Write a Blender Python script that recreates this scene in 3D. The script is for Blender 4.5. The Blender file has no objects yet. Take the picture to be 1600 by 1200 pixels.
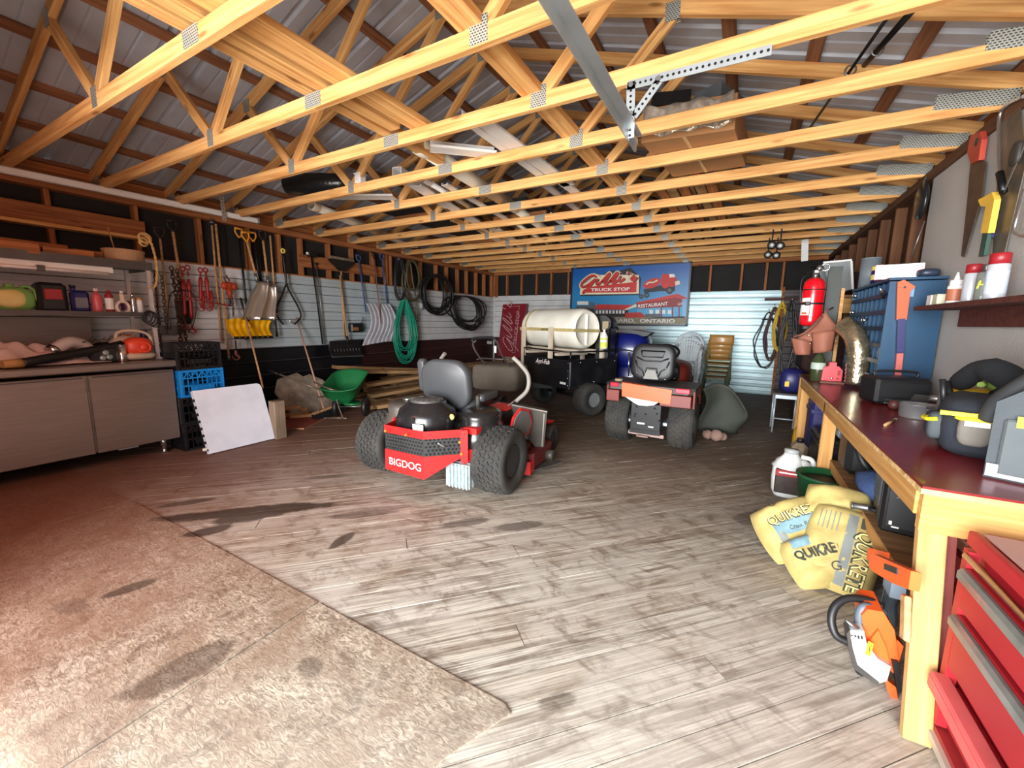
import bpy, math, random
from mathutils import Vector as V, Matrix, Quaternion
random.seed(7)
PI = math.pi
SC = bpy.context.scene
COL = SC.collection
# ------------------------------------------------------------------ camera
YAW, PITCH, ROLL, FPX, CH = 0.5121, 0.1510, 0.01425, 638.4, 1.5
_cy, _sy, _cp, _sp, _cr, _sr = math.cos(YAW), math.sin(YAW), math.cos(PITCH), math.sin(PITCH), math.cos(ROLL), math.sin(ROLL)
FWD = V((-_sy*_cp, _cy*_cp, -_sp)); _r0 = V((_cy, _sy, 0)); _u0 = _r0.cross(FWD)
RGT = _r0*_cr + _u0*_sr; UPV = _u0*_cr - _r0*_sr
CAM = V((0, 0, CH))
cd = bpy.data.cameras.new('camera'); cam = bpy.data.objects.new('camera', cd); COL.objects.link(cam)
cam.matrix_world = Matrix(((RGT.x, UPV.x, -FWD.x, 0), (RGT.y, UPV.y, -FWD.y, 0), (RGT.z, UPV.z, -FWD.z, CH), (0, 0, 0, 1)))
cd.sensor_fit = 'HORIZONTAL'; cd.sensor_width = 36; cd.lens = 36*FPX/1600; cd.clip_start = .02; cd.clip_end = 200
SC.camera = cam
SC.view_settings.view_transform = 'Standard'; SC.view_settings.look = 'None'
SC.view_settings.gamma = 1; SC.view_settings.use_curve_mapping = False
SC.view_settings.exposure = 0.1
# ------------------------------------------------------------------ world, lights
wd = bpy.data.worlds.new('sky'); SC.world = wd; wd.use_nodes = True
bg = wd.node_tree.nodes['Background']; bg.inputs[0].default_value = (.80, .90, 1, 1); bg.inputs[1].default_value = 2.5
def area(name, loc, aim, sx, sy, power, col):
    l = bpy.data.lights.new(name, 'AREA'); l.shape = 'RECTANGLE'; l.size = sx; l.size_y = sy; l.energy = power; l.color = col
    o = bpy.data.objects.new(name, l); COL.objects.link(o); o.location = loc
    o.rotation_euler = (V(aim)-V(loc)).to_track_quat('-Z', 'Y').to_euler(); return o
area('daylight_in_doorway', (-.9, -4.0, 1.75), (-1.9, 8, 1.25), 4.2, 3.0, 1250, (.95, .98, 1))
area('daylight_off_driveway', (-.9, -2.4, .1), (-1.6, 3.5, 3.0), 4.0, 2.8, 290, (1, .97, .92))
area('added_red_fill_by_doorway', (-3.2, -.25, 1.9), (-4.6, 1.3, 0), 1.0, 1.4, 38, (1, .34, .20))  # added red fill lamp, no red thing outdoors throws this light
sun = bpy.data.lights.new('sun', 'SUN'); sun.energy = 2.5; sun.angle = .02; sun.color = (1, .95, .86)
so = bpy.data.objects.new('sun', sun); COL.objects.link(so); so.rotation_euler = (math.radians(14), math.radians(-10), 0)
# ------------------------------------------------------------------ helpers
def ray(px, py): return FWD + RGT*((px-800)/FPX) - UPV*((py-600)/FPX)
def atx(px, py, x): d = ray(px, py); return CAM + d*(x/d.x)
def aty(px, py, y): d = ray(px, py); return CAM + d*(y/d.y)
def atz(px, py, z): d = ray(px, py); return CAM + d*((z-CH)/d.z)
MATS = {}
def nd(nt, typ, **kw):
    n = nt.nodes.new(typ)
    for k, v in kw.items(): setattr(n, k, v)
    return n
def mat(name, col, rough=.6, metal=0, var=.12, vscale=6, bump=.0, bscale=40, dirt=None, dirtamt=.4, dscale=4, alpha=1, trans=0, spec=.5, coat=0, stretch=None):
    if name in MATS: return MATS[name]
    m = bpy.data.materials.new(name); m.use_nodes = True; nt = m.node_tree; L = nt.links
    b = nt.nodes['Principled BSDF']; tc = nd(nt, 'ShaderNodeTexCoord'); src = tc.outputs['Object']
    if stretch:
        mp = nd(nt, 'ShaderNodeMapping'); mp.inputs['Scale'].default_value = stretch; L.new(src, mp.inputs[0]); src = mp.outputs[0]
    n = nd(nt, 'ShaderNodeTexNoise'); n.inputs['Scale'].default_value = vscale; n.inputs['Detail'].default_value = 4; L.new(src, n.inputs['Vector'])
    r = nd(nt, 'ShaderNodeMapRange'); r.inputs[1].default_value = .3; r.inputs[2].default_value = .7; r.inputs[3].default_value = 1-var; r.inputs[4].default_value = 1+var
    L.new(n.outputs[0], r.inputs[0])
    mx = nd(nt, 'ShaderNodeVectorMath', operation='SCALE'); mx.inputs[0].default_value = col[:3]; L.new(r.outputs[0], mx.inputs['Scale'])
    out = mx.outputs[0]
    if dirt:
        n2 = nd(nt, 'ShaderNodeTexNoise'); n2.inputs['Scale'].default_value = dscale; n2.inputs['Detail'].default_value = 7; L.new(src, n2.inputs['Vector'])
        r2 = nd(nt, 'ShaderNodeMapRange'); r2.inputs[1].default_value = .45; r2.inputs[2].default_value = .68; r2.inputs[4].default_value = dirtamt; L.new(n2.outputs[0], r2.inputs[0])
        mm = nd(nt, 'ShaderNodeMix', data_type='RGBA'); L.new(r2.outputs[0], mm.inputs[0]); L.new(out, mm.inputs[6]); mm.inputs[7].default_value = (*dirt, 1); out = mm.outputs[2]
    L.new(out, b.inputs['Base Color'])
    b.inputs['Roughness'].default_value = rough; b.inputs['Metallic'].default_value = metal; b.inputs['Specular IOR Level'].default_value = spec
    b.inputs['Alpha'].default_value = alpha; b.inputs['Transmission Weight'].default_value = trans; b.inputs['Coat Weight'].default_value = coat
    if bump:
        n3 = nd(nt, 'ShaderNodeTexNoise'); n3.inputs['Scale'].default_value = bscale; n3.inputs['Detail'].default_value = 3; L.new(src, n3.inputs['Vector'])
        bp = nd(nt, 'ShaderNodeBump'); bp.inputs['Strength'].default_value = bump; bp.inputs['Distance'].default_value = .01; L.new(n3.outputs[0], bp.inputs['Height']); L.new(bp.outputs[0], b.inputs['Normal'])
    MATS[name] = m; return m
def woodmat(name, c1, c2, rough=.75, knots=True, gs=1.0, hue=.1, dirt=None, damt=.5):
    """grain runs along the object's local x"""
    if name in MATS: return MATS[name]
    m = bpy.data.materials.new(name); m.use_nodes = True; nt = m.node_tree; L = nt.links; b = nt.nodes['Principled BSDF']
    tc = nd(nt, 'ShaderNodeTexCoord'); oi = nd(nt, 'ShaderNodeObjectInfo')
    ad = nd(nt, 'ShaderNodeVectorMath', operation='ADD'); sc = nd(nt, 'ShaderNodeVectorMath', operation='SCALE'); sc.inputs[0].default_value = (37, 21, 13); L.new(oi.outputs['Random'], sc.inputs['Scale'])
    L.new(tc.outputs['Object'], ad.inputs[0]); L.new(sc.outputs[0], ad.inputs[1])
    mp = nd(nt, 'ShaderNodeMapping'); mp.inputs['Scale'].default_value = (1.1*gs, 26*gs, 26*gs); L.new(ad.outputs[0], mp.inputs[0])
    n = nd(nt, 'ShaderNodeTexNoise'); n.inputs['Scale'].default_value = 1.2; n.inputs['Detail'].default_value = 5; n.inputs['Distortion'].default_value = .6; L.new(mp.outputs[0], n.inputs['Vector'])
    r = nd(nt, 'ShaderNodeMapRange'); r.inputs[1].default_value = .35; r.inputs[2].default_value = .68; L.new(n.outputs[0], r.inputs[0])
    mm = nd(nt, 'ShaderNodeMix', data_type='RGBA'); L.new(r.outputs[0], mm.inputs[0]); mm.inputs[6].default_value = (*c1, 1); mm.inputs[7].default_value = (*c2, 1); out = mm.outputs[2]
    if knots:
        vo = nd(nt, 'ShaderNodeTexVoronoi'); vo.inputs['Scale'].default_value = 1; mk = nd(nt, 'ShaderNodeMapping'); mk.inputs['Scale'].default_value = (2.2, 9, 9); L.new(ad.outputs[0], mk.inputs[0]); L.new(mk.outputs[0], vo.inputs['Vector'])
        rk = nd(nt, 'ShaderNodeMapRange'); rk.inputs[1].default_value = .06; rk.inputs[2].default_value = .16; rk.inputs[3].default_value = .75; rk.inputs[4].default_value = 0; L.new(vo.outputs['Distance'], rk.inputs[0])
        mk2 = nd(nt, 'ShaderNodeMix', data_type='RGBA'); L.new(rk.outputs[0], mk2.inputs[0]); L.new(out, mk2.inputs[6]); mk2.inputs[7].default_value = (c2[0]*.35, c2[1]*.25, c2[2]*.2, 1); out = mk2.outputs[2]
    if dirt:
        n2 = nd(nt, 'ShaderNodeTexNoise'); n2.inputs['Scale'].default_value = 3; n2.inputs['Detail'].default_value = 8; L.new(ad.outputs[0], n2.inputs['Vector'])
        r2 = nd(nt, 'ShaderNodeMapRange'); r2.inputs[1].default_value = .42; r2.inputs[2].default_value = .66; r2.inputs[4].default_value = damt; L.new(n2.outputs[0], r2.inputs[0])
        m2 = nd(nt, 'ShaderNodeMix', data_type='RGBA'); L.new(r2.outputs[0], m2.inputs[0]); L.new(out, m2.inputs[6]); m2.inputs[7].default_value = (*dirt, 1); out = m2.outputs[2]
    hs = nd(nt, 'ShaderNodeHueSaturation'); rr = nd(nt, 'ShaderNodeMapRange'); rr.inputs[3].default_value = 1-hue*1.5; rr.inputs[4].default_value = 1+hue*1.5; L.new(oi.outputs['Random'], rr.inputs[0]); L.new(rr.outputs[0], hs.inputs['Value']); L.new(out, hs.inputs['Color'])
    L.new(hs.outputs[0], b.inputs['Base Color']); b.inputs['Roughness'].default_value = rough; b.inputs['Specular IOR Level'].default_value = .3
    bp = nd(nt, 'ShaderNodeBump'); bp.inputs['Strength'].default_value = .25; bp.inputs['Distance'].default_value = .004; L.new(n.outputs[0], bp.inputs['Height']); L.new(bp.outputs[0], b.inputs['Normal'])
    MATS[name] = m; return m
WM = {}      # world matrices of what we build
class MB:
    def __init__(s): s.v = []; s.f = []; s.m = []; s.s = []; s.M = Matrix()
    def add(s, vs, fs, m=0, sm=False):
        k = len(s.v); s.v += [s.M @ V(p) for p in vs]
        for f in fs: s.f.append([k+i for i in f]); s.m.append(m); s.s.append(sm)
        return s
    def box(s, c, d, m=0, rot=None, bev=0):
        x, y, z = d[0]/2, d[1]/2, d[2]/2; R = rot.to_matrix() if rot is not None and not isinstance(rot, Matrix) else (rot or Matrix.Identity(3)); R = R.to_3x3(); c = V(c)
        if bev:
            b = min(bev, x*.9, y*.9, z*.9)
            vs = []
            for sx in (-1, 1):
                for sy in (-1, 1):
                    for sz in (-1, 1):
                        vs += [(sx*(x-b), sy*(y-b), sz*z), (sx*(x-b), sy*y, sz*(z-b)), (sx*x, sy*(y-b), sz*(z-b))]
            I = lambda a, b_, c_, k: (a*4+b_*2+c_)*3+k
            fs = [[I(0,0,0,0),I(0,1,0,0),I(1,1,0,0),I(1,0,0,0)],[I(0,0,1,0),I(1,0,1,0),I(1,1,1,0),I(0,1,1,0)],
                  [I(0,0,0,1),I(1,0,0,1),I(1,0,1,1),I(0,0,1,1)],[I(0,1,0,1),I(0,1,1,1),I(1,1,1,1),I(1,1,0,1)],
                  [I(0,0,0,2),I(0,0,1,2),I(0,1,1,2),I(0,1,0,2)],[I(1,0,0,2),I(1,1,0,2),I(1,1,1,2),I(1,0,1,2)]]
            for a in (0, 1):
                for b_ in (0, 1):
                    fs.append([I(0,a,b_,0),I(1,a,b_,0),I(1,a,b_,1),I(0,a,b_,1)]); fs.append([I(a,0,b_,0),I(a,1,b_,0),I(a,1,b_,2),I(a,0,b_,2)]); fs.append([I(a,b_,0,1),I(a,b_,1,1),I(a,b_,1,2),I(a,b_,0,2)])
                    for c_ in (0, 1): fs.append([I(a,b_,c_,0),I(a,b_,c_,1),I(a,b_,c_,2)])
            return s.add([c+R@V(p) for p in vs], fs, m)
        vs = [c+R@V((sx*x, sy*y, sz*z)) for sx in (-1, 1) for sy in (-1, 1) for sz in (-1, 1)]
        return s.add(vs, [[0,1,3,2],[4,6,7,5],[0,4,5,1],[2,3,7,6],[0,2,6,4],[1,5,7,3]], m)
    def bar(s, a, b, w, h, m=0, up=(0, 0, 1), bev=0):
        a, b = V(a), V(b); x = (b-a).normalized(); u = V(up)
        if abs(x.dot(u)) > .98: u = V((0, 1, 0)) if abs(x.y) < .9 else V((1, 0, 0))
        y = u.cross(x).normalized(); z = x.cross(y)
        return s.box((a+b)/2, ((b-a).length, w, h), m, Matrix((x, y, z)).transposed(), bev)
    def tube(s, pts, r, n=8, m=0, closed=False, caps=True, sm=True, flat=1.0, up=None):
        P = [V(p) for p in pts]; k = len(P); R = r if isinstance(r, (list, tuple)) else [r]*k
        T = []
        for i in range(k):
            a = P[(i-1) % k] if (closed or i) else P[0]; b = P[(i+1) % k] if (closed or i < k-1) else P[-1]
            t = b-a; T.append(t.normalized() if t.length > 1e-9 else V((0, 0, 1)))
        u = V(up) if up else (V((0, 0, 1)) if abs(T[0].z) < .9 else V((1, 0, 0))); u = (u-T[0]*u.dot(T[0])).normalized()
        vs = []
        for i in range(k):
            u = u-T[i]*u.dot(T[i]); u = u.normalized() if u.length > 1e-6 else T[i].orthogonal().normalized(); w = T[i].cross(u)
            for j in range(n):
                a = 2*PI*j/n; vs.append(P[i]+(u*math.cos(a)*flat+w*math.sin(a))*R[i])
        fs = []
        for i in range(k if closed else k-1):
            i2 = (i+1) % k
            for j in range(n): fs.append([i*n+j, i*n+(j+1) % n, i2*n+(j+1) % n, i2*n+j])
        s.add(vs, fs, m, sm)
        if caps and not closed:
            q = len(s.v)-len(vs); s.f.append([q+j for j in range(n)][::-1]); s.f.append([q+(k-1)*n+j for j in range(n)]); s.m += [m, m]; s.s += [False, False]
        return s
    def lathe(s, prof, c=(0, 0, 0), axis=(0, 0, 1), n=20, m=0, sm=True, sx=1, sy=1, caps=True):
        ax = V(axis).normalized(); q = V((0, 0, 1)).rotation_difference(ax); c = V(c); vs = []
        for (r, z) in prof:
            for j in range(n): a = 2*PI*j/n; vs.append(c+q@V((r*math.cos(a)*sx, r*math.sin(a)*sy, z)))
        fs = [[i*n+j, i*n+(j+1) % n, (i+1)*n+(j+1) % n, (i+1)*n+j] for i in range(len(prof)-1) for j in range(n)]
        k = len(s.v); s.add(vs, fs, m, sm)
        if caps:
            if prof[0][0] > 1e-4: s.f.append([k+j for j in range(n)][::-1]); s.m.append(m); s.s.append(False)
            if prof[-1][0] > 1e-4: s.f.append([k+(len(prof)-1)*n+j for j in range(n)]); s.m.append(m); s.s.append(False)
        return s
    def cyl(s, a, b, r, n=14, m=0, r2=None, sm=True): return s.tube([a, b], [r, r if r2 is None else r2], n, m, sm=sm)
    def prism(s, poly, o, ux, uy, d, m=0, sm=False):
        """2D polygon in plane (o, ux, uy), extruded by vector d"""
        o, ux, uy, d = V(o), V(ux), V(uy), V(d); n = len(poly)
        a = [o+ux*p[0]+uy*p[1] for p in poly]; vs = a+[p+d for p in a]
        k = len(s.v); s.add(vs, [[i, (i+1) % n, n+(i+1) % n, n+i] for i in range(n)], m, sm)
        s.f.append([k+i for i in range(n)][::-1]); s.f.append([k+n+i for i in range(n)]); s.m += [m, m]; s.s += [False, False]
        return s
    def torus(s, c, R, r, axis=(0, 0, 1), n=24, k=8, m=0, a0=0, a1=2*PI, sx=1, sy=1):
        q = V((0, 0, 1)).rotation_difference(V(axis).normalized()); cl = abs(a1-a0-2*PI) < 1e-6
        pts = [V(c)+q@V((R*sx*math.cos(a0+(a1-a0)*i/(n if cl else n-1)), R*sy*math.sin(a0+(a1-a0)*i/(n if cl else n-1)), 0)) for i in range(n)]
        return s.tube(pts, r, k, m, closed=cl)
    def sheet(s, fn, nu, nv, th, m=0, sm=True, wrap=False):
        """surface fn(u,v)->point with thickness th along its normals"""
        P = [[V(fn(i/nu, j/nv)) for j in range(nv+1)] for i in range(nu+1)]; vs = []; top = []; 
        for sg in (1, -1):
            for i in range(nu+1):
                for j in range(nv+1):
                    du = P[min(i+1, nu)][j]-P[max(i-1, 0)][j]; dv = P[i][min(j+1, nv)]-P[i][max(j-1, 0)]; nn = du.cross(dv); nn = nn.normalized() if nn.length > 1e-12 else V((0, 0, 1))
                    vs.append(P[i][j]+nn*th/2*sg)
        w = nv+1; h = (nu+1)*w; fs = []
        for i in range(nu):
            for j in range(nv):
                a = i*w+j; fs.append([a, a+w, a+w+1, a+1]); fs.append([h+a, h+a+1, h+a+w+1, h+a+w])
        for i in range(nu):
            a = i*w; fs.append([a, h+a, h+a+w, a+w]); a = i*w+nv; fs.append([a, a+w, h+a+w, h+a])
        for j in range(nv):
            a = j; fs.append([a, a+1, h+a+1, h+a]); a = nu*w+j; fs.append([a, h+a, h+a+1, a+1])
        return s.add(vs, fs, m, sm)
    def blob(s, c, d, m=0, n=14, k=8, amp=0, seed=0, p=1.0, rot=None, flat=0):
        """superellipsoid lump"""
        rnd = random.Random(seed); ph = [(rnd.uniform(1, 4), rnd.uniform(1, 4), rnd.uniform(0, 6)) for _ in range(4)]
        c = V(c); R = rot.to_matrix() if rot is not None else Matrix.Identity(3); vs = []; sgp = lambda x: math.copysign(abs(x)**p, x)
        for i in range(k+1):
            t = -PI/2+PI*i/k
            for j in range(n):
                a = 2*PI*j/n; x, y, z = sgp(math.cos(t))*sgp(math.cos(a)), sgp(math.cos(t))*sgp(math.sin(a)), sgp(math.sin(t))
                q = 1+amp*sum(math.sin(A*3*x+B*2.5*y+Cc+z*2*A) for A, B, Cc in ph)/2
                if flat and z < -flat: z = -flat
                vs.append(c+R@V((x*d[0]*q, y*d[1]*q, z*d[2]*q)))
        fs = [[i*n+j, i*n+(j+1) % n, (i+1)*n+(j+1) % n, (i+1)*n+j] for i in range(k) for j in range(n)]
        return s.add(vs, fs, m, True)
    def mesh(s, name, mats, Mi=None):
        me = bpy.data.meshes.new(name); me.from_pydata([(Mi @ p) if Mi else p for p in s.v], [], s.f)
        for mm in (mats if isinstance(mats, (list, tuple)) else [mats]): me.materials.append(mm)
        me.polygons.foreach_set('material_index', s.m); me.polygons.foreach_set('use_smooth', s.s)
        me.validate(); me.update(); return me
    def build(s, name, mats, parent=None, origin=None, world=True, label=None, kind=None):
        """world=True: vertices are world coordinates; else in the parent's frame"""
        Mp = WM.get(parent.as_pointer(), Matrix()) if parent else Matrix()
        W = Mp.copy() if world is not True else (Matrix.Translation(V(origin)) if origin is not None else (Mp.copy() if parent else Matrix()))
        me = s.mesh(name, mats, W.inverted() if world else None)
        o = bpy.data.objects.new(name, me); COL.objects.link(o)
        if parent: o.parent = parent
        o.matrix_local = Mp.inverted() @ W; WM[o.as_pointer()] = W
        if label: o['label'] = label
        if kind: o['kind'] = kind
        return o
def tag(o, label=None, cat=None, group=None, kind=None):
    if label: o['label'] = label
    if cat: o['category'] = cat
    if group: o['group'] = group
    if kind: o['kind'] = kind
    return o
def empty(name, loc=(0, 0, 0), rz=0, parent=None, rot=None):
    o = bpy.data.objects.new(name, None); COL.objects.link(o); o.empty_display_size = .1
    W = Matrix.Translation(V(loc)) @ ((rot.to_matrix().to_4x4() if rot else Matrix.Rotation(rz, 4, 'Z')))
    Mp = WM.get(parent.as_pointer(), Matrix()) if parent else Matrix()
    if parent: o.parent = parent
    o.matrix_local = Mp.inverted() @ W; WM[o.as_pointer()] = W; return o
def thing(name, label, cat, loc, rz=0, group=None, rot=None): return tag(empty(name, loc, rz, rot=rot), label, cat, group)
def copy_tree(o, W=None, parent=None):
    c = o.copy(); COL.objects.link(c)
    if parent is not None: c.parent = parent
    if W is not None: c.matrix_local = W; WM[c.as_pointer()] = W
    for ch in list(o.children): copy_tree(ch, None, c)
    return c
_bc = {}
def beam(name, a, b, w, h, m, parent=None, up=(0, 0, 1), label=None):
    a, b = V(a), V(b); Ln = (b-a).length; key = (round(Ln, 3), w, h, m.name)
    if key not in _bc: _bc[key] = MB().box((0, 0, 0), (Ln, w, h), bev=.003).mesh(name, m)
    x = (b-a).normalized(); u = V(up)
    if abs(x.dot(u)) > .98: u = V((0, 1, 0))
    y = u.cross(x).normalized(); z = x.cross(y); W = Matrix.Translation((a+b)/2) @ Matrix((x, y, z)).transposed().to_4x4()
    o = bpy.data.objects.new(name, _bc[key]); COL.objects.link(o); Mp = WM.get(parent.as_pointer(), Matrix()) if parent else Matrix()
    if parent: o.parent = parent
    o.matrix_local = Mp.inverted() @ W; WM[o.as_pointer()] = W
    if label: o['label'] = label
    return o
def textmesh(mb, txt, o, ux, uy, size, m=0, depth=.002, shear=0, align='LEFT', sx=1.0, bold=0):
    """flat lettering added to a builder: baseline origin o, unit axes ux, uy"""
    cu = bpy.data.curves.new('t', 'FONT'); cu.body = txt; cu.size = size; cu.shear = shear; cu.align_x = align; cu.extrude = depth/2; cu.offset = bold; cu.resolution_u = 3
    ob = bpy.data.objects.new('t', cu); COL.objects.link(ob); dg = bpy.context.evaluated_depsgraph_get(); me = bpy.data.meshes.new_from_object(ob.evaluated_get(dg))
    o, ux, uy = V(o), V(ux).normalized(), V(uy).normalized(); uz = ux.cross(uy)
    mb.add([o+ux*(v.co.x*sx)+uy*v.co.y+uz*v.co.z for v in me.vertices], [list(p.vertices) for p in me.polygons], m)
    bpy.data.objects.remove(ob); bpy.data.curves.remove(cu); bpy.data.meshes.remove(me)
def bez(p, n=8):
    """smooth line through points (Catmull-Rom)"""
    P = [V(q) for q in p]; P = [P[0]*2-P[1]]+P+[P[-1]*2-P[-2]]; out = []
    for i in range(1, len(P)-2):
        for k in range(n):
            t = k/n; a, b, c, d = P[i-1:i+3]; out.append(.5*((2*b)+(c-a)*t+(2*a-5*b+4*c-d)*t*t+(3*b-a-3*c+d)*t**3))
    return out+[P[-2]]
def S(r, g, b):  # sRGB 0-255 to linear
    f = lambda c: (c/255/12.92 if c/255 <= .04045 else ((c/255+.055)/1.055)**2.4)
    return (f(r), f(g), f(b))
# ------------------------------------------------------------------ common materials
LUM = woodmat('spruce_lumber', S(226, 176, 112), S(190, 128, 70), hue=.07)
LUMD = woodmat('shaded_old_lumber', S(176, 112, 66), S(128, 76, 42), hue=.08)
PURL = woodmat('purlin_wood', S(150, 100, 70), S(110, 70, 48), hue=.08, knots=False)
GALV = mat('galvanised_steel', S(190, 196, 198), .38, .75, .1, 5)
STEEL = mat('dull_steel', S(140, 140, 138), .4, .85, .15, 8)
BLK = mat('black_plastic', S(26, 26, 28), .45, 0, .1, 8)
RUB = mat('black_rubber', S(30, 30, 29), .8, 0, .15, 12, bump=.2)
BLKM = mat('black_painted_metal', S(18, 18, 20), .4, .2, .1, 8)
WHT = mat('white_plastic', S(232, 230, 225), .4, 0, .04, 4, dirt=S(170, 160, 145), dirtamt=.2)
RED = mat('red_paint', S(200, 30, 26), .35, 0, .08, 5, coat=.3)
YEL = mat('yellow_plastic', S(235, 190, 30), .5, 0, .06, 5)
ORG = mat('orange_plastic', S(235, 90, 30), .45, 0, .06, 5)
BLU = mat('blue_paint', S(20, 85, 150), .4, 0, .08, 4)
CHR = mat('chrome', S(215, 215, 215), .18, .95, .05, 8)
HW = woodmat('tool_handle_wood', S(205, 160, 110), S(170, 122, 78), knots=False)
# ================================================================== the setting
XL, XR, YB, YF, XM = -6.65, 1.38, 10.5, -.35, -2.65
ZP = 2.9      # top of wall plates
# ---- floor: diagonal planks over a dark base, sheets of strand board by the door
def floormat(name, osb=False):
    m = bpy.data.materials.new(name); m.use_nodes = True; nt = m.node_tree; L = nt.links; b = nt.nodes['Principled BSDF']
    geo = nd(nt, 'ShaderNodeNewGeometry'); tc = nd(nt, 'ShaderNodeTexCoord'); oi = nd(nt, 'ShaderNodeObjectInfo')
    def noise(src, sc, det=5, dist=0, scale=None, rough=.5):
        if scale: mp = nd(nt, 'ShaderNodeMapping'); mp.inputs['Scale'].default_value = scale; L.new(src, mp.inputs[0]); src = mp.outputs[0]
        n = nd(nt, 'ShaderNodeTexNoise'); n.inputs['Scale'].default_value = sc; n.inputs['Detail'].default_value = det; n.inputs['Distortion'].default_value = dist; n.inputs['Roughness'].default_value = rough; L.new(src, n.inputs['Vector']); return n.outputs[0]
    def rng(s, a, b_, c, d): r = nd(nt, 'ShaderNodeMapRange'); r.inputs[1].default_value = a; r.inputs[2].default_value = b_; r.inputs[3].default_value = c; r.inputs[4].default_value = d; L.new(s, r.inputs[0]); return r.outputs[0]
    def mix(f, a, c, bl='MIX'):
        mm = nd(nt, 'ShaderNodeMix', data_type='RGBA', blend_type=bl)
        if isinstance(f, (int, float)): mm.inputs[0].default_value = f
        else: L.new(f, mm.inputs[0])
        for k, s in ((6, a), (7, c)):
            if isinstance(s, tuple): mm.inputs[k].default_value = (*s, 1)
            else: L.new(s, mm.inputs[k])
        return mm.outputs[2]
    def mth(op, a, c):
        n = nd(nt, 'ShaderNodeMath', operation=op)
        for k, s in enumerate((a, c)):
            if isinstance(s, (int, float)): n.inputs[k].default_value = s
            else: L.new(s, n.inputs[k])
        return n.outputs[0]
    P = geo.outputs['Position']; 
    ad = nd(nt, 'ShaderNodeVectorMath', operation='ADD'); sc = nd(nt, 'ShaderNodeVectorMath', operation='SCALE'); sc.inputs[0].default_value = (31, 17, 5); L.new(oi.outputs['Random'], sc.inputs['Scale']); L.new(tc.outputs['Object'], ad.inputs[0]); L.new(sc.outputs[0], ad.inputs[1]); O = ad.outputs[0]
    if osb:
        fl = noise(P, 1, 6, 1.6, (22, 60, 10), .65); base = mix(rng(fl, .38, .64, 0, 1), S(114, 98, 82), S(200, 186, 166))
        base = mix(rng(noise(P, 2.3, 8, .8, None, .65), .42, .62, 0, .75), base, S(128, 104, 84))
        base = mix(rng(noise(P, 7, 7, 1.5, None, .7), .50, .66, 0, .6), base, S(78, 58, 44))
        hgt = fl
    else:
        gr = noise(O, 1.0, 6, 1.1, (1.6, 34, 10), .62)
        # cathedral rings of the soft wood
        wv = nd(nt, 'ShaderNodeTexWave', wave_type='RINGS', rings_direction='X'); mp = nd(nt, 'ShaderNodeMapping'); mp.inputs['Scale'].default_value = (.3, 9, 1); L.new(O, mp.inputs[0]); L.new(mp.outputs[0], wv.inputs['Vector']); wv.inputs['Scale'].default_value = 2.6; wv.inputs['Distortion'].default_value = 5; wv.inputs['Detail'].default_value = 3; wv.inputs['Detail Scale'].default_value = .7
        base = mix(rng(gr, .40, .60, 0, 1), S(106, 94, 80), S(212, 206, 192))
        base = mix(rng(wv.outputs['Fac'], .0, .34, .42, 0), base, S(104, 82, 62))
        base = mix(rng(oi.outputs['Random'], 0, 1, 0, .35), base, S(150, 128, 102))
        wear = noise(P, 1.3, 8, .8, (1, 1, 1), .65)
        base = mix(rng(wear, .40, .62, 0, .7), base, S(196, 190, 178))
        # deeper in: fading door light painted in, besides trodden-in soil and less bleaching
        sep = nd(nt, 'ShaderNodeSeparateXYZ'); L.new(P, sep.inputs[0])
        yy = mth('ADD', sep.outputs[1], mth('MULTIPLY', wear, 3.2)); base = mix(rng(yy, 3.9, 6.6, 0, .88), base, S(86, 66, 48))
        base = mix(rng(noise(P, 4.2, 9, 1.2, (1, 1.6, 1), .7), .50, .66, 0, .7), base, S(88, 68, 50))
        # white worn streaks along the planks
        base = mix(rng(noise(O, 1, 7, .5, (2.2, 14, 1), .7), .58, .72, 0, .65), base, S(226, 218, 204))
        hgt = gr
    # painted light: red-brown shade on the left, pale door light by the bench end
    sp = nd(nt, 'ShaderNodeSeparateXYZ'); L.new(P, sp.inputs[0]); lightfall_noise = noise(P, 1.1, 7, .6, None, .62)
    base = mix(rng(mth('ADD', mth('ADD', sp.outputs[0], mth('MULTIPLY', lightfall_noise, 2.4)), mth('MULTIPLY', sp.outputs[1], .25)), -2.9, .1, .84, 0), base, S(112, 72, 54))
    base = mix(rng(mth('SUBTRACT', mth('ADD', sp.outputs[0], mth('MULTIPLY', lightfall_noise, 2.2)), sp.outputs[1]), -1.6, .6, 0, .38), base, S(226, 218, 204))
    # oil stains: rotated ellipses with ragged edges (shape of their own)
    nz = noise(P, 5, 6, 1, None, .7)
    tot = None
    for (x, y, a, rx, ry, st) in STAINS:
        mp = nd(nt, 'ShaderNodeMapping', vector_type='TEXTURE'); mp.inputs['Location'].default_value = (x, y, 0); mp.inputs['Rotation'].default_value = (0, 0, a); mp.inputs['Scale'].default_value = (rx, ry, 1e3); L.new(P, mp.inputs[0])
        ln = nd(nt, 'ShaderNodeVectorMath', operation='LENGTH'); L.new(mp.outputs[0], ln.inputs[0])
        v = rng(mth('ADD', ln.outputs['Value'], mth('MULTIPLY', nz, 1.1)), 1.35, 1.6, st, 0)
        tot = v if tot is None else mth('MAXIMUM', tot, v)
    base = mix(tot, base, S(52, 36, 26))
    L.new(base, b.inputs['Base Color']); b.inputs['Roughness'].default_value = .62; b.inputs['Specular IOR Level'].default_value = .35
    bp = nd(nt, 'ShaderNodeBump'); bp.inputs['Strength'].default_value = .35; bp.inputs['Distance'].default_value = .006; L.new(hgt, bp.inputs['Height']); L.new(bp.outputs[0], b.inputs['Normal'])
    MATS[name] = m; return m
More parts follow.
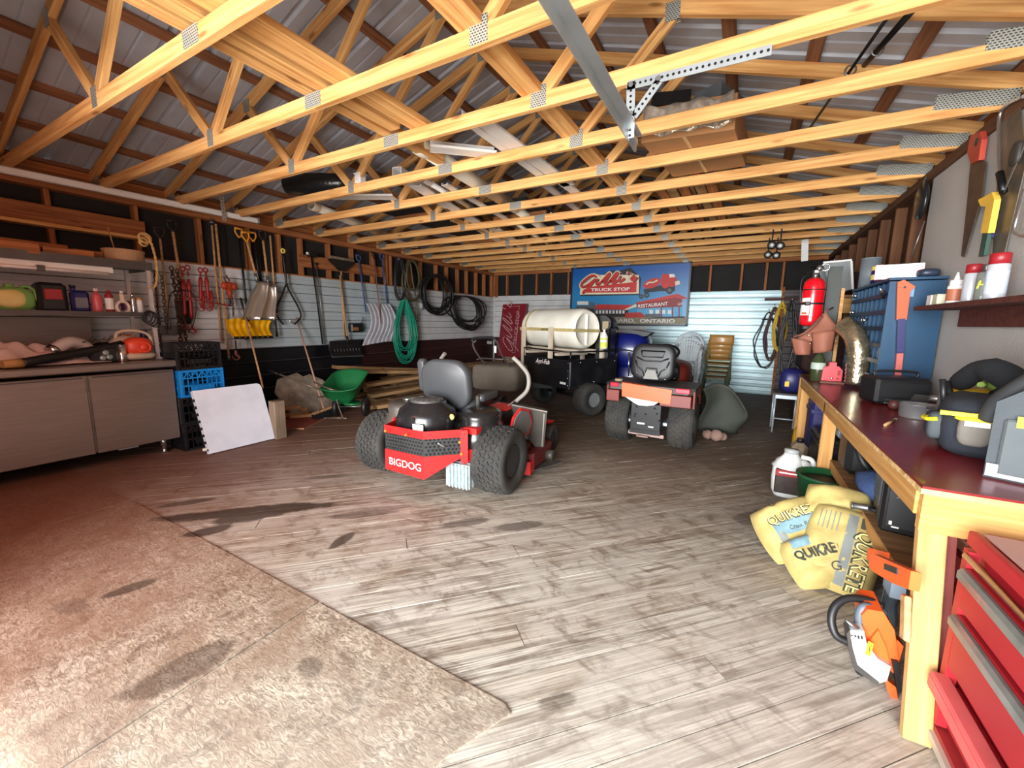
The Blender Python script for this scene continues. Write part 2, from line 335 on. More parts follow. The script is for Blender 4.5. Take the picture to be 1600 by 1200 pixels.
def _st(px, py, px2, py2, w, st, end=None):
    a, c = atz(px, py, 0), atz(px2, py2, 0); d = c-a; return ((a.x+c.x)/2, (a.y+c.y)/2, math.atan2(d.y, d.x), d.length/2*1.15, w, st)
STAINS = [_st(255, 812, 520, 787, .10, .9), _st(330, 815, 450, 795, .13, .85), _st(290, 838, 360, 822, .07, .85), _st(245, 792, 330, 780, .05, .7),
    _st(158, 936, 245, 908, .05, .75), _st(515, 858, 552, 832, .05, .8), _st(515, 808, 620, 798, .06, .55), _st(690, 822, 760, 812, .06, .6), _st(775, 826, 850, 818, .07, .6),
    _st(480, 748, 545, 742, .05, .5), _st(200, 1090, 360, 1010, .10, .55), _st(470, 1052, 500, 1035, .07, .5), _st(840, 1105, 900, 1090, .04, .45), _st(1150, 815, 1215, 800, .10, .6), _st(560, 800, 640, 790, .05, .4), _st(90, 960, 130, 940, .1, .35)]
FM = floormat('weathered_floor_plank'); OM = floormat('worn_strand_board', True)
SUB = mat('dark_subfloor', S(40, 30, 24), .9)
floor = tag(empty('floor'), 'worn grey-brown wooden floor of diagonal planks with strand board sheets', 'floor', kind='structure')
MB().box((XM, (YB+YF)/2, -.06), (XR-XL+.3, YB-YF+.2, .06)).build('subfloor', SUB, floor)
th = math.radians(90-43.5); dx, dy = V((math.cos(th), math.sin(th), 0)), V((-math.sin(th), math.cos(th), 0))
def clip(poly, n, c):  # keep p.n <= c
    out = []
    for i in range(len(poly)):
        a, b = poly[i], poly[(i+1) % len(poly)]; da, db = a.dot(n)-c, b.dot(n)-c
        if da <= 0: out.append(a)
        if da*db < 0: out.append(a+(b-a)*(da/(da-db)))
    return out
PWD = .142; rnd = random.Random(3)
cs = [V((x, y, 0)) for x in (XL+.02, XR-.02) for y in (YF, YB)]
v0, v1 = min(c.dot(dy) for c in cs), max(c.dot(dy) for c in cs); u0, u1 = min(c.dot(dx) for c in cs), max(c.dot(dx) for c in cs)
W0 = Matrix((dx, dy, V((0, 0, 1)))).transposed().to_4x4(); k = 0; v = v0
while v < v1:
    u = u0-rnd.uniform(0, 4)
    while u < u1:
        ln = rnd.uniform(4.2, 5.4); g = .0022
        poly = [dx*(u+g)+dy*(v+g), dx*(u+ln-g)+dy*(v+g), dx*(u+ln-g)+dy*(v+PWD-g), dx*(u+g)+dy*(v+PWD-g)]
        for n, c in ((V((1, 0, 0)), XR-.02), (V((-1, 0, 0)), -XL-.02), (V((0, 1, 0)), YB), (V((0, -1, 0)), -YF)): poly = clip(poly, n, c) if poly else poly
        if len(poly) > 2:
            o = poly[0]; W = Matrix.Translation(o) @ W0; Wi = W.inverted(); zt = rnd.uniform(-.0015, .001)
            P2 = [Wi @ p for p in poly]; b = MB(); b.prism([(p.x, p.y) for p in P2], (0, 0, -.03), (1, 0, 0), (0, 1, 0), (0, 0, .03+zt))
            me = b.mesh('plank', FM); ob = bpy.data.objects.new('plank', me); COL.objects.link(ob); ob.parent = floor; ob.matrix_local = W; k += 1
        u += ln
    v += PWD
# strand board sheets lying over the planks by the door
sb = [(XL+.05, -4.26), (-4.25, -1.86), (-1.85, -.66)]
for i, (a, c) in enumerate(sb):
    pts = [(a+.002, YF), (c-.002, YF), (c-.002, 1.225), (a+.002, 1.235)] if i < 2 else [(a+.002, YF), (-1.2, YF), (-.78, .93), (-.66, 1.2), (-.7, 1.222), (a+.002, 1.225)]
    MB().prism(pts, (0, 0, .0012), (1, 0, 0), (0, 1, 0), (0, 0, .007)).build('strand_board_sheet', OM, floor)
# ---- walls
TAR = mat('dark_sheathing', S(30, 27, 26), .85, 0, .3, 2)
SIDW = mat('white_ribbed_siding', S(214, 214, 214), .42, 0, .05, 3, dirt=S(170, 160, 150), dirtamt=.3)
SIDG = mat('grey_blue_ribbed_siding', S(178, 190, 194), .42, 0, .05, 3, dirt=S(150, 150, 145), dirtamt=.2)
SIDB = mat('black_ribbed_siding', S(22, 22, 26), .28, 0, .15, 3)
SIDD = mat('dark_brown_ribbed_siding', S(52, 26, 24), .4, 0, .1, 3)
SIDZ = mat('galvanised_siding', S(158, 180, 184), .36, .35, .1, 2.5, dirt=S(120, 140, 140), dirtamt=.3)
def course(nm, a, b, z, h, nrm, m, parent):
    """one siding course: face with a rib and a lower lip; runs from a to b at height z"""
    a, b, nrm = V((*a, 0)), V((*b, 0)), V((*nrm, 0)); d = b-a
    prof = [(0, 0), (.024, 0), (.024, .010), (.015, .018), (.015, h*.44), (.004, h*.46), (.004, h*.50), (.015, h*.52), (.013, h-.020), (.001, h-.018), (0, h-.001)]
    if m in (SIDB, SIDD) and h > .2: prof = [(0, 0), (.012, 0), (.012, h-.035), (.026, h-.022), (.026, h-.008), (.010, h-.002), (0, h-.001)]
    b = MB().prism([(p[0], min(p[1], h-.008)) for p in prof], a+V((0, 0, z)), nrm, (0, 0, 1), d)
    if m in (SIDB, SIDD) and h > .2: b.prism([(.018, h-.006), (.024, h-.006), (.024, h-.011), (.018, h-.0085)], a+V((0, 0, z)), nrm, (0, 0, 1), d, 1)
    return b.build(nm, [m, LIP_LIGHT], parent)
LIP_LIGHT = mat('painted_lip_highlight', S(128, 120, 118), .9)  # pale strips paint the light caught on the dark siding's top lips

wl = tag(empty('wall_left', (XL, 5, 0)), 'left timber wall with ribbed white and black siding under open studs', 'wall', kind='structure')
wb = tag(empty('wall_back', (XM, YB, 0)), 'back wall with horizontal ribbed metal siding under a row of open studs', 'wall', kind='structure')
wr = tag(empty('wall_right', (XR, 5, 0)), 'right wall of brown boards and studs behind the workbench', 'wall', kind='structure')
wf = tag(empty('wall_front', (XM, YF, 0)), 'front wall around the open garage doorway behind the camera', 'wall', kind='structure')
MB().box((XL-.02, 5.1, 1.4), (.02, 11.1, 2.98)).build('sheathing', TAR, wl)
MB().box((XM, YB+.12, 1.4), (8.1, .02, 2.98)).build('sheathing', TAR, wb); MB().box((-6.545, 5.05, 1.105), (.012, 10.75, 2.20)).build('siding_backing', TAR, wl); MB().box((XM, YB-.030, 1.12), (7.7, .012, 2.24)).build('siding_backing', TAR, wb)
MB().box((XR+.1, 5.1, 1.4), (.02, 11.1, 2.98)).build('sheathing', woodmat('brown_wall_board', S(96, 62, 40), S(64, 40, 26), knots=False), wr)
SX = -6.525; z0, z1 = .0, 2.215
nW = 8; hW = (z1-1.05)/nW
for (ya, yb, mt, mb_) in ((YF, 3.42, SIDW, SIDB), (3.42, 6.75, SIDG, None), (6.75, YB-.03, SIDW, None)):
    for i in range(nW): course('siding_board', (SX-.012, ya+.002), (SX-.012, yb-.002), 1.05+i*hW, hW, (1, 0), mt, wl)
nB = 5; hB = 1.05/nB
for (ya, yb, mt) in ((YF, 5.55, SIDB), (5.55, YB-.03, SIDD)):
    for i in range(nB): course('siding_board', (SX-.012, ya+.002), (SX-.012, yb-.002), i*hB, hB, (1, 0), mt, wl)
YS = YB-.05; nK = 15; hK = 2.25/nK
for i in range(nK):
    course('siding_board', (.62, YS+.012), (-2.1, YS+.012), i*hK, hK, (0, -1), SIDZ, wb)
    course('siding_board', (-2.1, YS+.012), (SX+.02, YS+.012), i*hK, hK, (0, -1), SIDW if i > 6 else SIDD, wb)
    course('siding_board', (XR, YS+.012), (.66, YS+.012), i*hK, hK, (0, -1), SIDD, wb)
MB().box((SX+.012, YS-.006, 1.12), (.04, .03, 2.24)).build('corner_trim', SIDW, wb)
MB().box((.64, YS-.01, 1.15), (.05, .04, 2.3)).build('corner_trim', LUMD, wb)
# studs and plates
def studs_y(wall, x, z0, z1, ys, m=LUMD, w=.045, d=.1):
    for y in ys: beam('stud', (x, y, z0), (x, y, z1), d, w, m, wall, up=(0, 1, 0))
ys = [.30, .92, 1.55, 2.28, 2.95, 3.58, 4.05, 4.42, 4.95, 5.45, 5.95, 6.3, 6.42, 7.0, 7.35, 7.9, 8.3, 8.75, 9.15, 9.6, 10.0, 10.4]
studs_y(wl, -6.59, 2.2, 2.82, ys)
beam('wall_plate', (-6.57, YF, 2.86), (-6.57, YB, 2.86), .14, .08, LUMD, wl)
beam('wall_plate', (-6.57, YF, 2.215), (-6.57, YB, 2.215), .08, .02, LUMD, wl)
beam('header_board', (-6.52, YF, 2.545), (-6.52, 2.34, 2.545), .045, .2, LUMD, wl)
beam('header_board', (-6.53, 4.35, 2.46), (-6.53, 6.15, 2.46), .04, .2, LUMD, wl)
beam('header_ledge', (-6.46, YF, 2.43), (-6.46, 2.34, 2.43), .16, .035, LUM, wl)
xs = [-6.1, -5.62, -5.15, -4.7, -4.2, -3.7, -3.2, -2.7, -2.2, -1.7, -1.2, -.78, -.16, .3, .6]
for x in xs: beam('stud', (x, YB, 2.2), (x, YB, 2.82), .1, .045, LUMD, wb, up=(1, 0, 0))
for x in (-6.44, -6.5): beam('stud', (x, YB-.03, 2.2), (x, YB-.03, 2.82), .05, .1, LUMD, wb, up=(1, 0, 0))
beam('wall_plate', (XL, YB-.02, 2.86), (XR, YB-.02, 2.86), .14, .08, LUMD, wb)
RSM = woodmat('dark_brown_stud', S(112, 72, 46), S(80, 50, 32), hue=.1)
ysr = [YF+.1+.6*i for i in range(19)]
for y in ysr: beam('stud', (XR+.04, y, 0), (XR+.04, y, 2.82), .1, .045, RSM, wr, up=(0, 1, 0))
beam('wall_plate', (XR+.02, YF, 2.86), (XR+.02, YB, 2.86), .14, .08, RSM, wr)
# white panel fixed on the right wall behind the tool cabinet
# front wall with its wide opening
FRM = woodmat('front_wall_board', S(150, 110, 76), S(120, 84, 56), knots=False)
MB().box((-4.85, YF-.05, 1.4), (3.6, .1, 2.98)).build('jamb_panel', FRM, wf)
MB().box((1.3, YF-.05, 1.4), (.25, .1, 2.98)).build('jamb_panel', FRM, wf)
MB().box((XM, YF-.05, 3.55), (8.1, .1, 1.65)).build('gable_panel', FRM, wf)
# ---- ceiling: trusses, purlins, metal roof
ce = tag(empty('ceiling', (XM, 5, ZP)), 'open truss roof with grey corrugated metal sheets on purlins', 'ceiling', kind='structure')
SL = .32; zl = lambda x: 3.0+(1.38-x)*SL if x > XM else 3.0+(x-(2*XM-1.38))*SL
CT = .045; CHH = .095; XLm = 2*XM-1.38
def platemat():
    m = bpy.data.materials.new('toothed_plate'); m.use_nodes = True; nt = m.node_tree; L = nt.links; b = nt.nodes['Principled BSDF']; tc = nd(nt, 'ShaderNodeTexCoord')
    mp = nd(nt, 'ShaderNodeMapping'); mp.inputs['Scale'].default_value = (1, 1, 1); mp.inputs['Rotation'].default_value = (PI/2, 0, 0); L.new(tc.outputs['Object'], mp.inputs[0])
    br = nd(nt, 'ShaderNodeTexBrick'); br.inputs['Scale'].default_value = 1; br.inputs['Brick Width'].default_value = .018; br.inputs['Row Height'].default_value = .013; br.inputs['Mortar Size'].default_value = .0035
    br.inputs['Color1'].default_value = (*S(54, 50, 40), 1); br.inputs['Color2'].default_value = (*S(70, 62, 48), 1); br.inputs['Mortar'].default_value = (*S(168, 168, 160), 1); L.new(mp.outputs[0], br.inputs[0])
    L.new(br.outputs[0], b.inputs['Base Color']); b.inputs['Roughness'].default_value = .4; b.inputs['Metallic'].default_value = .3; return m
PLT = platemat()
wB, wT = XM-1.35, XM+1.32   # panel points on the bottom chord
def tr_mesh():
    """prototype truss at y = 0, sub-parts under an empty"""
    t = empty('roof_truss', (XM, 0, ZP))
    for a, c in ((XLm, XM), (XM, 1.38)): beam('bottom_chord', (a, 0, ZP+CHH/2), (c, 0, ZP+CHH/2), CT, CHH, LUM, t)
    for sg in (-1, 1):
        e = XM+sg*4.12; beam('top_chord', (e, 0, 3.0-.09*SL+CHH/2), (XM, 0, zl(XM-.0001)+CHH/2), CT, CHH, LUM, t, up=(0, 1, 0)) if False else None
        a, c = V((e, 0, zl(e)+CHH/2+.003)), V((XM, 0, zl(XM-.0001)+CHH/2+.003)); beam('top_chord', a, c, CT, CHH, LUM, t)
        vx = XM+sg*1.335; q = XM+sg*2.02
        beam('web', (vx+sg*.03, 0, ZP+CHH), (q, 0, zl(q)), CT-.004, .085, LUM, t)
        beam('web', (vx-sg*.03, 0, ZP+CHH), (XM+sg*.03, 0, zl(XM-.0001)-.0), CT-.004, .085, LUM, t)
    b = MB()
    def pl(nm, x, z, w, h, ang=0):
        b = MB(); R = Matrix.Rotation(ang, 3, 'Y')
        for s in (-1, 1): b.box((0, s*(CT/2+.0015), 0), (w, .003, h), rot=R)
        b.v = [p+V((x, 0, z)) for p in b.v]; b.build('connector_plate', PLT, t, origin=(x, 0, z))
    pl('splice', XM, ZP+.05, .16, .088); pl('v', XM-1.335, ZP+.07, .085, .13); pl('v', XM+1.335, ZP+.07, .11, .13)
    for sg in (-1, 1): q = XM+sg*2.02; pl('m', q, zl(q)+.02, .1, .12); pl('h', XM+sg*3.84, 2.985, .40 if sg > 0 else .2, .095, sg*math.atan(SL)*.4)
    pl('p', XM, zl(XM-.001)+.03, .2, .13)
    return t
TY = [.56+.7*i for i in range(15)]
t0 = tr_mesh(); t0.parent = ce; Mc = WM[ce.as_pointer()].inverted()
t0.matrix_local = Mc @ Matrix.Translation((XM, TY[0], ZP))
for y in TY[1:]: copy_tree(t0, Mc @ Matrix.Translation((XM, y, ZP)), ce)
for xx, s_ in ((XL-.02, -1), (XR+.10, 1)): beam('eave_board', (xx, YF, 2.99), (xx, YB+.1, 2.99), .03, .22, LUMD, ce)
# purlins on both slopes
ang = math.atan(SL)
for sg in (-1, 1):
    for i in range(8):
        d = .12+i*.56; x = XM+sg*d; z = zl(x)+CHH/math.cos(ang)+.022
        beam('purlin', (x, YF, z), (x, YB+.1, z), .09, .04, PURL, ce, up=(sg*math.sin(ang), 0, math.cos(ang)))
RF = mat('grey_roof_metal', S(186, 190, 200), .45, .2, .08, 2, dirt=S(120, 116, 116), dirtamt=.3)
pw = .9; prof = []
for r in range(3):
    o = r*.3; prof += [(o, 0), (o+.10, 0), (o+.115, .008), (o+.13, 0), (o+.24, 0), (o+.258, .022), (o+.282, .022)]
prof.append((.9, 0)); prof2 = prof+[(a, c+.004) for a, c in reversed(prof)]
for sg in (-1, 1):
    zt = zl(XM-.0001)+CHH/math.cos(ang)+.045; du = V((sg*math.cos(ang), 0, -math.sin(ang)))*4.55; up = V((sg*math.sin(ang), 0, math.cos(ang)))
    me = None
    for i in range(13):
        o = V((XM, YF-.1+i*pw, zt))
        if me is None: me = MB().prism(prof2, (0, 0, 0), (0, 1, 0), up, du).mesh('roof_sheet', RF)
        ob = bpy.data.objects.new('roof_sheet', me); COL.objects.link(ob); ob.parent = ce; ob.matrix_local = Mc @ Matrix.Translation(o)
MB().box((XM, YB+.13, 3.6), (8.2, .02, 1.6)).build('gable_sheathing', TAR, wb)
# boards laid lengthways on the bottom chords
for (x, w, y0, y1, h) in ((-2.69, .09, -.2, 3.32, .09), (-2.36, .17, -.2, 2.72, .045), (-2.56, .10, -.2, 2.6, .045), (-1.37, .15, -.2, 10.3, .05), (-4.0, .09, 5.2, 10.3, .045)):
    beam('brace_board', (x, y0, ZP+CHH+h/2+.002), (x, y1, ZP+CHH+h/2+.002), w, h, LUM, ce)
# ground outside the door
gd = MB().box((XM, -8, -.12), (40, 15.2, .05)).build('driveway_ground', mat('pale_gravel_ground', S(176, 168, 152), .9, 0, .2, 30)); tag(gd, 'pale gravel driveway outside the open doorway', 'ground', kind='structure')
# ================================================================== left side: counter, shelves, crates, wall tools
SSM = mat('brushed_stainless', S(150, 138, 130), .34, .7, .08, 3, stretch=(1, 1, 14))
SSD = mat('dull_grey_shelf_metal', S(96, 92, 90), .45, .6, .12, 6)
t = thing('steel_cabinet', 'long low stainless steel cabinet with plain doors along the left wall', 'cabinet', (-5.8, .9, 0))
MB().box((-5.83, .93, .55), (.76, 2.22, .76)).build('body', SSM, t)
for i, (a, c) in enumerate(((-.17, .68), (.685, 1.365), (1.375, 2.06))):
    d = MB().box((-5.435, (a+c)/2, .55), (.03, c-a-.006, .77), bev=.006).build('door', SSM, t)
    MB().box((-5.416, (a+c)/2, .915), (.012, c-a-.05, .012)).build('door_pull', SSD, d)
MB().box((-5.82, .93, 1.0), (.86, 2.36, .07), bev=.012).box((-6.23, .93, 1.12), (.02, 2.36, .2)).build('counter_top', SSM, t)
for x in (-5.52, -6.15):
    for y in (1.93, .1): MB().lathe([(.018, 0), (.03, .012), (.02, .03), (.022, .09), (.032, .1), (.035, .18)], (x, y, 0), n=12).build('leg', CHR, t)
MB().box((-5.5, 1.62, .155), (.06, .16, .03)).build('hinge_bracket', GALV, t)
# shelf unit on the counter
t = thing('shelf_rack', 'two-tier grey metal shelf rack standing on the stainless counter', 'shelf', (-5.98, .95, 1.035))
for x in (-5.7, -6.26):
    for y in (2.03, -.1): MB().box((x, y, 1.535), (.035, .035, 1.0)).box((x, y, 1.045), (.07, .06, .016)).build('post', mat('pale_post_steel', S(215, 205, 200), .3, .5), t)
b = MB().box((-5.98, .96, 1.515), (.58, 2.14, .022)).box((-5.69, .96, 1.522), (.012, 2.14, .045)); b.build('lower_shelf', SSD, t)
b = MB().box((-5.98, .96, 2.035), (.62, 2.2, .02)).box((-5.68, .96, 2.035), (.015, 2.2, .085)).box((-5.98, 2.06, 2.035), (.6, .015, .085)); b.build('upper_shelf', SSD, t)
MB().box((-6.27, .75, 1.33), (.012, 1.85, .30)).build('back_panel', SSM, t)
t = thing('tube_light', 'unlit white tube light under the upper shelf', 'lamp', (-5.74, .9, 1.93))
MB().box((-5.74, .80, 1.965), (.05, 1.9, .055)).build('housing', WHT, t); MB().cyl((-5.70, -.1, 1.925), (-5.70, 1.7, 1.925), .016).build('tube', mat('frosted_glass_tube', S(235, 225, 222), .3), t)
b = MB().box((-5.70, 1.24, 1.93), (.045, .05, .05)); b.build('connector', SSD, t)
# things lying on the upper shelf
rnd = random.Random(5)
for i, (y0, y1, x, w, h, dr) in enumerate(((.3, 1.25, -5.77, .14, .09, .03), (.85, 1.5, -5.95, .1, .14, -.05), (1.28, 1.62, -5.76, .09, .08, .03), (1.5, 1.72, -5.84, .08, .10, -.03))):
    o = beam('scrap_board', (x, y0, 2.05+h/2+.002), (x+dr, y1, 2.05+h/2+.002), w, h, LUMD)
    tag(o, ['long flat scrap board on the rack top near the frame edge', 'scrap board lying at the back of the rack top', 'short pale board on the rack top before the tub', 'short dark block on the rack top beside the tan tub'][i], 'board', 'scrap boards on the shelf rack')
TAN = mat('tan_plastic', S(178, 138, 100), .5)
t = thing('tub', 'round tan tub on the top right end of the shelf rack', 'tub', (-5.82, 1.93, 2.047))
MB().lathe([(.16, 0), (.168, .01), (.170, .125), (.176, .13), (.176, .15), (.162, .15), (.158, .02), (0, .02)], (-5.87, 1.90, 2.048), n=28).build('shell', TAN, t)
MB().bar((-5.9, 1.86, 2.07), (-5.88, 1.80, 2.42), .012, .006).build('stir_stick', HW, t)
ROPEM = mat('golden_rope', S(196, 152, 92), .8, 0, .25, 60)
b = MB(); pts = bez([atx(222, 366, -5.62), atx(232, 372, -5.62), atx(240, 392, -5.6), atx(245, 420, -5.6), atx(243, 446, -5.62), atx(233, 450, -5.63)], 10)
for ph in (0, PI):
    b.tube([p+V((math.cos(i*1.1+ph), math.sin(i*1.1+ph), 0))*.007 for i, p in enumerate(pts)], .007, 6)
b.torus(atx(226, 372, -5.64), .05, .012, (1, 0, .2)); b.torus(atx(224, 378, -5.66), .04, .012, (1, .4, 0)); tag(b.build('rope', ROPEM), 'twisted golden rope hanging over the rim of the tan tub', 'rope')
# bottles on the lower shelf
ZS = 1.528
def bottle(name, label, y, x, r, h, mats, neck=.35, cat='bottle', sx=1, sy=1, cap=.45, lab=True, z=ZS, group=None, n=18):
    t = thing(name, label, cat, (x, y, z), 0, group); sh = h*(1-neck*.55)
    MB().lathe([(r*.9, 0), (r, .008), (r, sh*.86), (r*.8, sh*.95), (r*.4, sh), (r*.38, h*.93)], (x, y, z), n=n, sx=sx, sy=sy).build('bottle_body', mats[0], t)
    MB().lathe([(r*cap, h*.90), (r*cap, h), (r*cap*.8, h+.004), (0, h+.004)], (x, y, z), n=14).build('cap', mats[1], t)
    if lab: MB().lathe([(r*1.012, sh*.2), (r*1.012, sh*.75)], (x, y, z), n=n, sx=sx, sy=sy, caps=False).build('sticker', mats[2], t)
    return t
GRN = mat('green_plastic', S(120, 168, 90), .45); CRM = mat('cream_label', S(220, 205, 130), .6, dirt=S(170, 150, 80), dirtamt=.4); PNK = mat('pink_plastic', S(205, 90, 100), .35); NVY = mat('navy_plastic', S(34, 34, 92), .4); MAR = mat('dark_red_label', S(150, 40, 44), .5)
t = thing('jug', 'green jug with a pale yellow label on the lower rack shelf', 'jug', (-5.85, 1.08, ZS))
b = MB(); b.blob((-5.85, 1.07, ZS+.11), (.08, .14, .115), 0, 20, 12, p=.7, flat=.95); b.build('jug_body', GRN, t)
MB().blob((-5.80, 1.05, ZS+.115), (.045, .10, .085), p=.8).build('sticker', CRM, t)
MB().tube(bez([(-5.83, 1.10, ZS+.20), (-5.83, 1.16, ZS+.235), (-5.83, 1.21, ZS+.19), (-5.83, 1.20, ZS+.10)]), .014).build('handle', GRN, t); MB().cyl((-5.85, 1.06, ZS+.20), (-5.85, 1.06, ZS+.25), .03).build('cap', GRN, t)
t = thing('plastic_case', 'black moulded case between the green jug and navy jug', 'case', (-5.85, 1.32, ZS)); MB().box((-5.86, 1.31, ZS+.14), (.2, .2, .28), bev=.03).build('shell', BLK, t); MB().box((-5.755, 1.31, ZS+.17), (.012, .12, .1), bev=.004).build('latch_panel', MAR, t)
t = thing('oil_jug', 'navy blue oil jug on the lower rack shelf', 'jug', (-5.82, 1.50, ZS)); MB().box((-5.82, 1.50, ZS+.11), (.1, .13, .22), bev=.025).cyl((-5.82, 1.46, ZS+.21), (-5.82, 1.46, ZS+.25), .02).build('jug_body', NVY, t); MB().cyl((-5.82, 1.46, ZS+.25), (-5.82, 1.46, ZS+.27), .025).build('cap', BLK, t)
MB().box((-5.768, 1.50, ZS+.10), (.004, .09, .1)).build('sticker', mat('grey_label', S(110, 110, 120), .5), t)
bottle('bottle', 'pink bottle with a white cap next to the navy oil jug', 1.615, -5.78, .04, .245, (PNK, WHT, PNK), lab=False)
bottle('spray_can', 'red can with a white label right of the pink bottle', 1.71, -5.78, .034, .235, (MAR, MAR, WHT), neck=.2, cat='can')
t = thing('spray_bottle', 'cream flat bottle with a large loop handle on the rack shelf', 'bottle', (-5.74, 1.80, ZS))
MB().torus((-5.74, 1.80, ZS+.065), .05, .014, (1, 0, 0), sx=1.25).box((-5.74, 1.80, ZS+.16), (.03, .035, .1), bev=.01).build('bottle_body', mat('cream_plastic', S(225, 205, 185), .4), t); MB().cyl((-5.74, 1.80, ZS+.21), (-5.74, 1.80, ZS+.235), .016).build('cap', WHT, t)
bottle('wide_jar', 'purple and white jar behind the loop-handled bottle', 1.88, -5.9, .045, .2, (WHT, WHT, mat('purple_label', S(110, 50, 90), .5)), cat='jar', neck=.15, cap=.8)
bottle('jar', 'white jar with an orange lid at the right end of the lower shelf', 1.955, -5.8, .034, .17, (WHT, mat('orange_lid', S(205, 140, 70), .5), CRM), cat='jar', neck=.1, cap=.95, lab=False)
bottle('chrome_can', 'thin silver can in front of the purple and white jar', 1.885, -5.74, .018, .2, (CHR, CHR, CHR), cat='can', neck=.2, cap=.9, lab=False)
t = thing('cable_coil', 'black cable coil hanging at the right end of the lower shelf', 'cable', (-5.68, 2.0, 1.5)); b = MB()
for i in range(4): b.torus((-5.66+.01*i, 1.97+.012*i, 1.50-.01*i), .05+.006*i, .006, (1, .3, .2*i-.2), sx=1.3)
b.tube(bez([(-5.65, 2.0, 1.5), (-5.63, 2.09, 1.49), (-5.62, 2.12, 1.46), (-5.64, 2.04, 1.44)]), .005).build('loops', BLK, t)
# on the counter
ZC = 1.037
CLO = mat('crumpled_white_cloth', S(205, 180, 172), .9, 0, .08, 5, bump=.3, bscale=12)
b = MB(); rz = random.Random(8); hh = {}
def cl(u, v): return (-6.15+u*.6, .55+v*1.05, ZC+.012+(math.sin(PI*u)**.7*math.sin(PI*v)**.8)*(.20+.06*math.sin(9*u+3*v)+.05*math.sin(14*v-4*u)+.035*math.sin(31*v+17*u)+.03*math.sin(23*u-19*v))*(1.15-.7*v))
b.sheet(cl, 34, 44, .004, sm=False); tag(b.build('plastic_sheet', CLO), 'crumpled whitish plastic sheet heaped on the steel counter', 'sheet')
t = thing('leaf_blower', 'handheld leaf blower with red engine and long black tube on the counter', 'leaf blower', (-5.65, 1.85, ZC))
RB = mat('orange_red_casing', S(226, 72, 44), .4)
MB().blob((-5.66, 1.85, ZC+.15), (.09, .125, .095), 0, 20, 12, p=.8).torus((-5.57, 1.88, ZC+.14), .05, .012, (1, 0, 0)).build('engine_cover', RB, t)
MB().lathe([(.0, .0), (.042, .0), (.042, .012), (.0, .016)], (-5.575, 1.88, ZC+.14), (1, 0, 0)).build('starter_cover', RB, t)
MB().blob((-5.70, 1.84, ZC+.045), (.12, .17, .045), p=.7).blob((-5.74, 1.78, ZC+.15), (.09, .13, .11), p=.8).build('fan_housing', mat('warm_grey_plastic', S(196, 176, 152), .5), t)
MB().tube(bez([(-5.72, 1.70, ZC+.17), (-5.72, 1.72, ZC+.29), (-5.70, 1.84, ZC+.315), (-5.68, 1.96, ZC+.27), (-5.67, 1.99, ZC+.15)]), .016, flat=1.2).build('handle', mat('warm_grey_plastic', S(196, 176, 152)), t)
a = V((-5.64, 1.72, ZC+.16)); c = V((-5.50, 1.0, ZC+.045)); MB().tube([a, a+(c-a)*.15, a+(c-a)*.55, a+(c-a)*.56, a+(c-a)*.97, c], [.055, .045, .042, .047, .040, .044], 16).build('blower_tube', BLK, t)
MB().tube([c+V((0, 0, 0)), c+V((.03, -.12, -.0))], [.042, .035], 14).build('nozzle', mat('worn_yellow_nozzle', S(176, 136, 80), .6), t)
t = thing('air_duct_elbow', 'grey flexible duct elbow lying behind the blower tube', 'duct', (-5.75, 1.35, ZC)); pts = bez([(-5.72, 1.26, ZC+.14), (-5.76, 1.36, ZC+.20), (-5.8, 1.46, ZC+.18), (-5.8, 1.52, ZC+.10)], 8)
MB().tube(pts, [.055+.005*(i % 2) for i in range(len(pts))], 16).build('hose', mat('light_grey_hose', S(200, 188, 182), .5), t); MB().lathe([(.06, 0), (.06, .05), (.05, .05), (.05, 0)], (-5.70, 1.22, ZC+.115), (-.2, .6, .5)).build('collar', CHR, t)
t = thing('battery_charger', 'black box with two clear round dials on the counter', 'charger', (-5.62, 1.56, ZC)); MB().box((-5.64, 1.56, ZC+.075), (.16, .2, .15), bev=.015).build('shell', BLK, t)
for y, z in ((1.54, .05), (1.59, .055), (1.565, .10)): MB().lathe([(.0, 0), (.026, 0), (.026, .012), (.018, .018), (0, .018)], (-5.56, y, ZC+z), (1, 0, 0), n=14).build('dial', mat('clear_grey_dial', S(150, 165, 165), .2, .3), t)
t = thing('tin_can', 'open silver can between the black charger and leaf blower', 'can', (-5.62, 1.70, ZC)); MB().lathe([(.038, 0), (.04, .004), (.04, .17), (.036, .17), (.036, .01), (0, .01)], (-5.6, 1.70, ZC), n=20).build('can_body', CHR, t); MB().torus((-5.6, 1.70, ZC+.17), .04, .003).build('rim', CHR, t)
t = thing('wire_bundle', 'tangled dark wires and clamps behind the blower tube', 'wires', (-5.8, 1.62, ZC)); b = MB(); rz = random.Random(2)
for i in range(9):
    p = V((-5.82+rz.uniform(-.05, .05), 1.5+i*.03, ZC+.18)); b.tube(bez([p, p+V((rz.uniform(-.05, .05), rz.uniform(-.05, .08), rz.uniform(.02, .1))), p+V((rz.uniform(-.05, .05), rz.uniform(-.1, .1), rz.uniform(-.02, .06)))]), .005, 5)
b.build('wires', SSD, t); MB().blob((-5.82, 1.62, ZC+.09), (.08, .14, .10), amp=.08).build('bag', BLK, t)
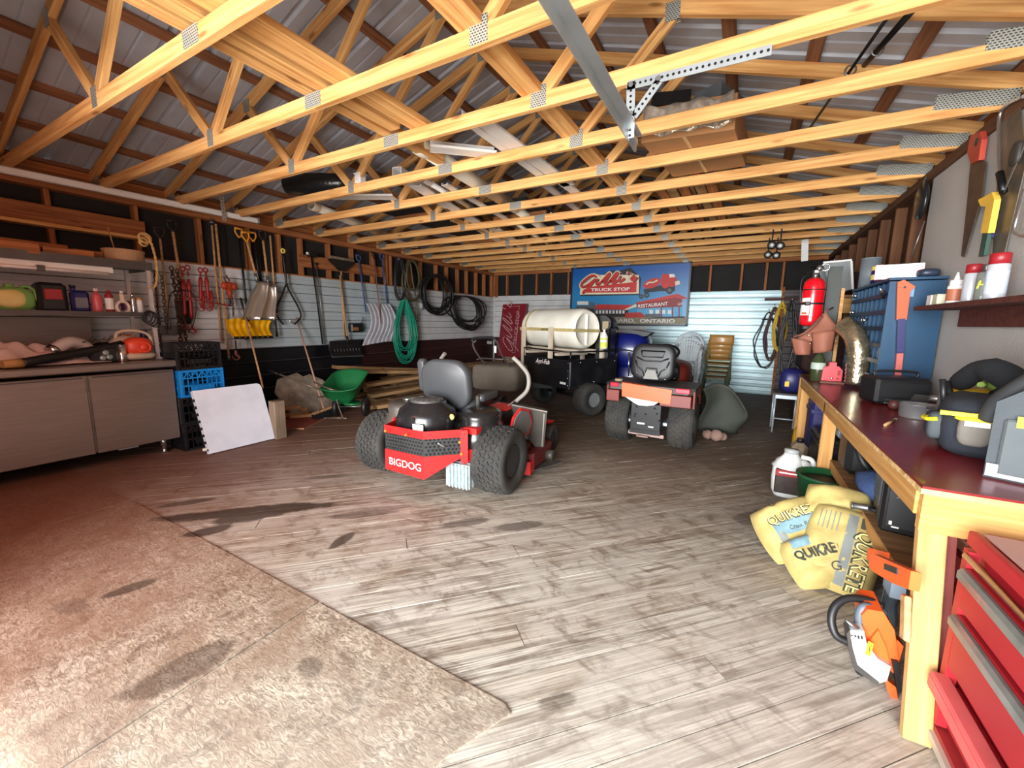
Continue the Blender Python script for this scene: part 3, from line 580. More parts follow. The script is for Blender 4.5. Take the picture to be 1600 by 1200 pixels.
for i, (y, h, cl_) in enumerate(((1.84, .26, (235, 225, 215)), (1.87, .27, (220, 110, 80)), (1.905, .26, (235, 230, 225)), (1.945, .25, (225, 225, 225)), (1.985, .27, (240, 238, 232)))):
    o = tag(MB().box((-6.0, y, ZC+h/2+.0), (.2, .024, h), bev=.003).build('manual', mat('paper_%d' % i, S(*cl_), .7), origin=(-6.0, y, ZC)), ['cream booklet leftmost in the row behind the leaf blower', 'orange booklet in the row behind the leaf blower', 'white booklet next to the orange one behind the blower', 'pale grey booklet behind the leaf blower', 'bright white booklet rightmost in the row behind the blower'][i], 'booklet', 'booklets standing at the back of the counter')
o = MB().lathe([(.035, 0), (.035, .3), (.03, .31), (0, .31)], (-5.9, 2.0, ZC+.001), n=16).build('tube_container', NVY, origin=(-5.9, 2.0, ZC)); tag(o, 'dark navy cylinder beside the rack post on the counter', 'container')
# crates
def crate(label, y, z, m, rz, x=-5.54):
    t = thing('milk_crate', label, 'crate', (x, y, z), rz, 'plastic crates stacked beside the steel cabinet'); L_, D, H = .45, .33, .303
    for sx in (-1, 1):
        for sy in (-1, 1): MB().box((sx*(D/2-.012), sy*(L_/2-.012), H/2), (.024, .024, H)).build('corner_post', m, t, world=False)
    def wall(p, ux, ln):
        q = V((-ux.y, ux.x, 0)); b = MB()
        def bx(u, z0_, du, dz): b.box(V(p)+ux*u+V((0, 0, z0_)), (abs(ux.x)*du+abs(q.x)*.008, abs(ux.y)*du+abs(q.y)*.008, dz))
        bx(0, H-.012, ln, .024); bx(0, .012, ln, .024); bx(0, H*.70, ln, .014); bx(0, H*.42, ln, .014); bx(0, H*.33, ln*.55, H*.22)
        for i in range(9): bx(-ln/2+ln*(i+.5)/9, H*.5, .007, H)
        for i in range(6):
            u = -ln/2+ln*(i+.5)/6; b.bar(V(p)+ux*u+V((0, 0, H*.71)), V(p)+ux*(u+ln/12)+V((0, 0, H-.02)), .006, .01); b.bar(V(p)+ux*u+V((0, 0, H*.71)), V(p)+ux*(u-ln/12)+V((0, 0, H-.02)), .006, .01)
        b.build('side_grid', m, t, world=False)
    wall((D/2-.005, 0, 0), V((0, 1, 0)), L_-.02); wall((-D/2+.005, 0, 0), V((0, 1, 0)), L_-.02); wall((0, L_/2-.005, 0), V((1, 0, 0)), D-.02); wall((0, -L_/2+.005, 0), V((1, 0, 0)), D-.02)
    MB().box((0, 0, .01), (D-.02, L_-.02, .012)).build('base', m, t, world=False)
BLC = mat('blue_crate_plastic', S(20, 135, 215), .45, 0, .05)
crate('black crate standing on the floor, lowest of the stack', 2.29, 0.001, BLK, .02); crate('black crate directly under the blue crate', 2.285, .306, BLK, -.01); crate('bright blue crate in the middle of the stack', 2.30, .611, BLC, .03); crate('black crate on top of the blue crate', 2.295, .916, BLK, 0)
# folded white table leaning on the crates
WT = mat('white_table_plastic', S(222, 226, 236), .5, 0, .03, 3, dirt=S(170, 172, 180), dirtamt=.25)
t = thing('folding_table', 'white folding table folded up and leaning against the crates', 'table', (-5.1, 2.5, 0))
c0, c1, c2, c3 = V((-5.02, 2.15, .012)), V((-5.02, 2.88, .012)), V((-5.22, 2.86, .70)), V((-5.22, 2.13, .70)); ux = (c1-c0).normalized(); uy = (c3-c0).normalized(); nn = ux.cross(uy)
w_, h_ = (c1-c0).length, (c3-c0).length; poly = [(0, 0), (w_-.0, 0), (w_, h_-.05), (w_-.015, h_-.015), (w_-.05, h_), (.0, h_)]
MB().prism(poly, c0, ux, uy, nn*-.03).build('table_top', WT, t); MB().prism([(x+.004, y) for x, y in poly], c0-nn*.036, ux, uy, nn*-.03).build('table_top', WT, t)
b = MB()
for i in range(8): b.box(c0+uy*(.05+i*.08)-ux*.006-nn*.03, (.05, .012, .03), rot=Matrix((nn, ux, uy)).transposed())
b.build('hinge_row', BLK, t); MB().box(c0+ux*-.02+uy*.06-nn*.02, (.03, .05, .03), bev=.005).build('latch', WHT, t)
# timber offcuts and the leaning slab
OLD = woodmat('weathered_grey_board', S(150, 130, 110), S(104, 86, 70), hue=.1, dirt=S(90, 76, 62), damt=.5)
p = atz(436, 684, 0); o = beam('timber_block', (p.x, p.y, .001), (p.x, p.y, .48), .13, .13, OLD, up=(0, 1, 0)); tag(o, 'upright square timber block beside the white folding table', 'timber')
RDB = mat('red_painted_plywood', S(150, 52, 44), .6, 0, .15, 8, dirt=S(120, 90, 80), dirtamt=.4)
p = atz(470, 660, 0)
t = thing('plywood_piece', 'flat red plywood piece on the floor with a pale edge', 'board', (p.x, p.y, 0)); MB().prism([(-.42, -.22), (.1, -.33), (.42, .15), (-.3, .3)], (p.x, p.y, .012), (-.3, 1, 0), (1, .3, 0), (0, 0, .006)).build('painted_face', RDB, t); MB().prism([(-.42, -.22), (.1, -.33), (.42, .15), (-.3, .3)], (p.x, p.y, .001), (-.3, 1, 0), (1, .3, 0), (0, 0, .010)).build('ply_core', HW, t)
LS = ['flat pale block under the offcuts next to the timber block', 'short block lying on the red plywood piece', 'stubby offcut on top of the little pile', 'offcut at the back of the pile against the wall']
for i, (px, py, z, a, ln) in enumerate(((458, 650, .02, 1.3, .42), (470, 652, .02, .9, .3), (466, 642, .066, 1.1, .25), (452, 640, .112, 1.4, .32))):
    q = atz(px, py, z); d = V((math.cos(a), math.sin(a), 0))*ln/2; o = beam('offcut', V((q.x, q.y, z+.025))-d, V((q.x, q.y, z+.025))+d, .09, .044, HW); tag(o, LS[i], 'offcut', 'wood offcuts beside the timber block')
CEM = mat('rough_grey_slab', S(168, 156, 138), .95, 0, .3, 9, bump=.5, bscale=25, dirt=S(90, 80, 68), dirtamt=.6)
t = thing('rough_slab', 'rough grey slab leaning on the black siding behind the spreader', 'slab', tuple(atz(500, 658, 0)))
q = atz(497, 660, 0); MB().prism([(-.42, 0), (.35, -.02), (.42, .2), (.30, .50), (.1, .63), (-.02, .60), (-.1, .68), (-.45, .60), (-.55, .42)], (-5.95, q.y+.42, .01), (0, 1, 0), (-.5, 0, .87), (.02, 0, .035)).build('slab_body', CEM, t)
# push broom leaning with its head on the floor
t = thing('push_broom', 'push broom with a long pink-brown handle leaning against the black siding', 'broom', tuple(atz(505, 640, 0)))
h0 = atx(506, 640, -5.55); h1 = atx(463, 497, -6.46); MB().tube([h0, h1], .013).build('handle', mat('pinkish_handle', S(196, 150, 128), .5), t)
a, c = atx(489, 652, -5.5), atx(536, 634, -5.55); MB().bar(a+V((0, 0, .05)), c+V((0, 0, .05)), .05, .03).build('broom_head', HW, t); MB().bar(a+V((.03, 0, -.01)), c+V((.03, 0, -.01)), .08, .10).build('bristles', BLK, t)
# green broadcast spreader
GS = mat('green_spreader_plastic', S(24, 112, 62), .42, 0, .05, 4); GD = mat('grey_brown_tube', S(128, 112, 98), .4, .5)
c = atz(553, 655, 0); W_ = Matrix.Translation(c) 
t = thing('seed_spreader', 'green walk-behind seed spreader with two black wheels near the lumber pile', 'spreader', tuple(c))
hx = atz(540, 655, 0)
def L3(px, py, x): return atx(px, py, x)
ax0, ax1 = V((-5.5, 4.08, .15)), V((-5.10, 4.28, .15))
wy = [atz(538, 650, .0), atz(561, 654, .0)]
for q in (V((-5.45, 4.12, .15)), V((-5.08, 4.36, .15))):
    n_ = (V((-5.08, 4.36, .15))-V((-5.45, 4.12, .15))).normalized(); w = MB().lathe([(.07, -.03), (.13, -.035), (.15, -.02), (.15, .02), (.13, .035), (.07, .03), (.07, -.03)], q, n_, n=24, caps=False).build('wheel', BLK, t)
    MB().lathe([(.02, -.03), (.02, .036), (.0, .036)], q, n_, n=12).torus(q+n_*.025, .06, .008, n_).build('hub', mat('dark_grey_hub', S(60, 60, 62), .5), w)
    b = MB(); u_ = n_.orthogonal().normalized(); w2 = n_.cross(u_)
    for k in range(5): a_ = k*2*PI/5; b.bar(q, q+(u_*math.cos(a_)+w2*math.sin(a_))*.075, .02, .03)
    b.build('spokes', mat('dark_grey_hub', S(60, 60, 62)), w)
MB().cyl((-5.45, 4.12, .15), (-5.08, 4.36, .15), .009).build('axle', STEEL, t)
hc = V((-5.38, 4.24, .42)); q0 = [(-.30, -.25), (.30, -.25), (.30, .25), (-.30, .25)]; b = MB(); R = Matrix.Rotation(math.radians(33), 3, 'Z')
lv = [(.14, .0, -.21), (.22, 0, -.12), (.90, 0, .13), (.98, 0, .14)]; vs = []; n4 = 24
def sq(s_, z, k): 
    a_ = 2*PI*k/n4; x_, y_ = math.cos(a_), math.sin(a_); p_ = 9; r_ = (abs(x_)**p_+abs(y_)**p_)**(-1/p_); return hc+R@V((x_*r_*.27*s_, y_*r_*.38*s_, z+.12*y_*s_*(z > -.1)))
prof = [(.3, -.22), (.42, -.18), (.80, -.02), (1.0, .14), (1.05, .145), (1.02, .157), (.96, .14), (.76, -.01), (.4, -.15), (.02, -.16)]
vs = [sq(s_, z, k) for s_, z in prof for k in range(n4)]; b.add(vs, [[i*n4+k, i*n4+(k+1) % n4, (i+1)*n4+(k+1) % n4, (i+1)*n4+k] for i in range(len(prof)-1) for k in range(n4)], 0, True); b.build('hopper', GS, t)
MB().lathe([(.02, .02), (.13, .0), (.15, .03), (.14, .035), (.03, .03)], (-5.28, 4.28, .18), n=20).build('spinner_pan', GS, t)
for s_ in (0, 1):
    o_ = V((-.05+.26*s_, .0+.17*s_, 0)); MB().tube(bez([hc+o_+V((-.15, -.12, -.12)), V((-5.44, 3.85, .34))+o_, V((-5.46, 3.80, .30))+o_, V((-5.42, 3.86, .03))+o_, V((-5.38, 3.9, .015))+o_]), .010).build('stand_leg', GD, t)
MB().tube([V((-5.43, 3.9, .015)), V((-5.17, 4.07, .015))], .010).build('stand_bar', GD, t)
h1 = atx(436, 585, -5.9); MB().tube(bez([hc+V((-.1, -.15, -.05)), V((-5.46, 3.75, .50)), (h1+V((-5.5, 3.7, .5)))/2+V((0, 0, .02)), h1]), .013).build('handle_tube', GD, t)
MB().tube(bez([hc+V((.15, -.02, -.05)), V((-5.28, 3.9, .47)), h1+V((.25, .38, -.14))]), .013).build('handle_tube', GD, t); d_ = (h1-V((-5.46, 3.75, .50))).normalized(); MB().cyl(h1-d_*.02, h1+d_*.16, .02).build('grip', BLK, t)
MB().box(hc+V((.2, .28, -.27)), (.05, .05, .05), bev=.01).build('flow_knob', mat('orange_knob', S(230, 90, 60)), t)
# lumber pile along the left wall
PLK = woodmat('old_brown_plank', S(142, 110, 80), S(100, 72, 50), hue=.2, dirt=S(80, 62, 46), damt=.5); PLK2 = woodmat('pale_pile_plank', S(168, 134, 92), S(130, 96, 62), hue=.2)
rnd = random.Random(11); PL = []
for lay in range(8):
    for j in range(5-lay//2):
        skw = [.25, .1, .3, .05, .2, .0, .15, .1][lay]; x = -6.33+j*.215+lay*.02; y0 = 4.75+rnd.uniform(0, .7)+lay*.15; y1 = y0+rnd.uniform(3.0, 4.3); PL.append((x, y0, x+skw, min(y1, 9.8), .024+lay*.054+rnd.uniform(0, .003)))
LYN = ['lowest', 'second', 'third', 'fourth', 'fifth', 'sixth', 'seventh', 'top']; PON = ['against the wall', 'second from the wall', 'third from the wall', 'fourth from the wall', 'farthest from the wall']
for (x0, y0, x1, y1, z) in PL:
    ly = int((z-.02)/.0535); pj_ = sum(1 for q in PL[:PL.index((x0, y0, x1, y1, z))] if int((q[4]-.02)/.0535) == ly)
    o = beam('pile_plank', (x0, y0, z), (x1, y1, z+rnd.uniform(0, .02)), rnd.choice((.15, .19)), .05, rnd.choice((PLK, PLK2))); tag(o, 'weathered plank in the %s layer of the long pile, %s' % (LYN[ly], PON[pj_]), 'plank', 'planks stacked along the left wall')
X = [((535, 588, -6.1), (590, 640, -5.6), 'plank sticking up highest at the front of the pile, against the wall'), ((560, 590, -5.9), (612, 640, -5.4), 'plank lying askew across the front of the pile'), ((520, 640, -5.55), (650, 590, -5.7), 'long plank slanting along the front of the pile')]
for (a, c, lb) in ((V((-6.30, 4.75, .66)), V((-6.0, 6.6, .46)), 'plank sticking up highest at the front of the pile'), (V((-6.05, 4.95, .58)), V((-5.7, 6.9, .40)), 'plank end jutting beside the highest one on the pile'), (V((-5.75, 4.9, .36)), V((-5.35, 6.8, .44)), 'plank end slanting forward at the middle of the pile'), (V((-5.55, 4.85, .20)), V((-5.0, 7.0, .30)), 'squared beam end pointing at the spreader'),
    (V((-5.5, 4.75, .03)), V((-4.55, 6.6, .03)), 'longest plank on the floor, reaching behind the red mower'), (V((-5.25, 4.7, .075)), V((-4.7, 6.2, .075)), 'pale plank lying on the floor plank at the pile edge'), (V((-5.9, 4.7, .03)), V((-5.3, 5.6, .03)), 'short plank on the floor by the spreader wheel')):
    o = beam('loose_plank', a, c, .2, .06, PLK2); tag(o, lb, 'plank', 'loose planks at the front of the lumber pile')
# ================================================================== tools hanging on the left wall
WX = -6.46
def wp(px, py, x=WX): return atx(px, py, x)
def dgrip(mb, p, d, w=.075, r=.011, m=0):
    """D grip: socket at p, opening along -d (towards the top)"""
    d = V(d).normalized(); s_ = V((0, 1, 0)); s_ = (s_-d*s_.dot(d)).normalized(); q = p
    mb.tube(bez([q, q-d*.04+s_*w*.35, q-d*.075+s_*w*.62, q-d*.13+s_*w*.62]), r, 7, m); mb.tube(bez([q, q-d*.04-s_*w*.35, q-d*.075-s_*w*.62, q-d*.13-s_*w*.62]), r, 7, m); mb.cyl(q-d*.13+s_*w*.7, q-d*.13-s_*w*.7, r*1.25, 8, m)
def nail(parent, p): MB().cyl(V((-6.52, p.y, p.z)), V((p.x+.02, p.y, p.z+.008)), .005, 6).build('nail', STEEL, parent)
def shafted(name, label, cat, top, bot, m, r=.015, grip=None, gm=BLK, sock=.0, sm_=STEEL, group=None):
    a, c = wp(*top), wp(*bot); d = (c-a).normalized(); t = thing(name, label, cat, tuple(a), 0, group)
    MB().tube([a, c], r, 10).build('shaft', m, t)
    if grip: b = MB(); dgrip(b, a, d); b.build('grip', gm, t)
    if sock: MB().tube([c-d*sock, c+d*.02], [r*1.15, r*1.5], 10).build('socket', sm_, t)
    return t, a, c, d
# spade with D handle
t, a, c, d = shafted('spade', 'spade with wooden shaft and dark D grip, leftmost on the wall', 'spade', (270, 362), (287, 470), HW, .016, True, BLK, .25, BLKM)
b = MB(); q = c; w = .095
b.sheet(lambda u, v: q+d*(u*.30)+V((0, 1, 0))*((v-.5)*2*w*(1 if u < .7 else 1-(u-.7)*1.6))+V((.02-.04*(2*v-1)**2, 0, 0)), 8, 8, .004); b.build('blade', BLKM, t)
t, a, c, d = shafted('edging_tool', 'long-handled edging tool with flat grey blade behind the chains', 'tool', (250, 373, -6.4), (265, 512, -6.4), HW, .013, True, BLK, .12, STEEL)
MB().box(c+V((0, .02, -.03)), (.012, .26, .11), bev=.004).build('blade', STEEL, t)
# chains
def chain(label, pts, m, r=.022, wr=.006, group='chains and binders hung on the white siding'):
    P = bez(pts, 12); L_ = [0]
    for i in range(1, len(P)): L_.append(L_[-1]+(P[i]-P[i-1]).length)
    b = MB(); s_ = 0; k = 0; i = 0
    while s_ < L_[-1]:
        while L_[min(i+1, len(P)-1)] < s_ and i < len(P)-2: i += 1
        f = (s_-L_[i])/max(1e-6, L_[i+1]-L_[i]); p = P[i].lerp(P[i+1], f); d = (P[i+1]-P[i]).normalized(); n0 = d.cross(V((1, 0, 0)) if k % 2 else V((0, 1, 0))).normalized(); s2 = d.cross(n0)
        ring = [p+d*(r*1.35*math.cos(a))+s2*(r*.75*math.sin(a)) for a in [2*PI*j/10 for j in range(10)]]
        b.tube(ring, wr, 5, closed=True); s_ += r*1.9; k += 1
    o = b.build('chain', m, origin=tuple(P[0])); return tag(o, label, 'chain', group)
CHN = mat('grey_chain_steel', S(120, 108, 98), .5, .7); RST = mat('rusty_chain_steel', S(88, 58, 46), .6, .5); CRED = mat('red_forged_steel', S(158, 36, 36), .45, .1)
chain('grey steel chain hanging left of the dark chains', [wp(252, 428, -6.38), wp(256, 470, -6.38), wp(262, 522, -6.38)], CHN)
chain('rusty heavy chain, longest of those over the spade', [wp(268, 420, -6.36), wp(276, 470, -6.36), wp(284, 545, -6.36)], RST, .026, .008)
chain('second rusty chain just right of the longest one', [wp(277, 424, -6.34), wp(283, 480, -6.34), wp(291, 532, -6.34)], RST, .024, .007)
chain('thin rusty chain beside the pale rack post', [wp(241, 425, -6.47), wp(246, 480, -6.47), wp(252, 545, -6.47)], RST, .016, .005)
t = thing('wire_loop', 'thin black wire loop hung over the chains', 'wire', tuple(wp(285, 460, -6.3))); MB().tube(bez([wp(262, 515, -6.3), wp(264, 470, -6.3), wp(272, 455, -6.3), wp(295, 455, -6.3), wp(306, 470, -6.3), wp(304, 500, -6.3), wp(294, 520, -6.3)]), .006).build('loop', BLK, t)
def hook(mb, p, s=.05, m=0): mb.tube(bez([p+V((0, 0, s)), p+V((0, 0, s*.3)), p+V((0, s*.5, -s*.3)), p+V((0, s*.1, -s*.8)), p+V((0, -s*.6, -s*.4)), p+V((0, -s*.7, s*.1))]), [s*.22]*20+[s*.1]*21, 8, m)
def rbinder(label, x0, y0, x1, y1, handles):
    t = thing('load_binder', label, 'binder', tuple(wp(x0, y0, -6.36)), 0, 'red load binders on the wall'); a, c = wp(x0, y0, -6.36), wp(x1, y1, -6.36)
    b = MB(); n = 4; b.torus(a, .03, .008, (1, .3, 0)); b.torus(a+(c-a)*.1, .028, .008, (.3, 1, 0)); b.build('links', CRED, t)
    MB().tube([a+(c-a)*.18, a+(c-a)*.3, a+(c-a)*.5, a+(c-a)*.75, a+(c-a)*.82], [.016, .028, .02, .024, .014], 8).build('barrel', CRED, t); b = MB(); hook(b, c, .065); b.build('hook', CRED, t)
    if handles: MB().tube([a+(c-a)*.55+V((0, .03, 0)), c+V((.02, handles, -.0))], [.022, .013], 8).build('lever', CRED, t)
rbinder('red ratchet binder with big hook, leftmost of the red ones', 285, 420, 290, 510, 0); rbinder('red ratchet binder right of the leftmost one', 293, 418, 301, 515, 0)
rbinder('red lever binder, left of the close pair', 313, 422, 314, 480, .02); rbinder('red lever binder, right of the close pair', 321, 422, 327, 480, .04)
t = thing('pry_handle', 'thin red bar laid level across the load binders', 'bar', tuple(wp(300, 465, -6.3))); MB().tube([wp(282, 465, -6.32), wp(356, 477, -6.32)], .009).build('rod', CRED, t); MB().tube([wp(352, 476, -6.32), wp(358, 478, -6.32)], .014).build('tip', CRED, t)
# orange chain hoist
t = thing('chain_hoist', 'orange-red lever chain hoist hanging on the white siding', 'hoist', tuple(wp(357, 447, -6.36))); p = wp(357, 447, -6.34); HO = mat('rusty_orange_casting', S(176, 64, 34), .5, .1)
MB().blob(p, (.05, .085, .06), amp=.06).blob(p+V((.02, -.06, .0)), (.035, .05, .05)).blob(p+V((.02, .06, .0)), (.035, .045, .05)).build('gear_case', HO, t); MB().tube([p+V((0, 0, -.04)), p+V((0, .01, -.17))], [.04, .025]).build('neck', HO, t)
b = MB(); hook(b, p+V((0, -.01, .10)), .05); b.build('top_hook', RST, t); MB().box(p+V((.0, .0, -.22)), (.03, .03, .12), bev=.008).build('lever', BLK, t); chain('short dark chain hanging from the orange hoist', [p+V((0, .03, -.1)), p+V((0, .035, -.3)), p+V((0, .03, -.42))], RST, .016, .005)
t = thing('hoist_hook', 'pinkish steel hook hanging low below the yellow shovel', 'hook', tuple(wp(369, 545, -6.4))); b = MB(); hook(b, wp(369, 556, -6.4), .075); b.build('hook_body', mat('pink_worn_hook', S(190, 120, 110), .5, .2), t); MB().tube([wp(368, 532, -6.4), wp(369, 548, -6.4)], .01).build('shank', RST, t)
# long poles
shafted('wooden_pole', 'long thin pale pole, left of the pair by the hoist', 'pole', (331, 352), (346, 536), HW, .013)
shafted('pipe_pole', 'long pole with a dark capped top right of the thin pole', 'pole', (337, 350, -6.42), (358, 560, -6.42), HW, .015, None, BLK, .05)
p = wp(331, 350); tag(MB().lathe([(.03, 0), (.03, .02), (.018, .03), (.018, .06), (0, .06)], p+V((0, 0, .005)), n=12).build('pole_cap', STEEL, origin=tuple(p)), 'small metal cap on a peg above the pale poles', 'cap')
# yellow snow shovel
t, a, c, d = shafted('snow_shovel', 'yellow ribbed snow shovel with dark cutting edge', 'shovel', (374, 372, -6.4), (388, 503, -6.34), BLKM, .015, True, mat('orange_yellow_grip', S(226, 150, 40), .45), 0)
TL, TR, BL_, BR = wp(354, 499, -6.30), wp(424, 501, -6.34), wp(365, 528, -6.22), wp(427, 526, -6.22)
b = MB(); b.sheet(lambda u, v: (TL.lerp(TR, u)).lerp(BL_.lerp(BR, u), v)+V((-.09*math.sin(PI*v)+.008*math.cos(u*PI*14), 0, .03*math.sin(PI*u)*(1-v))), 56, 6, .006); b.build('scoop', mat('yellow_shovel_plastic', S(238, 178, 10), .4), t); MB().bar(BL_, BR, .01, .035).build('cutting_edge', BLKM, t)
MB().tube([c-d*.0, wp(392, 512, -6.27)], [.018, .026]).build('socket', mat('yellow_shovel_plastic', S(238, 178, 10)), t)
# aluminium grain scoops
ALU = mat('bright_aluminium', S(205, 196, 184), .25, .8, .08, 4)
def scoop(name, label, top, bot, sh, ends, shm, x, gm=BLK):
    t, a, c, d = shafted(name, label, 'shovel', (*top, x), (*bot, x), shm, .016, True, gm, .12, STEEL)
    A, B, w = wp(*ends[0], x+.02), wp(*ends[1], x+.10), sh; dd = (B-A)
    b = MB(); b.sheet(lambda u, v: A+dd*u+V((0, 1, 0))*((v-.5)*2*w*(.55+.45*min(1, u*3)))+V((.07*abs(2*v-1)**2.5+.04*(1-u)**3, 0, 0)), 10, 12, .004); b.build('scoop', ALU, t)
    return t
scoop('grain_scoop', 'shiny aluminium scoop shovel turned sideways, nearest the hoist', (386, 378), (402, 440), .13, ((406, 440), (388, 500)), HW, -6.36, mat('orange_yellow_grip', S(226, 150, 40)))
scoop('grain_scoop', 'dull aluminium scoop shovel behind the shiny one', (411, 376), (419, 444), .12, ((418, 444), (413, 500)), HW, -6.42)
shafted('digging_fork', 'black-shafted fork hanging between the yellow and aluminium shovels', 'fork', (396, 378, -6.42), (408, 450, -6.42), BLKM, .015, True, mat('orange_yellow_grip', S(226, 150, 40)))
shafted('garden_rake', 'thin dark rake handle hanging right of the scoops', 'rake', (400, 366), (412, 470), BLKM, .012)
t, a, c, d = shafted('hoe', 'brown-handled hoe with small head right of the scoops', 'hoe', (422, 368), (431, 480), HW, .013); MB().box(c+V((.03, 0, 0)), (.1, .14, .01)).build('blade', STEEL, t)
t = thing('claw_hammer', 'hammer with black rubber handle hanging under the scoops', 'hammer', tuple(wp(429, 492, -6.4))); p = wp(429, 491, -6.38); MB().cyl(p+V((0, -.07, 0)), p+V((0, .05, 0)), .018).tube(bez([p+V((0, .04, 0)), p+V((0, .08, -.005)), p+V((0, .12, -.03))]), [.016]*8+[.006]*9).build('head', CHR, t); q = wp(433, 526, -6.38); MB().tube([p, p+(q-p)*.3], .009).build('neck', CHR, t); MB().tube([p+(q-p)*.3, q], [.014, .018]).build('grip', BLK, t)
# stick standing behind the table
t = thing('broom_stick', 'thin wooden stick with black end leaning behind the folding table', 'stick', tuple(wp(410, 605, -5.9))); a, c = wp(376, 466, -6.45), wp(411, 606, -5.55); MB().tube([a+(c-a)*.1, c], .012).build('shaft', HW, t); MB().tube([a, a+(c-a)*.13], .016).build('grip', BLK, t)
# big ice tongs
t = thing('ice_tongs', 'large black log tongs hanging open with a yellow tip', 'tongs', tuple(wp(442, 390, -6.42))); x = -6.40
MB().tube(bez([wp(442, 398, x), wp(445, 420, x), wp(448, 446, x)]), [.017]*16+[.024], 8).build('shank', BLKM, t)
for s_ in (-1, 1):
    P = [wp(447, 444, x), wp(441 if s_ < 0 else 455, 460, x), wp(433 if s_ < 0 else 466, 480, x), wp(434 if s_ < 0 else 470, 495, x), wp(443 if s_ < 0 else 460, 507, x)]
    MB().tube(bez(P), .014, 8).build('tong_arm', BLKM, t)
MB().torus(wp(442, 392, x), .028, .014, (1, 0, 0)).build('tip_ring', mat('pale_yellow_tape', S(225, 205, 90), .5), t); MB().tube([wp(461, 507, x), wp(451, 500, x)], .012).build('jaw_pin', CHR, t)
# sledge / tamping bars
t, a, c, d = shafted('tamping_bar', 'dark steel bar with blocky head hung from the header board', 'bar', (486, 398), (504, 538), BLKM, .012); MB().box(a+V((.02, 0, .0)), (.08, .16, .075), bev=.012).build('head', BLKM, t); MB().cyl(a+V((.07, -.1, 0)), a+V((.08, -.13, 0)), .02).build('striking_face', WHT, t)
t, a, c, d = shafted('tamping_bar', 'second thinner dark bar close beside the first', 'bar', (494, 412), (508, 538), STEEL, .010); MB().box(a, (.03, .06, .03), bev=.006).build('head', BLKM, t)
# push broom and black pusher shovel
t, a, c, d = shafted('push_broom', 'push broom hung head up with splayed black bristles', 'broom', (533, 424), (538, 528), HW, .013)
b = MB(); q = wp(534, 418); b.prism([(-.06, -.06), (.06, -.06), (.25, .10), (.22, .13), (-.24, .13), (-.27, .10)], q+V((-.02, 0, 0)), (0, 1, 0), (0, 0, 1), (.06, 0, 0)); b.build('bristles', BLK, t); MB().box(q+V((.01, 0, .15)), (.07, .5, .05), bev=.008).build('broom_head', OLD, t)
t, a, c, d = shafted('pusher_shovel', 'wide black snow pusher with wooden shaft and pale rivet slots', 'shovel', (531, 430, -6.42), (543, 532, -6.36), HW, .014)
A, B, C_, D_ = wp(515, 533, -6.34), wp(568, 530, -6.38), wp(519, 558, -6.22), wp(568, 556, -6.28)
b = MB(); b.sheet(lambda u, v: A.lerp(B, u).lerp(C_.lerp(D_, u), v)+V((-.06*math.sin(PI*v), 0, 0)), 20, 6, .008); b.build('scoop', BLK, t); MB().bar(C_, D_, .01, .02).build('cutting_edge', STEEL, t)
b = MB()
for i in range(9): u = .12+i*.095; q = A.lerp(B, u).lerp(C_.lerp(D_, u), .62)+V((-.045, 0, 0)); b.tube([q+V((.015, 0, .03)), q+V((.02, .01, -.02))], .006, 5)
b.build('rib_slots', STEEL, t); MB().tube([c-d*.08, c+d*.06], .022).build('socket', BLK, t)
# small black wall box
t = thing('wall_box', 'small black box fixed on the siding beside the grey shovel', 'box', tuple(wp(556, 513, -6.45))); MB().box(wp(556, 512, -6.44), (.12, .28, .17), bev=.02).build('shell', BLK, t); MB().box(wp(556, 514, -6.38), (.01, .12, .06)).build('label_plate', mat('yellow_red_label', S(150, 100, 50), .5), t); MB().tube(bez([wp(561, 507, -6.42), wp(566, 503, -6.42), wp(567, 495, -6.42)]), .008).build('cord', BLK, t)
# grey ribbed snow shovel with blue shaft
BLS = mat('blue_shaft', S(60, 80, 130), .4); GRYP = mat('pale_grey_plastic', S(186, 186, 194), .45)
t, a, c, d = shafted('snow_shovel', 'pale grey ribbed snow shovel with a blue shaft', 'shovel', (561, 410), (572, 488, -6.40), BLS, .014, True, BLS, 0)
A, B, C_, D_ = wp(572, 474, -6.40), wp(609, 475, -6.42), wp(566, 540, -6.22), wp(612, 532, -6.30); M1, M2 = wp(583, 504, -6.30), wp(612, 502, -6.36)
def gs(u, v):
    p = A.lerp(B, u).lerp(C_.lerp(D_, u), v); return p+V((.07*math.sin(PI*min(1, v*1.2))**.8, .10*math.sin(PI*v), 0))+V((.012*(1 if math.sin(u*PI*13) > 0 else 0), 0, 0))
b = MB(); b.sheet(gs, 52, 8, .005, sm=False); b.build('scoop', GRYP, t)
shafted('scraper_shaft', 'brown shaft of a tool hung between the blue shafts', 'tool', (585, 405), (595, 506, -6.25), mat('reddish_shaft', S(130, 84, 70), .5), .012, True, BLKM)
shafted('scraper_shaft', 'blue shaft of a tool hung right of the brown one', 'tool', (597, 408), (606, 482), BLS, .013, True, BLS)
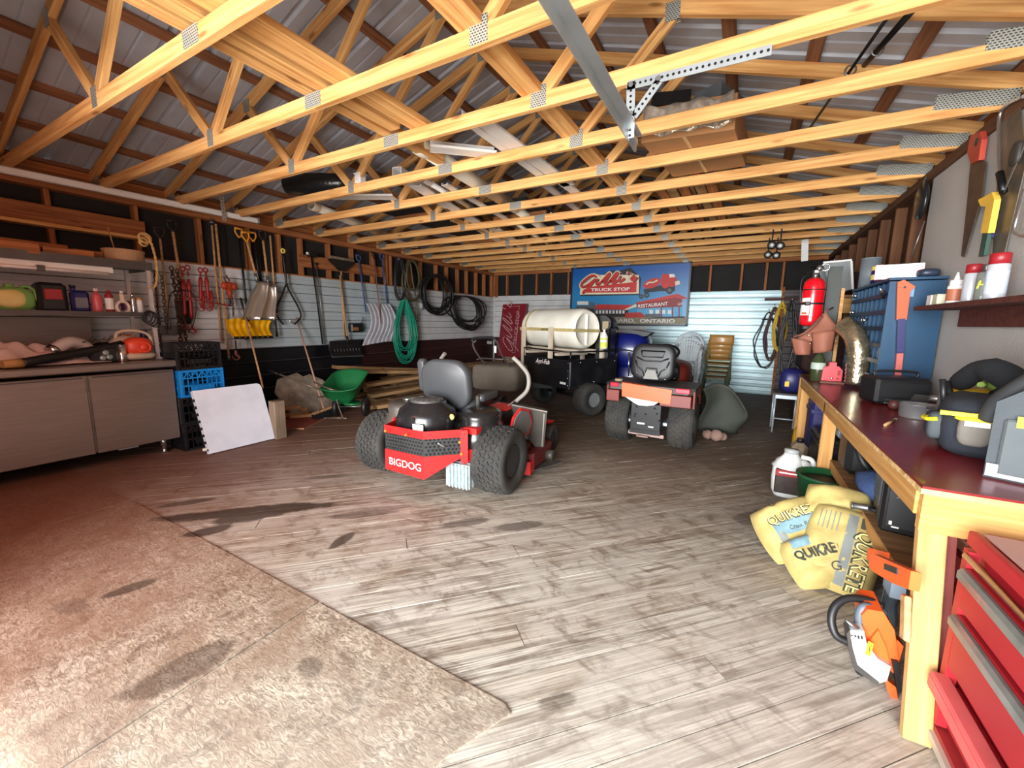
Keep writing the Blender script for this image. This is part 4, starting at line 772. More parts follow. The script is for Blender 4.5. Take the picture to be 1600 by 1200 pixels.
# hoses
HG = mat('green_hose', S(28, 142, 112), .4, 0, .06); HK = mat('black_hose', S(26, 28, 27), .5); HBr = mat('olive_hose', S(74, 68, 44), .5)
def coil(label, top, w, h, n, r, m, seed, x=-6.40, name='hose', pinch=.5, tilt=0, tail=None, dx=.02):
    rz = random.Random(seed); P = []; top = wp(*top, x)
    for i in range(n):
        ww, hh_ = w*rz.uniform(.5, 1.1), h*rz.uniform(.72, 1.04); ox = rz.uniform(0, .10)+dx*(i % 5)
        for j in range(18):
            a_ = 2*PI*j/18; s_ = math.sin(a_); cz = math.cos(a_); P.append(top+V((ox+.01*math.sin(3*a_), ww/2*s_*(1-pinch*(cz > 0)*cz)+tilt*(1-cz)*hh_/2, -hh_/2*(1-cz)))) 
    if tail: P += [wp(*q, x+.05) for q in tail]
    t = thing(name, label, 'hose', tuple(top), 0, 'hoses hung on the left wall'); MB().tube(bez(P, 3), r, 7).build('coils', m, t)
    q = P[-1]; d_ = (P[-1]-P[-2]).normalized(); MB().cyl(q, q+d_*.05, r*1.4).build('coupling', STEEL, t); return t
coil('bright green hose in a long hanging coil', (627, 468), .66, 1.38, 19, .011, HG, 4, pinch=.72)
coil('olive hose looped over the studs above the green hose', (640, 408), .62, .85, 3, .022, HBr, 6, pinch=.3, tail=[(645, 440), (650, 470), (651, 497)])
coil('thin black hose looped left of the olive hose', (620, 405), .4, .95, 2, .015, HK, 16, pinch=.3)
coil('round black hose coil hanging in the middle of the hoses', (678, 430), 1.15, 1.05, 6, .022, HK, 9, pinch=.1)
coil('wide black hose bundle hanging rightmost on the left wall', (722, 463), 1.75, .86, 9, .018, HK, 12, pinch=-.25, tilt=.3)
t = thing('outlet', 'grey metal outlet box under the black hose coil', 'outlet', tuple(wp(658, 478))); MB().box(wp(658, 478, -6.48), (.05, .12, .17), bev=.006).build('box', GALV, t); MB().box(wp(658, 478, -6.45), (.01, .07, .11)).build('socket_plate', WHT, t)
# white rail along the top of the left wall with its perforated hanger
t = thing('white_rail', 'long white pipe running along the top of the left wall', 'pipe', tuple(atx(200, 300, -6.28)))
a, c = atx(0, 264, -6.3), atx(402, 345, -6.3); d = (c-a).normalized(); MB().bar(a-d*.6, c, .06, .07, bev=.012).build('rail', WHT, t); MB().bar(c-d*.002, c+d*.015, .066, .078).build('end_cap', GALV, t)
def perf(mb, a, c, w, th, up, hp=.05, hr=.008):
    """flat punched bar: rows of dark slots set proud as small recess discs"""
    mb.bar(a, c, w, th, 0, up)
t = thing('perforated_hanger', 'punched metal hanger bracket holding the white rail', 'bracket', tuple(atx(348, 320, -6.24)))
p0, p1 = atx(345, 298, -6.23), atx(351, 345, -6.23); MB().bar(p0, p1, .05, .004, up=(1, 0, 0)).build('strap', GALV, t)
b = MB(); L_ = (p1-p0).length
for i in range(9): q = p0+(p1-p0)*((i+.5)/9); b.cyl(q+V((-.001, 0, 0)), q+V((.0035, 0, 0)), .007, 8)
b.build('punched_holes', BLK, t)
# ================================================================== machines in the middle
TREAD = mat('dusty_tyre_rubber', S(46, 45, 43), .85, 0, .2, 10, dirt=S(92, 86, 76), dirtamt=.3, bump=.2)
RIMG = mat('dark_grey_rim', S(62, 64, 66), .4, .4, .1, 8); RIMW = mat('pale_steel_rim', S(170, 172, 175), .35, .5)
def wheel(parent, c, ax, R, w, rr, rim=RIMG, rows=4, n=26, name='wheel', dish=.03):
    c, ax = V(c), V(ax).normalized(); W = None
    prof = [(rr, -w*.40), (rr+.01, -w*.46), (R*.86, -w*.5), (R*.95, -w*.44), (R*.985, -w*.25), (R*.985, w*.25), (R*.95, w*.44), (R*.86, w*.5), (rr+.01, w*.46), (rr, w*.40)]
    t = MB().lathe(prof, c, ax, n=32, caps=False).build('tyre', TREAD, parent)
    if rows:
        b = MB(); u = ax.orthogonal().normalized(); v = ax.cross(u); 
        for r in range(rows):
            o = -w*.40+w*.80*(r+.5)/rows; rad = R*(.985 if abs(o) < w*.27 else .955)
            for k in range(n):
                a = 2*PI*(k+.5*(r % 2))/n; d = u*math.cos(a)+v*math.sin(a); tn = ax.cross(d); m_ = (tn+ax*(.5 if r % 2 else -.5)).normalized(); b.box(c+ax*o+d*rad, (w*.8/rows*.74, 2*PI*R/n*.62, .02), rot=Matrix((m_.cross(d), m_, d)).transposed())
        b.build('tread_blocks', TREAD, t, kind='stuff')
    b = MB().lathe([(rr, w*.40), (rr*.93, w*.42), (rr*.86, w*.30), (rr*.5, w*.30-dish), (rr*.3, w*.34), (.03, w*.36), (0, w*.36)], c, ax, n=28).lathe([(0, -w*.3), (rr*.86, -w*.3), (rr, -w*.40)], c, ax, n=28, caps=False)
    b.build('rim', rim, t); b = MB()
    u = ax.orthogonal().normalized(); v = ax.cross(u)
    for k in range(5): a = 2*PI*k/5; q = c+(u*math.cos(a)+v*math.sin(a))*rr*.42+ax*w*.28; b.cyl(q, q+ax*.02, .008, 6)
    b.build('lug_nuts', STEEL, t, kind='stuff'); return t
# ---- red zero-turn mower
MR = mat('mower_red', S(226, 34, 34), .35, 0, .06, 4, coat=.3); MRD = mat('dusty_dark_red', S(104, 28, 30), .55, 0, .15, 8, dirt=S(90, 66, 58), dirtamt=.4)
GLB = mat('glossy_black_plastic', S(30, 29, 30), .25, 0, .1, 5, coat=.2); DTP = mat('dusty_black_plastic', S(58, 55, 52), .5, 0, .12, 6, dirt=S(96, 86, 74), dirtamt=.4); SEATM = mat('grey_black_vinyl', S(66, 68, 70), .42, 0, .06, 5, bump=.1, bscale=150)
t = thing('zero_turn_mower', 'red zero-turn lawn mower with black seat and big rear tyres', 'lawn mower', (-2.42, 2.93, 0), math.radians(4))
T_ = WM[t.as_pointer()]; G = lambda x, y, z: T_ @ V((x, y, z)); AX = (T_.to_3x3() @ V((1, 0, 0)))
class LB(MB):
    def __init__(s, M): super().__init__(); s.M = M
def L(): return LB(T_)
wheel(t, G(.63, .02, .295), AX, .295, .31, .15, rows=6, n=30); wheel(t, G(-.66, -.0, .295), -AX, .295, .31, .15, rows=6, n=30)
for sx in (-1, 1):
    w = wheel(t, G(sx*.62, 1.28, .165), AX*sx, .165, .15, .08, rows=0); L().tube([(sx*.62, 1.25, .36), (sx*.48, 1.1, .30)], .022).bar((sx*.60, 1.2, .375), (sx*.60, 1.34, .36), .12, .02).tube([(sx*.53, 1.28, .165), (sx*.53, 1.27, .34), (sx*.62, 1.25, .37)], .016).build('caster_fork', MR, t)
# guard: facets as plates with an opening covered by punched mesh
F = [(-.32, -.20), (-.27, -.44), (.17, -.47), (.41, -.26)]; TOP, MT, MBt = .60, .535, .385; BOT = [.32, .20, .19, .36]
for nm, za, zb in (('top_rail', (TOP,)*4, (MT,)*4), ('lower_guard', (MBt,)*4, BOT)):
    b = L()
    for i in range(3):
        (x0, y0), (x1, y1) = F[i], F[i+1]; d = V((x1-x0, y1-y0, 0)).normalized(); nn = V((-d.y, d.x, 0))*.006
        P = [V((x0, y0, zb[i])), V((x1, y1, zb[i+1])), V((x1, y1, za[i+1])), V((x0, y0, za[i]))]; b.add(P+[p+nn for p in P], [[0, 1, 2, 3], [7, 6, 5, 4], [0, 4, 5, 1], [1, 5, 6, 2], [2, 6, 7, 3], [3, 7, 4, 0]])
    b.build(nm, MR, t)
L().box((.415, -.235, .46), (.06, .09, .28), rot=Matrix.Rotation(.6, 3, 'Z')).box((.46, -.14, .58), (.12, .14, .05)).bar((.40, -.25, .34), (.62, .0, .45), .02, .10).bar((-.36, -.2, .34), (-.42, .1, .40), .02, .10).box((-.37, -.16, .46), (.02, .1, .28)).build('guard_bracket', MR, t)
def meshmat():
    m = bpy.data.materials.new('punched_black_mesh'); m.use_nodes = True; nt = m.node_tree; b = nt.nodes['Principled BSDF']; tc = nd(nt, 'ShaderNodeTexCoord'); mp = nd(nt, 'ShaderNodeMapping'); mp.inputs['Scale'].default_value = (1, 1, 1); v = nd(nt, 'ShaderNodeTexVoronoi'); v.inputs['Scale'].default_value = 34; v.inputs['Randomness'].default_value = .0
    nt.links.new(tc.outputs['Object'], v.inputs['Vector']); r = nd(nt, 'ShaderNodeMapRange'); r.inputs[1].default_value = .32; r.inputs[2].default_value = .38; r.inputs[3].default_value = .004; r.inputs[4].default_value = .03; nt.links.new(v.outputs['Distance'], r.inputs[0]); nt.links.new(r.outputs[0], b.inputs['Base Color']); b.inputs['Roughness'].default_value = .5; return m
b = L()
for i in (1, 2):
    (x0, y0), (x1, y1) = F[i], F[i+1]; b.bar((x0, y0+.01, (MT+MBt)/2), (x1, y1+.01, (MT+MBt)/2), .004, MT-MBt)
b.build('mesh_panel', meshmat(), t)
b = L(); hm = mat('mesh_hole_dark', S(8, 8, 9), .9)
for i in (1, 2):
    (x0, y0), (x1, y1) = F[i], F[i+1]; a, c = V((x0, y0, 0)), V((x1, y1, 0)); d = (c-a).normalized(); nn = V((d.y, -d.x, 0))
    for r in range(5):
        k = int((c-a).length/.032)
        for j in range(k): q = a+d*((j+.5+.5*(r % 2))/(k+.6)*(c-a).length)+V((0, .01, MBt+.018+r*.031)); b.cyl(q+nn*.003, q+nn*.0045, .0105, 6)
b.build('mesh_holes', hm, t, kind='stuff')
b = L()
for x, z in ((-.2, .568), (.02, .562), (.41, .5), (.425, .40)): b.cyl((x, -.495 if x < .2 else -.275, z), (x, -.51 if x < .2 else -.30, z), .011, 8)
b.build('bolts', mat('brass_bolt', S(200, 150, 60), .35, .6), t)
bt = MB(); p0, p1 = G(-.27, -.44, 0), G(.17, -.47, 0); d = (p1-p0).normalized(); nn = d.cross(V((0, 0, 1))); textmesh(bt, 'BIGDOG', p0+d*.045+V((0, 0, .255))+nn*.003, d, (0, 0, 1), .092, sx=1.05); bt.build('lettering', mat('white_lettering', S(238, 225, 220), .5), t)
# engine
L().lathe([(.24, .44), (.255, .50), (.262, .64), (.24, .71), (.17, .755), (.165, .78), (0, .785)], (-.05, -.12, 0), n=36, sx=1.06, sy=1).box((-.20, -.30, .56), (.05, .1, .2), bev=.01).box((-.0, -.36, .58), (.02, .05, .2), bev=.005).build('engine_shroud', GLB, t)
L().lathe([(.155, .775), (.14, .80), (.09, .815), (0, .82)], (-.05, -.12, 0), n=28).build('intake_screen', mat('intake_mesh', S(84, 82, 80), .5, .3, .4, 120), t)
b = L()
for k in range(16): a = 2*PI*k/16; b.bar((-.05+.03*math.cos(a), -.12+.03*math.sin(a), .822), (-.05+.145*math.cos(a), -.12+.145*math.sin(a), .80), .006, .006)
b.build('screen_ribs', DTP, t, kind='stuff')
L().box((.05, -.385, .60), (.11, .004, .055)).build('sticker', WHT, t)
b = L(); rz = random.Random(1)
for i in range(8): b.tube(bez([(-.27+i*.07, -.33, .47+rz.uniform(0, .03)), (-.25+i*.07, -.38, .50), (-.2+i*.07, -.35, .46)]), .012)
b.build('exhaust_pipes', CHR, t)
L().box((.0, -.15, .36), (.55, .5, .18), bev=.03).build('engine_block', DTP, t)
AL = mat('cast_aluminium', S(190, 205, 205), .35, .5, .15, 25, bump=.4, bscale=30)
b = L().box((.37, -.12, .19), (.2, .28, .18), bev=.02)
for i in range(6): b.box((.30+i*.035, -.27, .19), (.012, .05, .2)); 
for i in range(5): b.box((.37, -.26+i*.06, .19), (.24, .014, .21))
b.build('transaxle', AL, t); L().box((-.35, -.1, .19), (.2, .26, .17), bev=.02).build('transaxle', AL, t)
L().cyl((-.6, .02, .295), (.6, .02, .295), .03).build('axle', DTP, t)
# tanks / fender boxes
for sx in (-1, 1):
    L().lathe([(.20, .40), (.215, .43), (.205, .52), (.175, .60), (.165, .62), (.175, .66), (.165, .70), (.12, .72), (0, .72)], (sx*.42, .06, 0), n=30, sy=1.25).build('fuel_tank', GLB if sx > 0 else DTP, t)
L().lathe([(.025, 0), (.028, .02), (.012, .03), (0, .03)], (.22, -.12, .66), (.2, -1, .1), n=10).build('tank_knob', mat('yellow_knob', S(215, 190, 110), .5), t)
L().cyl((-.42, .06, .72), (-.42, .06, .745), .05).build('fuel_cap', CHR, t)
L().box((0, .42, .48), (.84, .86, .16), bev=.05).box((0, .95, .35), (.8, .62, .05), bev=.02).build('frame_body', DTP, t)
L().bar((-.36, .2, .42), (-.36, 1.15, .28), .06, .07).bar((.36, .2, .42), (.36, 1.15, .28), .06, .07).bar((-.5, 1.12, .29), (.5, 1.12, .29), .07, .07).build('frame_rail', MR, t)
# seat: rounded back with side roll, cushion and folded armrests
def rr(w, h, r, n=6): return [(x*(w/2-r)+r*math.cos(a), y*(h/2-r)+r*math.sin(a)) for x, y, a0 in ((1, 1, 0), (-1, 1, PI/2), (-1, -1, PI), (1, -1, 1.5*PI)) for a in [a0+PI/2*i/n for i in range(n+1)]]
def pad(mb, c, w, h, d, r, ux, uy, puff=.5):
    """puffed cushion plate: stacked rounded rectangles"""
    ux, uy = V(ux), V(uy); uz = ux.cross(uy); base = None; st = [(.90, -d/2), (.98, -d*.38), (1, -d*.1), (1, d*.1), (.98, d*.3), (.90, d*.44), (.75, d/2), (.4, d*.54)]; vs = []
    for s_, z in st:
        poly = rr(w*s_, h*s_, min(r*s_, w*s_/2-.001, h*s_/2-.001)); n = len(poly); vs += [V(c)+ux*p[0]+uy*p[1]+uz*z for p in poly]
    fs = [[i*n+k, i*n+(k+1) % n, (i+1)*n+(k+1) % n, (i+1)*n+k] for i in range(len(st)-1) for k in range(n)]+[list(range(n))[::-1], [(len(st)-1)*n+k for k in range(n)]]
    return mb.add(vs, fs, 0, True)
bk = L(); pad(bk, (-.02, .16, .90), .54, .48, .12, .17, (-1, 0, 0), (0, -.14, .99)); bk.build('seat_back', SEATM, t)
cu = L(); pad(cu, (-.02, .44, .70), .52, .50, .13, .12, (1, 0, 0), (0, 1, .08)); cu.build('seat_cushion', SEATM, t)
ar = L(); pad(ar, (-.33, .20, .96), .34, .085, .08, .04, (0, -.12, .99), (0, 1, .12)); ar.build('armrest', SEATM, t)
ar = L(); pad(ar, (.28, .42, .77), .085, .34, .07, .04, (1, 0, 0), (0, 1, 0)); ar.build('armrest', SEATM, t)
L().box((.27, .26, .72), (.04, .06, .16), bev=.01).box((-.02, .32, .58), (.34, .4, .12), bev=.02).build('seat_mount', DTP, t)
# control levers
LV = mat('grey_foam_grip', S(138, 132, 124), .6)
for sx in (-1, 1):
    L().tube(bez([(sx*.30, .52, .58), (sx*.38, .62, .62), (sx*.50, .74, .74)]), .012).build('lever_rod', CHR, t)
    L().tube(bez([(sx*.46, .70, .68), (sx*.56, .76, .80), (sx*.57, .76, .95), (sx*.50, .73, 1.06), (sx*.42, .70, 1.14)]), .022, 10).build('control_lever', LV, t)
# side panel with red edge
sp = [(-.02, .44), (.06, .60), (.16, .66), (.30, .62), (.36, .50), (.30, .40), (.2, .42), (.1, .50), (.05, .48)]
L().prism([(p[0]*1.18-.02, (p[1]-.53)*1.15+.53) for p in sp], (.60, .26, 0), (.12, 1, 0), (0, 0, 1), (.02, 0, 0)).build('side_panel_edge', MR, t); L().prism(sp, (.622, .26, 0), (.12, 1, 0), (0, 0, 1), (.008, 0, 0)).build('side_panel', mat('grey_decal', S(112, 112, 110), .45), t)
L().box((.34, .62, .63), (.26, .3, .02), bev=.006).build('red_console_top', MR, t)
# deck and chute
L().prism([(-.74, .42), (.60, .38), (.76, .50), (.76, 1.0), (.5, 1.12), (-.5, 1.12), (-.78, .95)], (0, 0, .07), (1, 0, 0), (0, 1, 0), (0, 0, .15)).lathe([(.17, 0), (.15, .05), (.06, .06), (.05, .1), (0, .1)], (.5, .62, .22)).lathe([(.17, 0), (.15, .05), (.06, .06), (.05, .1), (0, .1)], (-.5, .62, .22)).build('mower_deck', MRD, t)
L().box((.665, .385, .095), (.17, .012, .13), rot=Matrix.Rotation(.35, 3, 'Z')).box((.75, .47, .10), (.012, .14, .13), rot=Matrix.Rotation(.1, 3, 'Z')).build('deck_corner', MR, t)
L().cyl((.76, .86, .11), (.84, .86, .11), .055, 16).build('anti_scalp_roller', DTP, t); L().bar((.7, .55, .03), (.95, .75, .10), .10, .01).build('chute_lip', DTP, t)
b = L(); q0, q1 = V((.46, .60, 0)), V((.78, .78, 0)); dd = (q1-q0).normalized(); Lq = (q1-q0).length; nz_ = V((-dd.y, dd.x, 0))
b.prism([(0, .66), (Lq, .59), (Lq*.93, .18), (Lq*.80, .17), (Lq*.08, .48)], q0, dd, (0, 0, 1), nz_*.16); b.build('discharge_chute', mat('dusty_rubber_chute', S(72, 67, 60), .7, 0, .08, 5), t)
L().bar(q0+V((0, 0, .665)), q1+V((0, 0, .592)), .02, .012).bar(q0+dd*(Lq-.03)+V((0, 0, .57))-nz_*.004, q0+dd*(Lq*.88)+V((0, 0, .2))-nz_*.004, .014, .004).build('chute_trim', LV, t)
L().prism([(0, 0), (.12, -.02), (.16, -.16), (.03, -.13)], (.52, .52, .50), (.9, .3, 0), (0, 0, 1), (.004, -.01, 0)).build('warning_plate', mat('grey_warning_label', S(128, 132, 130), .5), t)
# ---- walk-behind mower with grey bag, behind
t = thing('push_mower', 'old walk-behind mower with bent handlebar and grey-brown catcher', 'lawn mower', (-3.85, 5.3, 0)); BAGM = mat('grey_brown_fabric', S(104, 96, 84), .85, 0, .1, 6, bump=.3, bscale=60); HBM = mat('worn_handlebar', S(96, 86, 84), .4, .5)
Pm = lambda px, py, y: aty(px, py, y)
b = MB(); b.blob(Pm(782, 588, 5.35)+V((0, 0, -.0)), (.38, .30, .20), p=.3, n=24, rot=Quaternion((0, 0, 1), .15)); b.build('grass_catcher', BAGM, t)
MB().tube(bez([Pm(745, 562, 5.0), Pm(752, 560, 5.0), Pm(775, 561, 5.0), Pm(798, 562, 5.1)]), .012).build('handle_brace', HBM, t)
for P in ([(740, 536), (738, 530), (748, 528), (770, 528), (776, 535)],): MB().tube(bez([Pm(x, y, 4.9) for x, y in P]), .02).build('handle_bar_grip', BLK, t)
MB().tube(bez([Pm(760, 572, 5.1), Pm(745, 552, 4.95), Pm(739, 538, 4.9), Pm(744, 532, 4.9)]), .014).build('handle_tube', HBM, t); MB().tube(bez([Pm(776, 532, 4.9), Pm(784, 555, 5.0), Pm(800, 578, 5.2), Pm(808, 600, 5.4)]), .014).build('handle_tube', HBM, t)
MB().box(Pm(774, 546, 4.92), (.035, .02, .10), bev=.004).build('hang_tag', WHT, t); MB().box(Pm(765, 532, 4.9)+V((0, 0, -.03)), (.08, .04, .05), bev=.01).build('throttle', STEEL, t)
b = MB(); b.box((-3.85, 5.5, .26), (.62, .85, .16), bev=.06); b.build('deck', DTP, t); MB().lathe([(.18, 0), (.19, .12), (.12, .18), (0, .19)], (-3.85, 5.8, .34)).build('engine', GLB, t)
for x in (-4.2, -3.5):
    for y in (5.15, 5.9): wheel(t, (x, y, .13), (1 if x > -3.8 else -1, 0, 0), .13, .06, .07, rows=0)
# ---- black utility cart with white tank
t = thing('utility_cart', 'black steel garden cart carrying a white tank', 'cart', (-2.6, 6.6, 0)); CB = mat('cart_black_paint', S(22, 22, 26), .35, .1, .1, 5, dirt=S(60, 58, 60), dirtamt=.3)
K = V((-2.35, 6.05, 0)); tl = V((-3.48, 6.62, 0)); sd = V((-1.86, 6.95, 0)); bk = tl+sd-K; up = V((0, 0, 1))
def pan(nm, a, c, z0_, z1_, th_=.02): 
    d = (c-a).normalized(); return MB().bar(a+up*(z0_+z1_)/2, c+up*(z0_+z1_)/2, th_, z1_-z0_, bev=.004).build(nm, CB, t)
pan('side_panel', K, tl, .44, .90); pan('tailgate', K, sd, .50, .92); pan('side_panel', sd, bk, .44, .9); pan('front_panel', tl, bk, .44, .9); MB().prism([(0, 0), (1, 0), (1, 1), (0, 1)], K+up*.45, tl-K, sd-K, up*.02).build('bed_floor', CB, t)
b = MB()
for a, c in ((K, tl), (K, sd), (sd, bk), (tl, bk)): b.cyl(a+up*1.04, c+up*1.04, .014)
b.build('top_rail', BLKM, t)
b = MB()
for q in (K, tl, sd, bk): b.cyl(q+up*.88, q+up*1.05, .014)
b.build('rail_posts', BLKM, t)
b = MB(); rz = random.Random(4)
for z in (.50, .62, .74, .86): q = K+(tl-K)*.03+up*z+(tl-K).cross(up).normalized()*(-.012); b.blob(q, (.009, .009, .009), n=6, k=4)
for f in (.2, .55, .95): b.blob(K+(sd-K)*f+up*.87+V((.01, -.015, 0)), (.012, .012, .012), n=6, k=4)
b.blob(K+(sd-K)*.5+up*.54+V((.012, -.018, 0)), (.016, .016, .016), n=6, k=4); b.build('rivets', CHR, t)
d = (K-tl).normalized(); nn = d.cross(up); b = MB(); textmesh(b, 'Agri-Fab', tl+d*.38+up*.80+nn*.013, d, up, .11, shear=.3, bold=.002); b.build('lettering', mat('white_lettering', S(238, 225, 220)), t)
MB().bar(K-d*.22+up*.53+nn*.013, K-d*.08+up*.53+nn*.013, .004, .035).build('sticker', WHT, t)
wheel(t, (-2.12, 6.36, .27), (.88, -.47, 0), .27, .28, .12, RIMW, rows=0); wheel(t, (-1.92, 7.0, .27), (.88, -.47, 0), .27, .26, .12, RIMG, rows=0); wheel(t, (-3.2, 6.9, .24), (-.9, .4, 0), .24, .2, .12, RIMG, rows=0)
b = MB().bar(K+(tl-K)*.3+up*.38, bk+(sd-bk)*.3+up*.38, .08, .1).bar(K+(tl-K)*.8+up*.38, bk+(sd-bk)*.8+up*.38, .05, .1).bar((-2.2, 6.4, .28), (-3.1, 6.9, .26), .04, .05); b.bar(tl+(bk-tl)*.5+up*.36, tl+(bk-tl)*.5+(tl-K)*.9+up*.3, .05, .06); b.build('chassis', BLKM, t)
# tank cradle of timber + straps + tank
c0, c1 = V((-3.53, 7.06, 1.40)), V((-2.24, 6.49, 1.40)); ax = (c1-c0).normalized(); nn = ax.cross(up).normalized(); R_ = .335
t2 = thing('water_tank', 'white plastic tank strapped down in the black cart', 'tank', tuple((c0+c1)/2-up*.335)); TW = mat('milky_white_tank', S(232, 228, 214), .4, 0, .04, 3, dirt=S(180, 170, 140), dirtamt=.2)
Lt = (c1-c0).length; prof = [(0, 0), (R_*.5, .0), (R_*.85, .02), (R_*.97, .07), (R_, .14)]
for i in range(3): z = .14+(Lt-.28)*(i+.5)/3; prof += [(R_, z-.06), (R_*.985, z), (R_, z+.06)]
prof += [(R_, Lt-.14), (R_*.97, Lt-.07), (R_*.88, Lt-.02), (R_*.80, Lt-.012), (R_*.76, Lt-.035), (R_*.4, Lt-.04), (0, Lt-.04)]
MB().lathe(prof, c0, ax, n=40).build('tank_shell', TW, t2); MB().bar(c1-ax*.03-up*.26, c1-ax*.03+up*.24, .05, .03, bev=.01).build('end_rib', TW, t2); MB().torus(c1-ax*.012, R_*.84, .012, ax, n=36).build('end_ring', TW, t2)
SM = mat('dirty_yellow_strap', S(178, 160, 104), .8, 0, .2, 20)
def strap(P, w=.05): MB().tube(P, .026, 4, flat=.12, up=nn).build('strap', SM, t2)
b = MB()
for f, cl_ in ((.14, 0),):
    q = c0+ax*Lt*f; P = [q+(nn*math.cos(a)+up*math.sin(a))*(R_+.006) for a in [PI*i/16-.1 for i in range(19)]]
    for i in range(len(P)-1): b.bar(P[i], P[i+1], .045, .004, up=((P[i]+P[i+1])/2-q))
q0 = c0+nn*(R_+.006)-ax*.02-up*.02; q1 = c1+nn*(R_+.006)+ax*.02-up*.02; b.bar(q0+ax*.06, q0+ax*.9, .055, .004, up=nn); b.bar(q0+ax*.9, q1, .05, .004, up=nn); b.bar(q1, c1+ax*.02-up*.03-nn*.28, .045, .004, up=ax); b.bar(q0+ax*.06, c0-ax*.02-nn*.1-up*.05, .045, .004, up=(-1, 0, 0)); b.build('strap', SM, t2)
b = MB(); textmesh(b, 'DICKSON', q0+ax*.84+nn*.006+up*.014, -ax, -up, .04, bold=.001); b.build('strap_lettering', mat('dark_strap_print', S(50, 46, 30), .7), t2)
PAL = mat('pale_timber', S(205, 190, 168), .7, 0, .1, 10)
t3 = thing('tank_cradle', 'pale timber cradle posts holding the white tank on the cart', 'cradle', tuple((c0+c1)/2*V((1, 1, 0)).x and (-2.9, 6.7, .47)))
for f, s_ in ((.14, 1), (.66, 1), (.06, -1), (.68, -1), (1.0, -1)):
    if 1:
        q = c0+ax*(Lt*f)+nn*s_*(R_+.04); q.z = 0; MB().box(q+up*.95, (.07, .05, .94 if f != 1.0 else .8), rot=Matrix((ax, nn, up)).transposed()).build('post', PAL, t3)
q = c0-up*.37; MB().bar(q+nn*.2, q+ax*Lt+nn*.2, .05, .07).build('rail', PAL, t3); MB().bar(q-nn*.2, q+ax*Lt-nn*.2, .05, .07).build('rail', PAL, t3)
for f in (.2, .75): MB().bar(q+ax*Lt*f-nn*.35-up*.06, q+ax*Lt*f+nn*.35-up*.06, .09, .04).build('cross_board', PAL, t3)
# spray-bottle and pump beside the tank
t = thing('pump_bottle', 'white and yellow bottle standing upright beside the white tank', 'bottle', tuple(aty(943, 545, 6.7))); q = aty(943, 545, 6.7); MB().lathe([(.06, 0), (.065, .02), (.065, .2), (.03, .27), (.025, .28), (.0, .28)], q, n=18).build('bottle_body', WHT, t); MB().lathe([(.067, .02), (.067, .11)], q, n=18, caps=False).lathe([(.066, .15), (.066, .18)], q, n=18, caps=False).build('sticker', mat('yellow_green_label', S(214, 220, 90), .5), t); MB().cyl(q+up*.28, q+up*.32, .02).build('cap', WHT, t)
q = aty(945, 512, 7.0); t = thing('air_compressor', 'black round-topped machine with beige plate behind the white tank', 'machine', (q.x, 7.0, 0)); MB().box((q.x, 7.05, .75), (.28, .35, 1.46), bev=.03).lathe([(.15, -.18), (.16, -.1), (.16, .1), (.15, .18)], (q.x, 7.05, 1.48), (0, 1, 0)).build('body', BLKM, t); MB().box((q.x+.05, 6.866, 1.45), (.10, .012, .16)).build('plate', mat('beige_plate', S(150, 135, 100), .5), t); MB().torus((q.x, 6.86, 1.5), .14, .02, (0, 1, 0), a0=0, a1=PI).build('grab_handle', BLK, t)
# blue machine (snow thrower / ride-on) behind
DB = mat('deep_blue_paint', S(18, 30, 110), .3, 0, .08, 4, coat=.3)
t = thing('snow_blower', 'deep blue machine with black chute and upright chrome bars behind the tractor', 'machine', (-1.9, 7.9, 0)); Q = lambda px, py, y=7.8: aty(px, py, y)
c = Q(975, 560); b = MB(); b.blob((c.x, 7.95, .98), (.46, .42, .36), p=.55); b.blob((c.x, 8.0, .45), (.45, .42, .40), p=.5); b.build('body', DB, t)
c = Q(982, 528); MB().prism([(-.25, 0), (.36, .10), (.42, .16), (.1, .2), (-.28, .08)], (c.x, 7.7, c.z-.05), (1, 0, 0), (0, 0, 1), (0, .4, 0)).build('chute_top', BLK, t); MB().box(Q(995, 530, 7.68), (.10, .02, .05), bev=.01).build('lamp', CHR, t)
for a_, c_ in (((962, 552), (961, 590)), ((983, 550), (982, 588))): MB().cyl(Q(*a_, 7.35), Q(*c_, 7.35), .016).build('upright_bar', CHR, t)
MB().tube(bez([Q(930, 575, 7.2), Q(945, 558, 7.3), Q(962, 540, 7.4), Q(966, 520, 7.6)]), .015).tube(bez([Q(966, 515, 7.6), Q(955, 500, 7.6), Q(950, 492, 7.6)]), .02).tube(bez([Q(958, 548, 7.3), Q(970, 546, 7.3), Q(990, 549, 7.3)]), .012).build('control_rods', BLKM, t)
for x in (-.35, .35): wheel(t, (Q(975, 560).x+x, 7.75, .24), (1 if x > 0 else -1, 0, 0), .24, .15, .12, rows=0)
# ---- garden tractor, rear view
t = thing('garden_tractor', 'garden tractor seen from behind with orange rear panel and black seat', 'tractor', (-.95, 5.3, 0), math.radians(-1)); T_ = WM[t.as_pointer()]; G = lambda x, y, z: T_ @ V((x, y, z)); AX = T_.to_3x3() @ V((1, 0, 0))
OR = mat('bright_orange_paint', S(250, 92, 30), .4, 0, .04, 4); TRD = mat('dark_red_hood', S(118, 40, 30), .45, 0, .1, 5, dirt=S(110, 60, 46), dirtamt=.3)
wheel(t, G(-.37, .0, .30), -AX, .30, .29, .13, RIMW, rows=6, n=28); wheel(t, G(.39, .0, .30), AX, .30, .29, .13, RIMW, rows=6, n=28)
for sx in (-1, 1): wheel(t, G(sx*.38, 1.25, .19), AX*sx, .19, .16, .09, RIMW, rows=0); L().cyl((sx*.2, 0, .30), (sx*.3, 0, .30), .03).box((sx*.22, -.12, .29), (.09, .08, .05), bev=.01).build('axle_end', GALV, t)
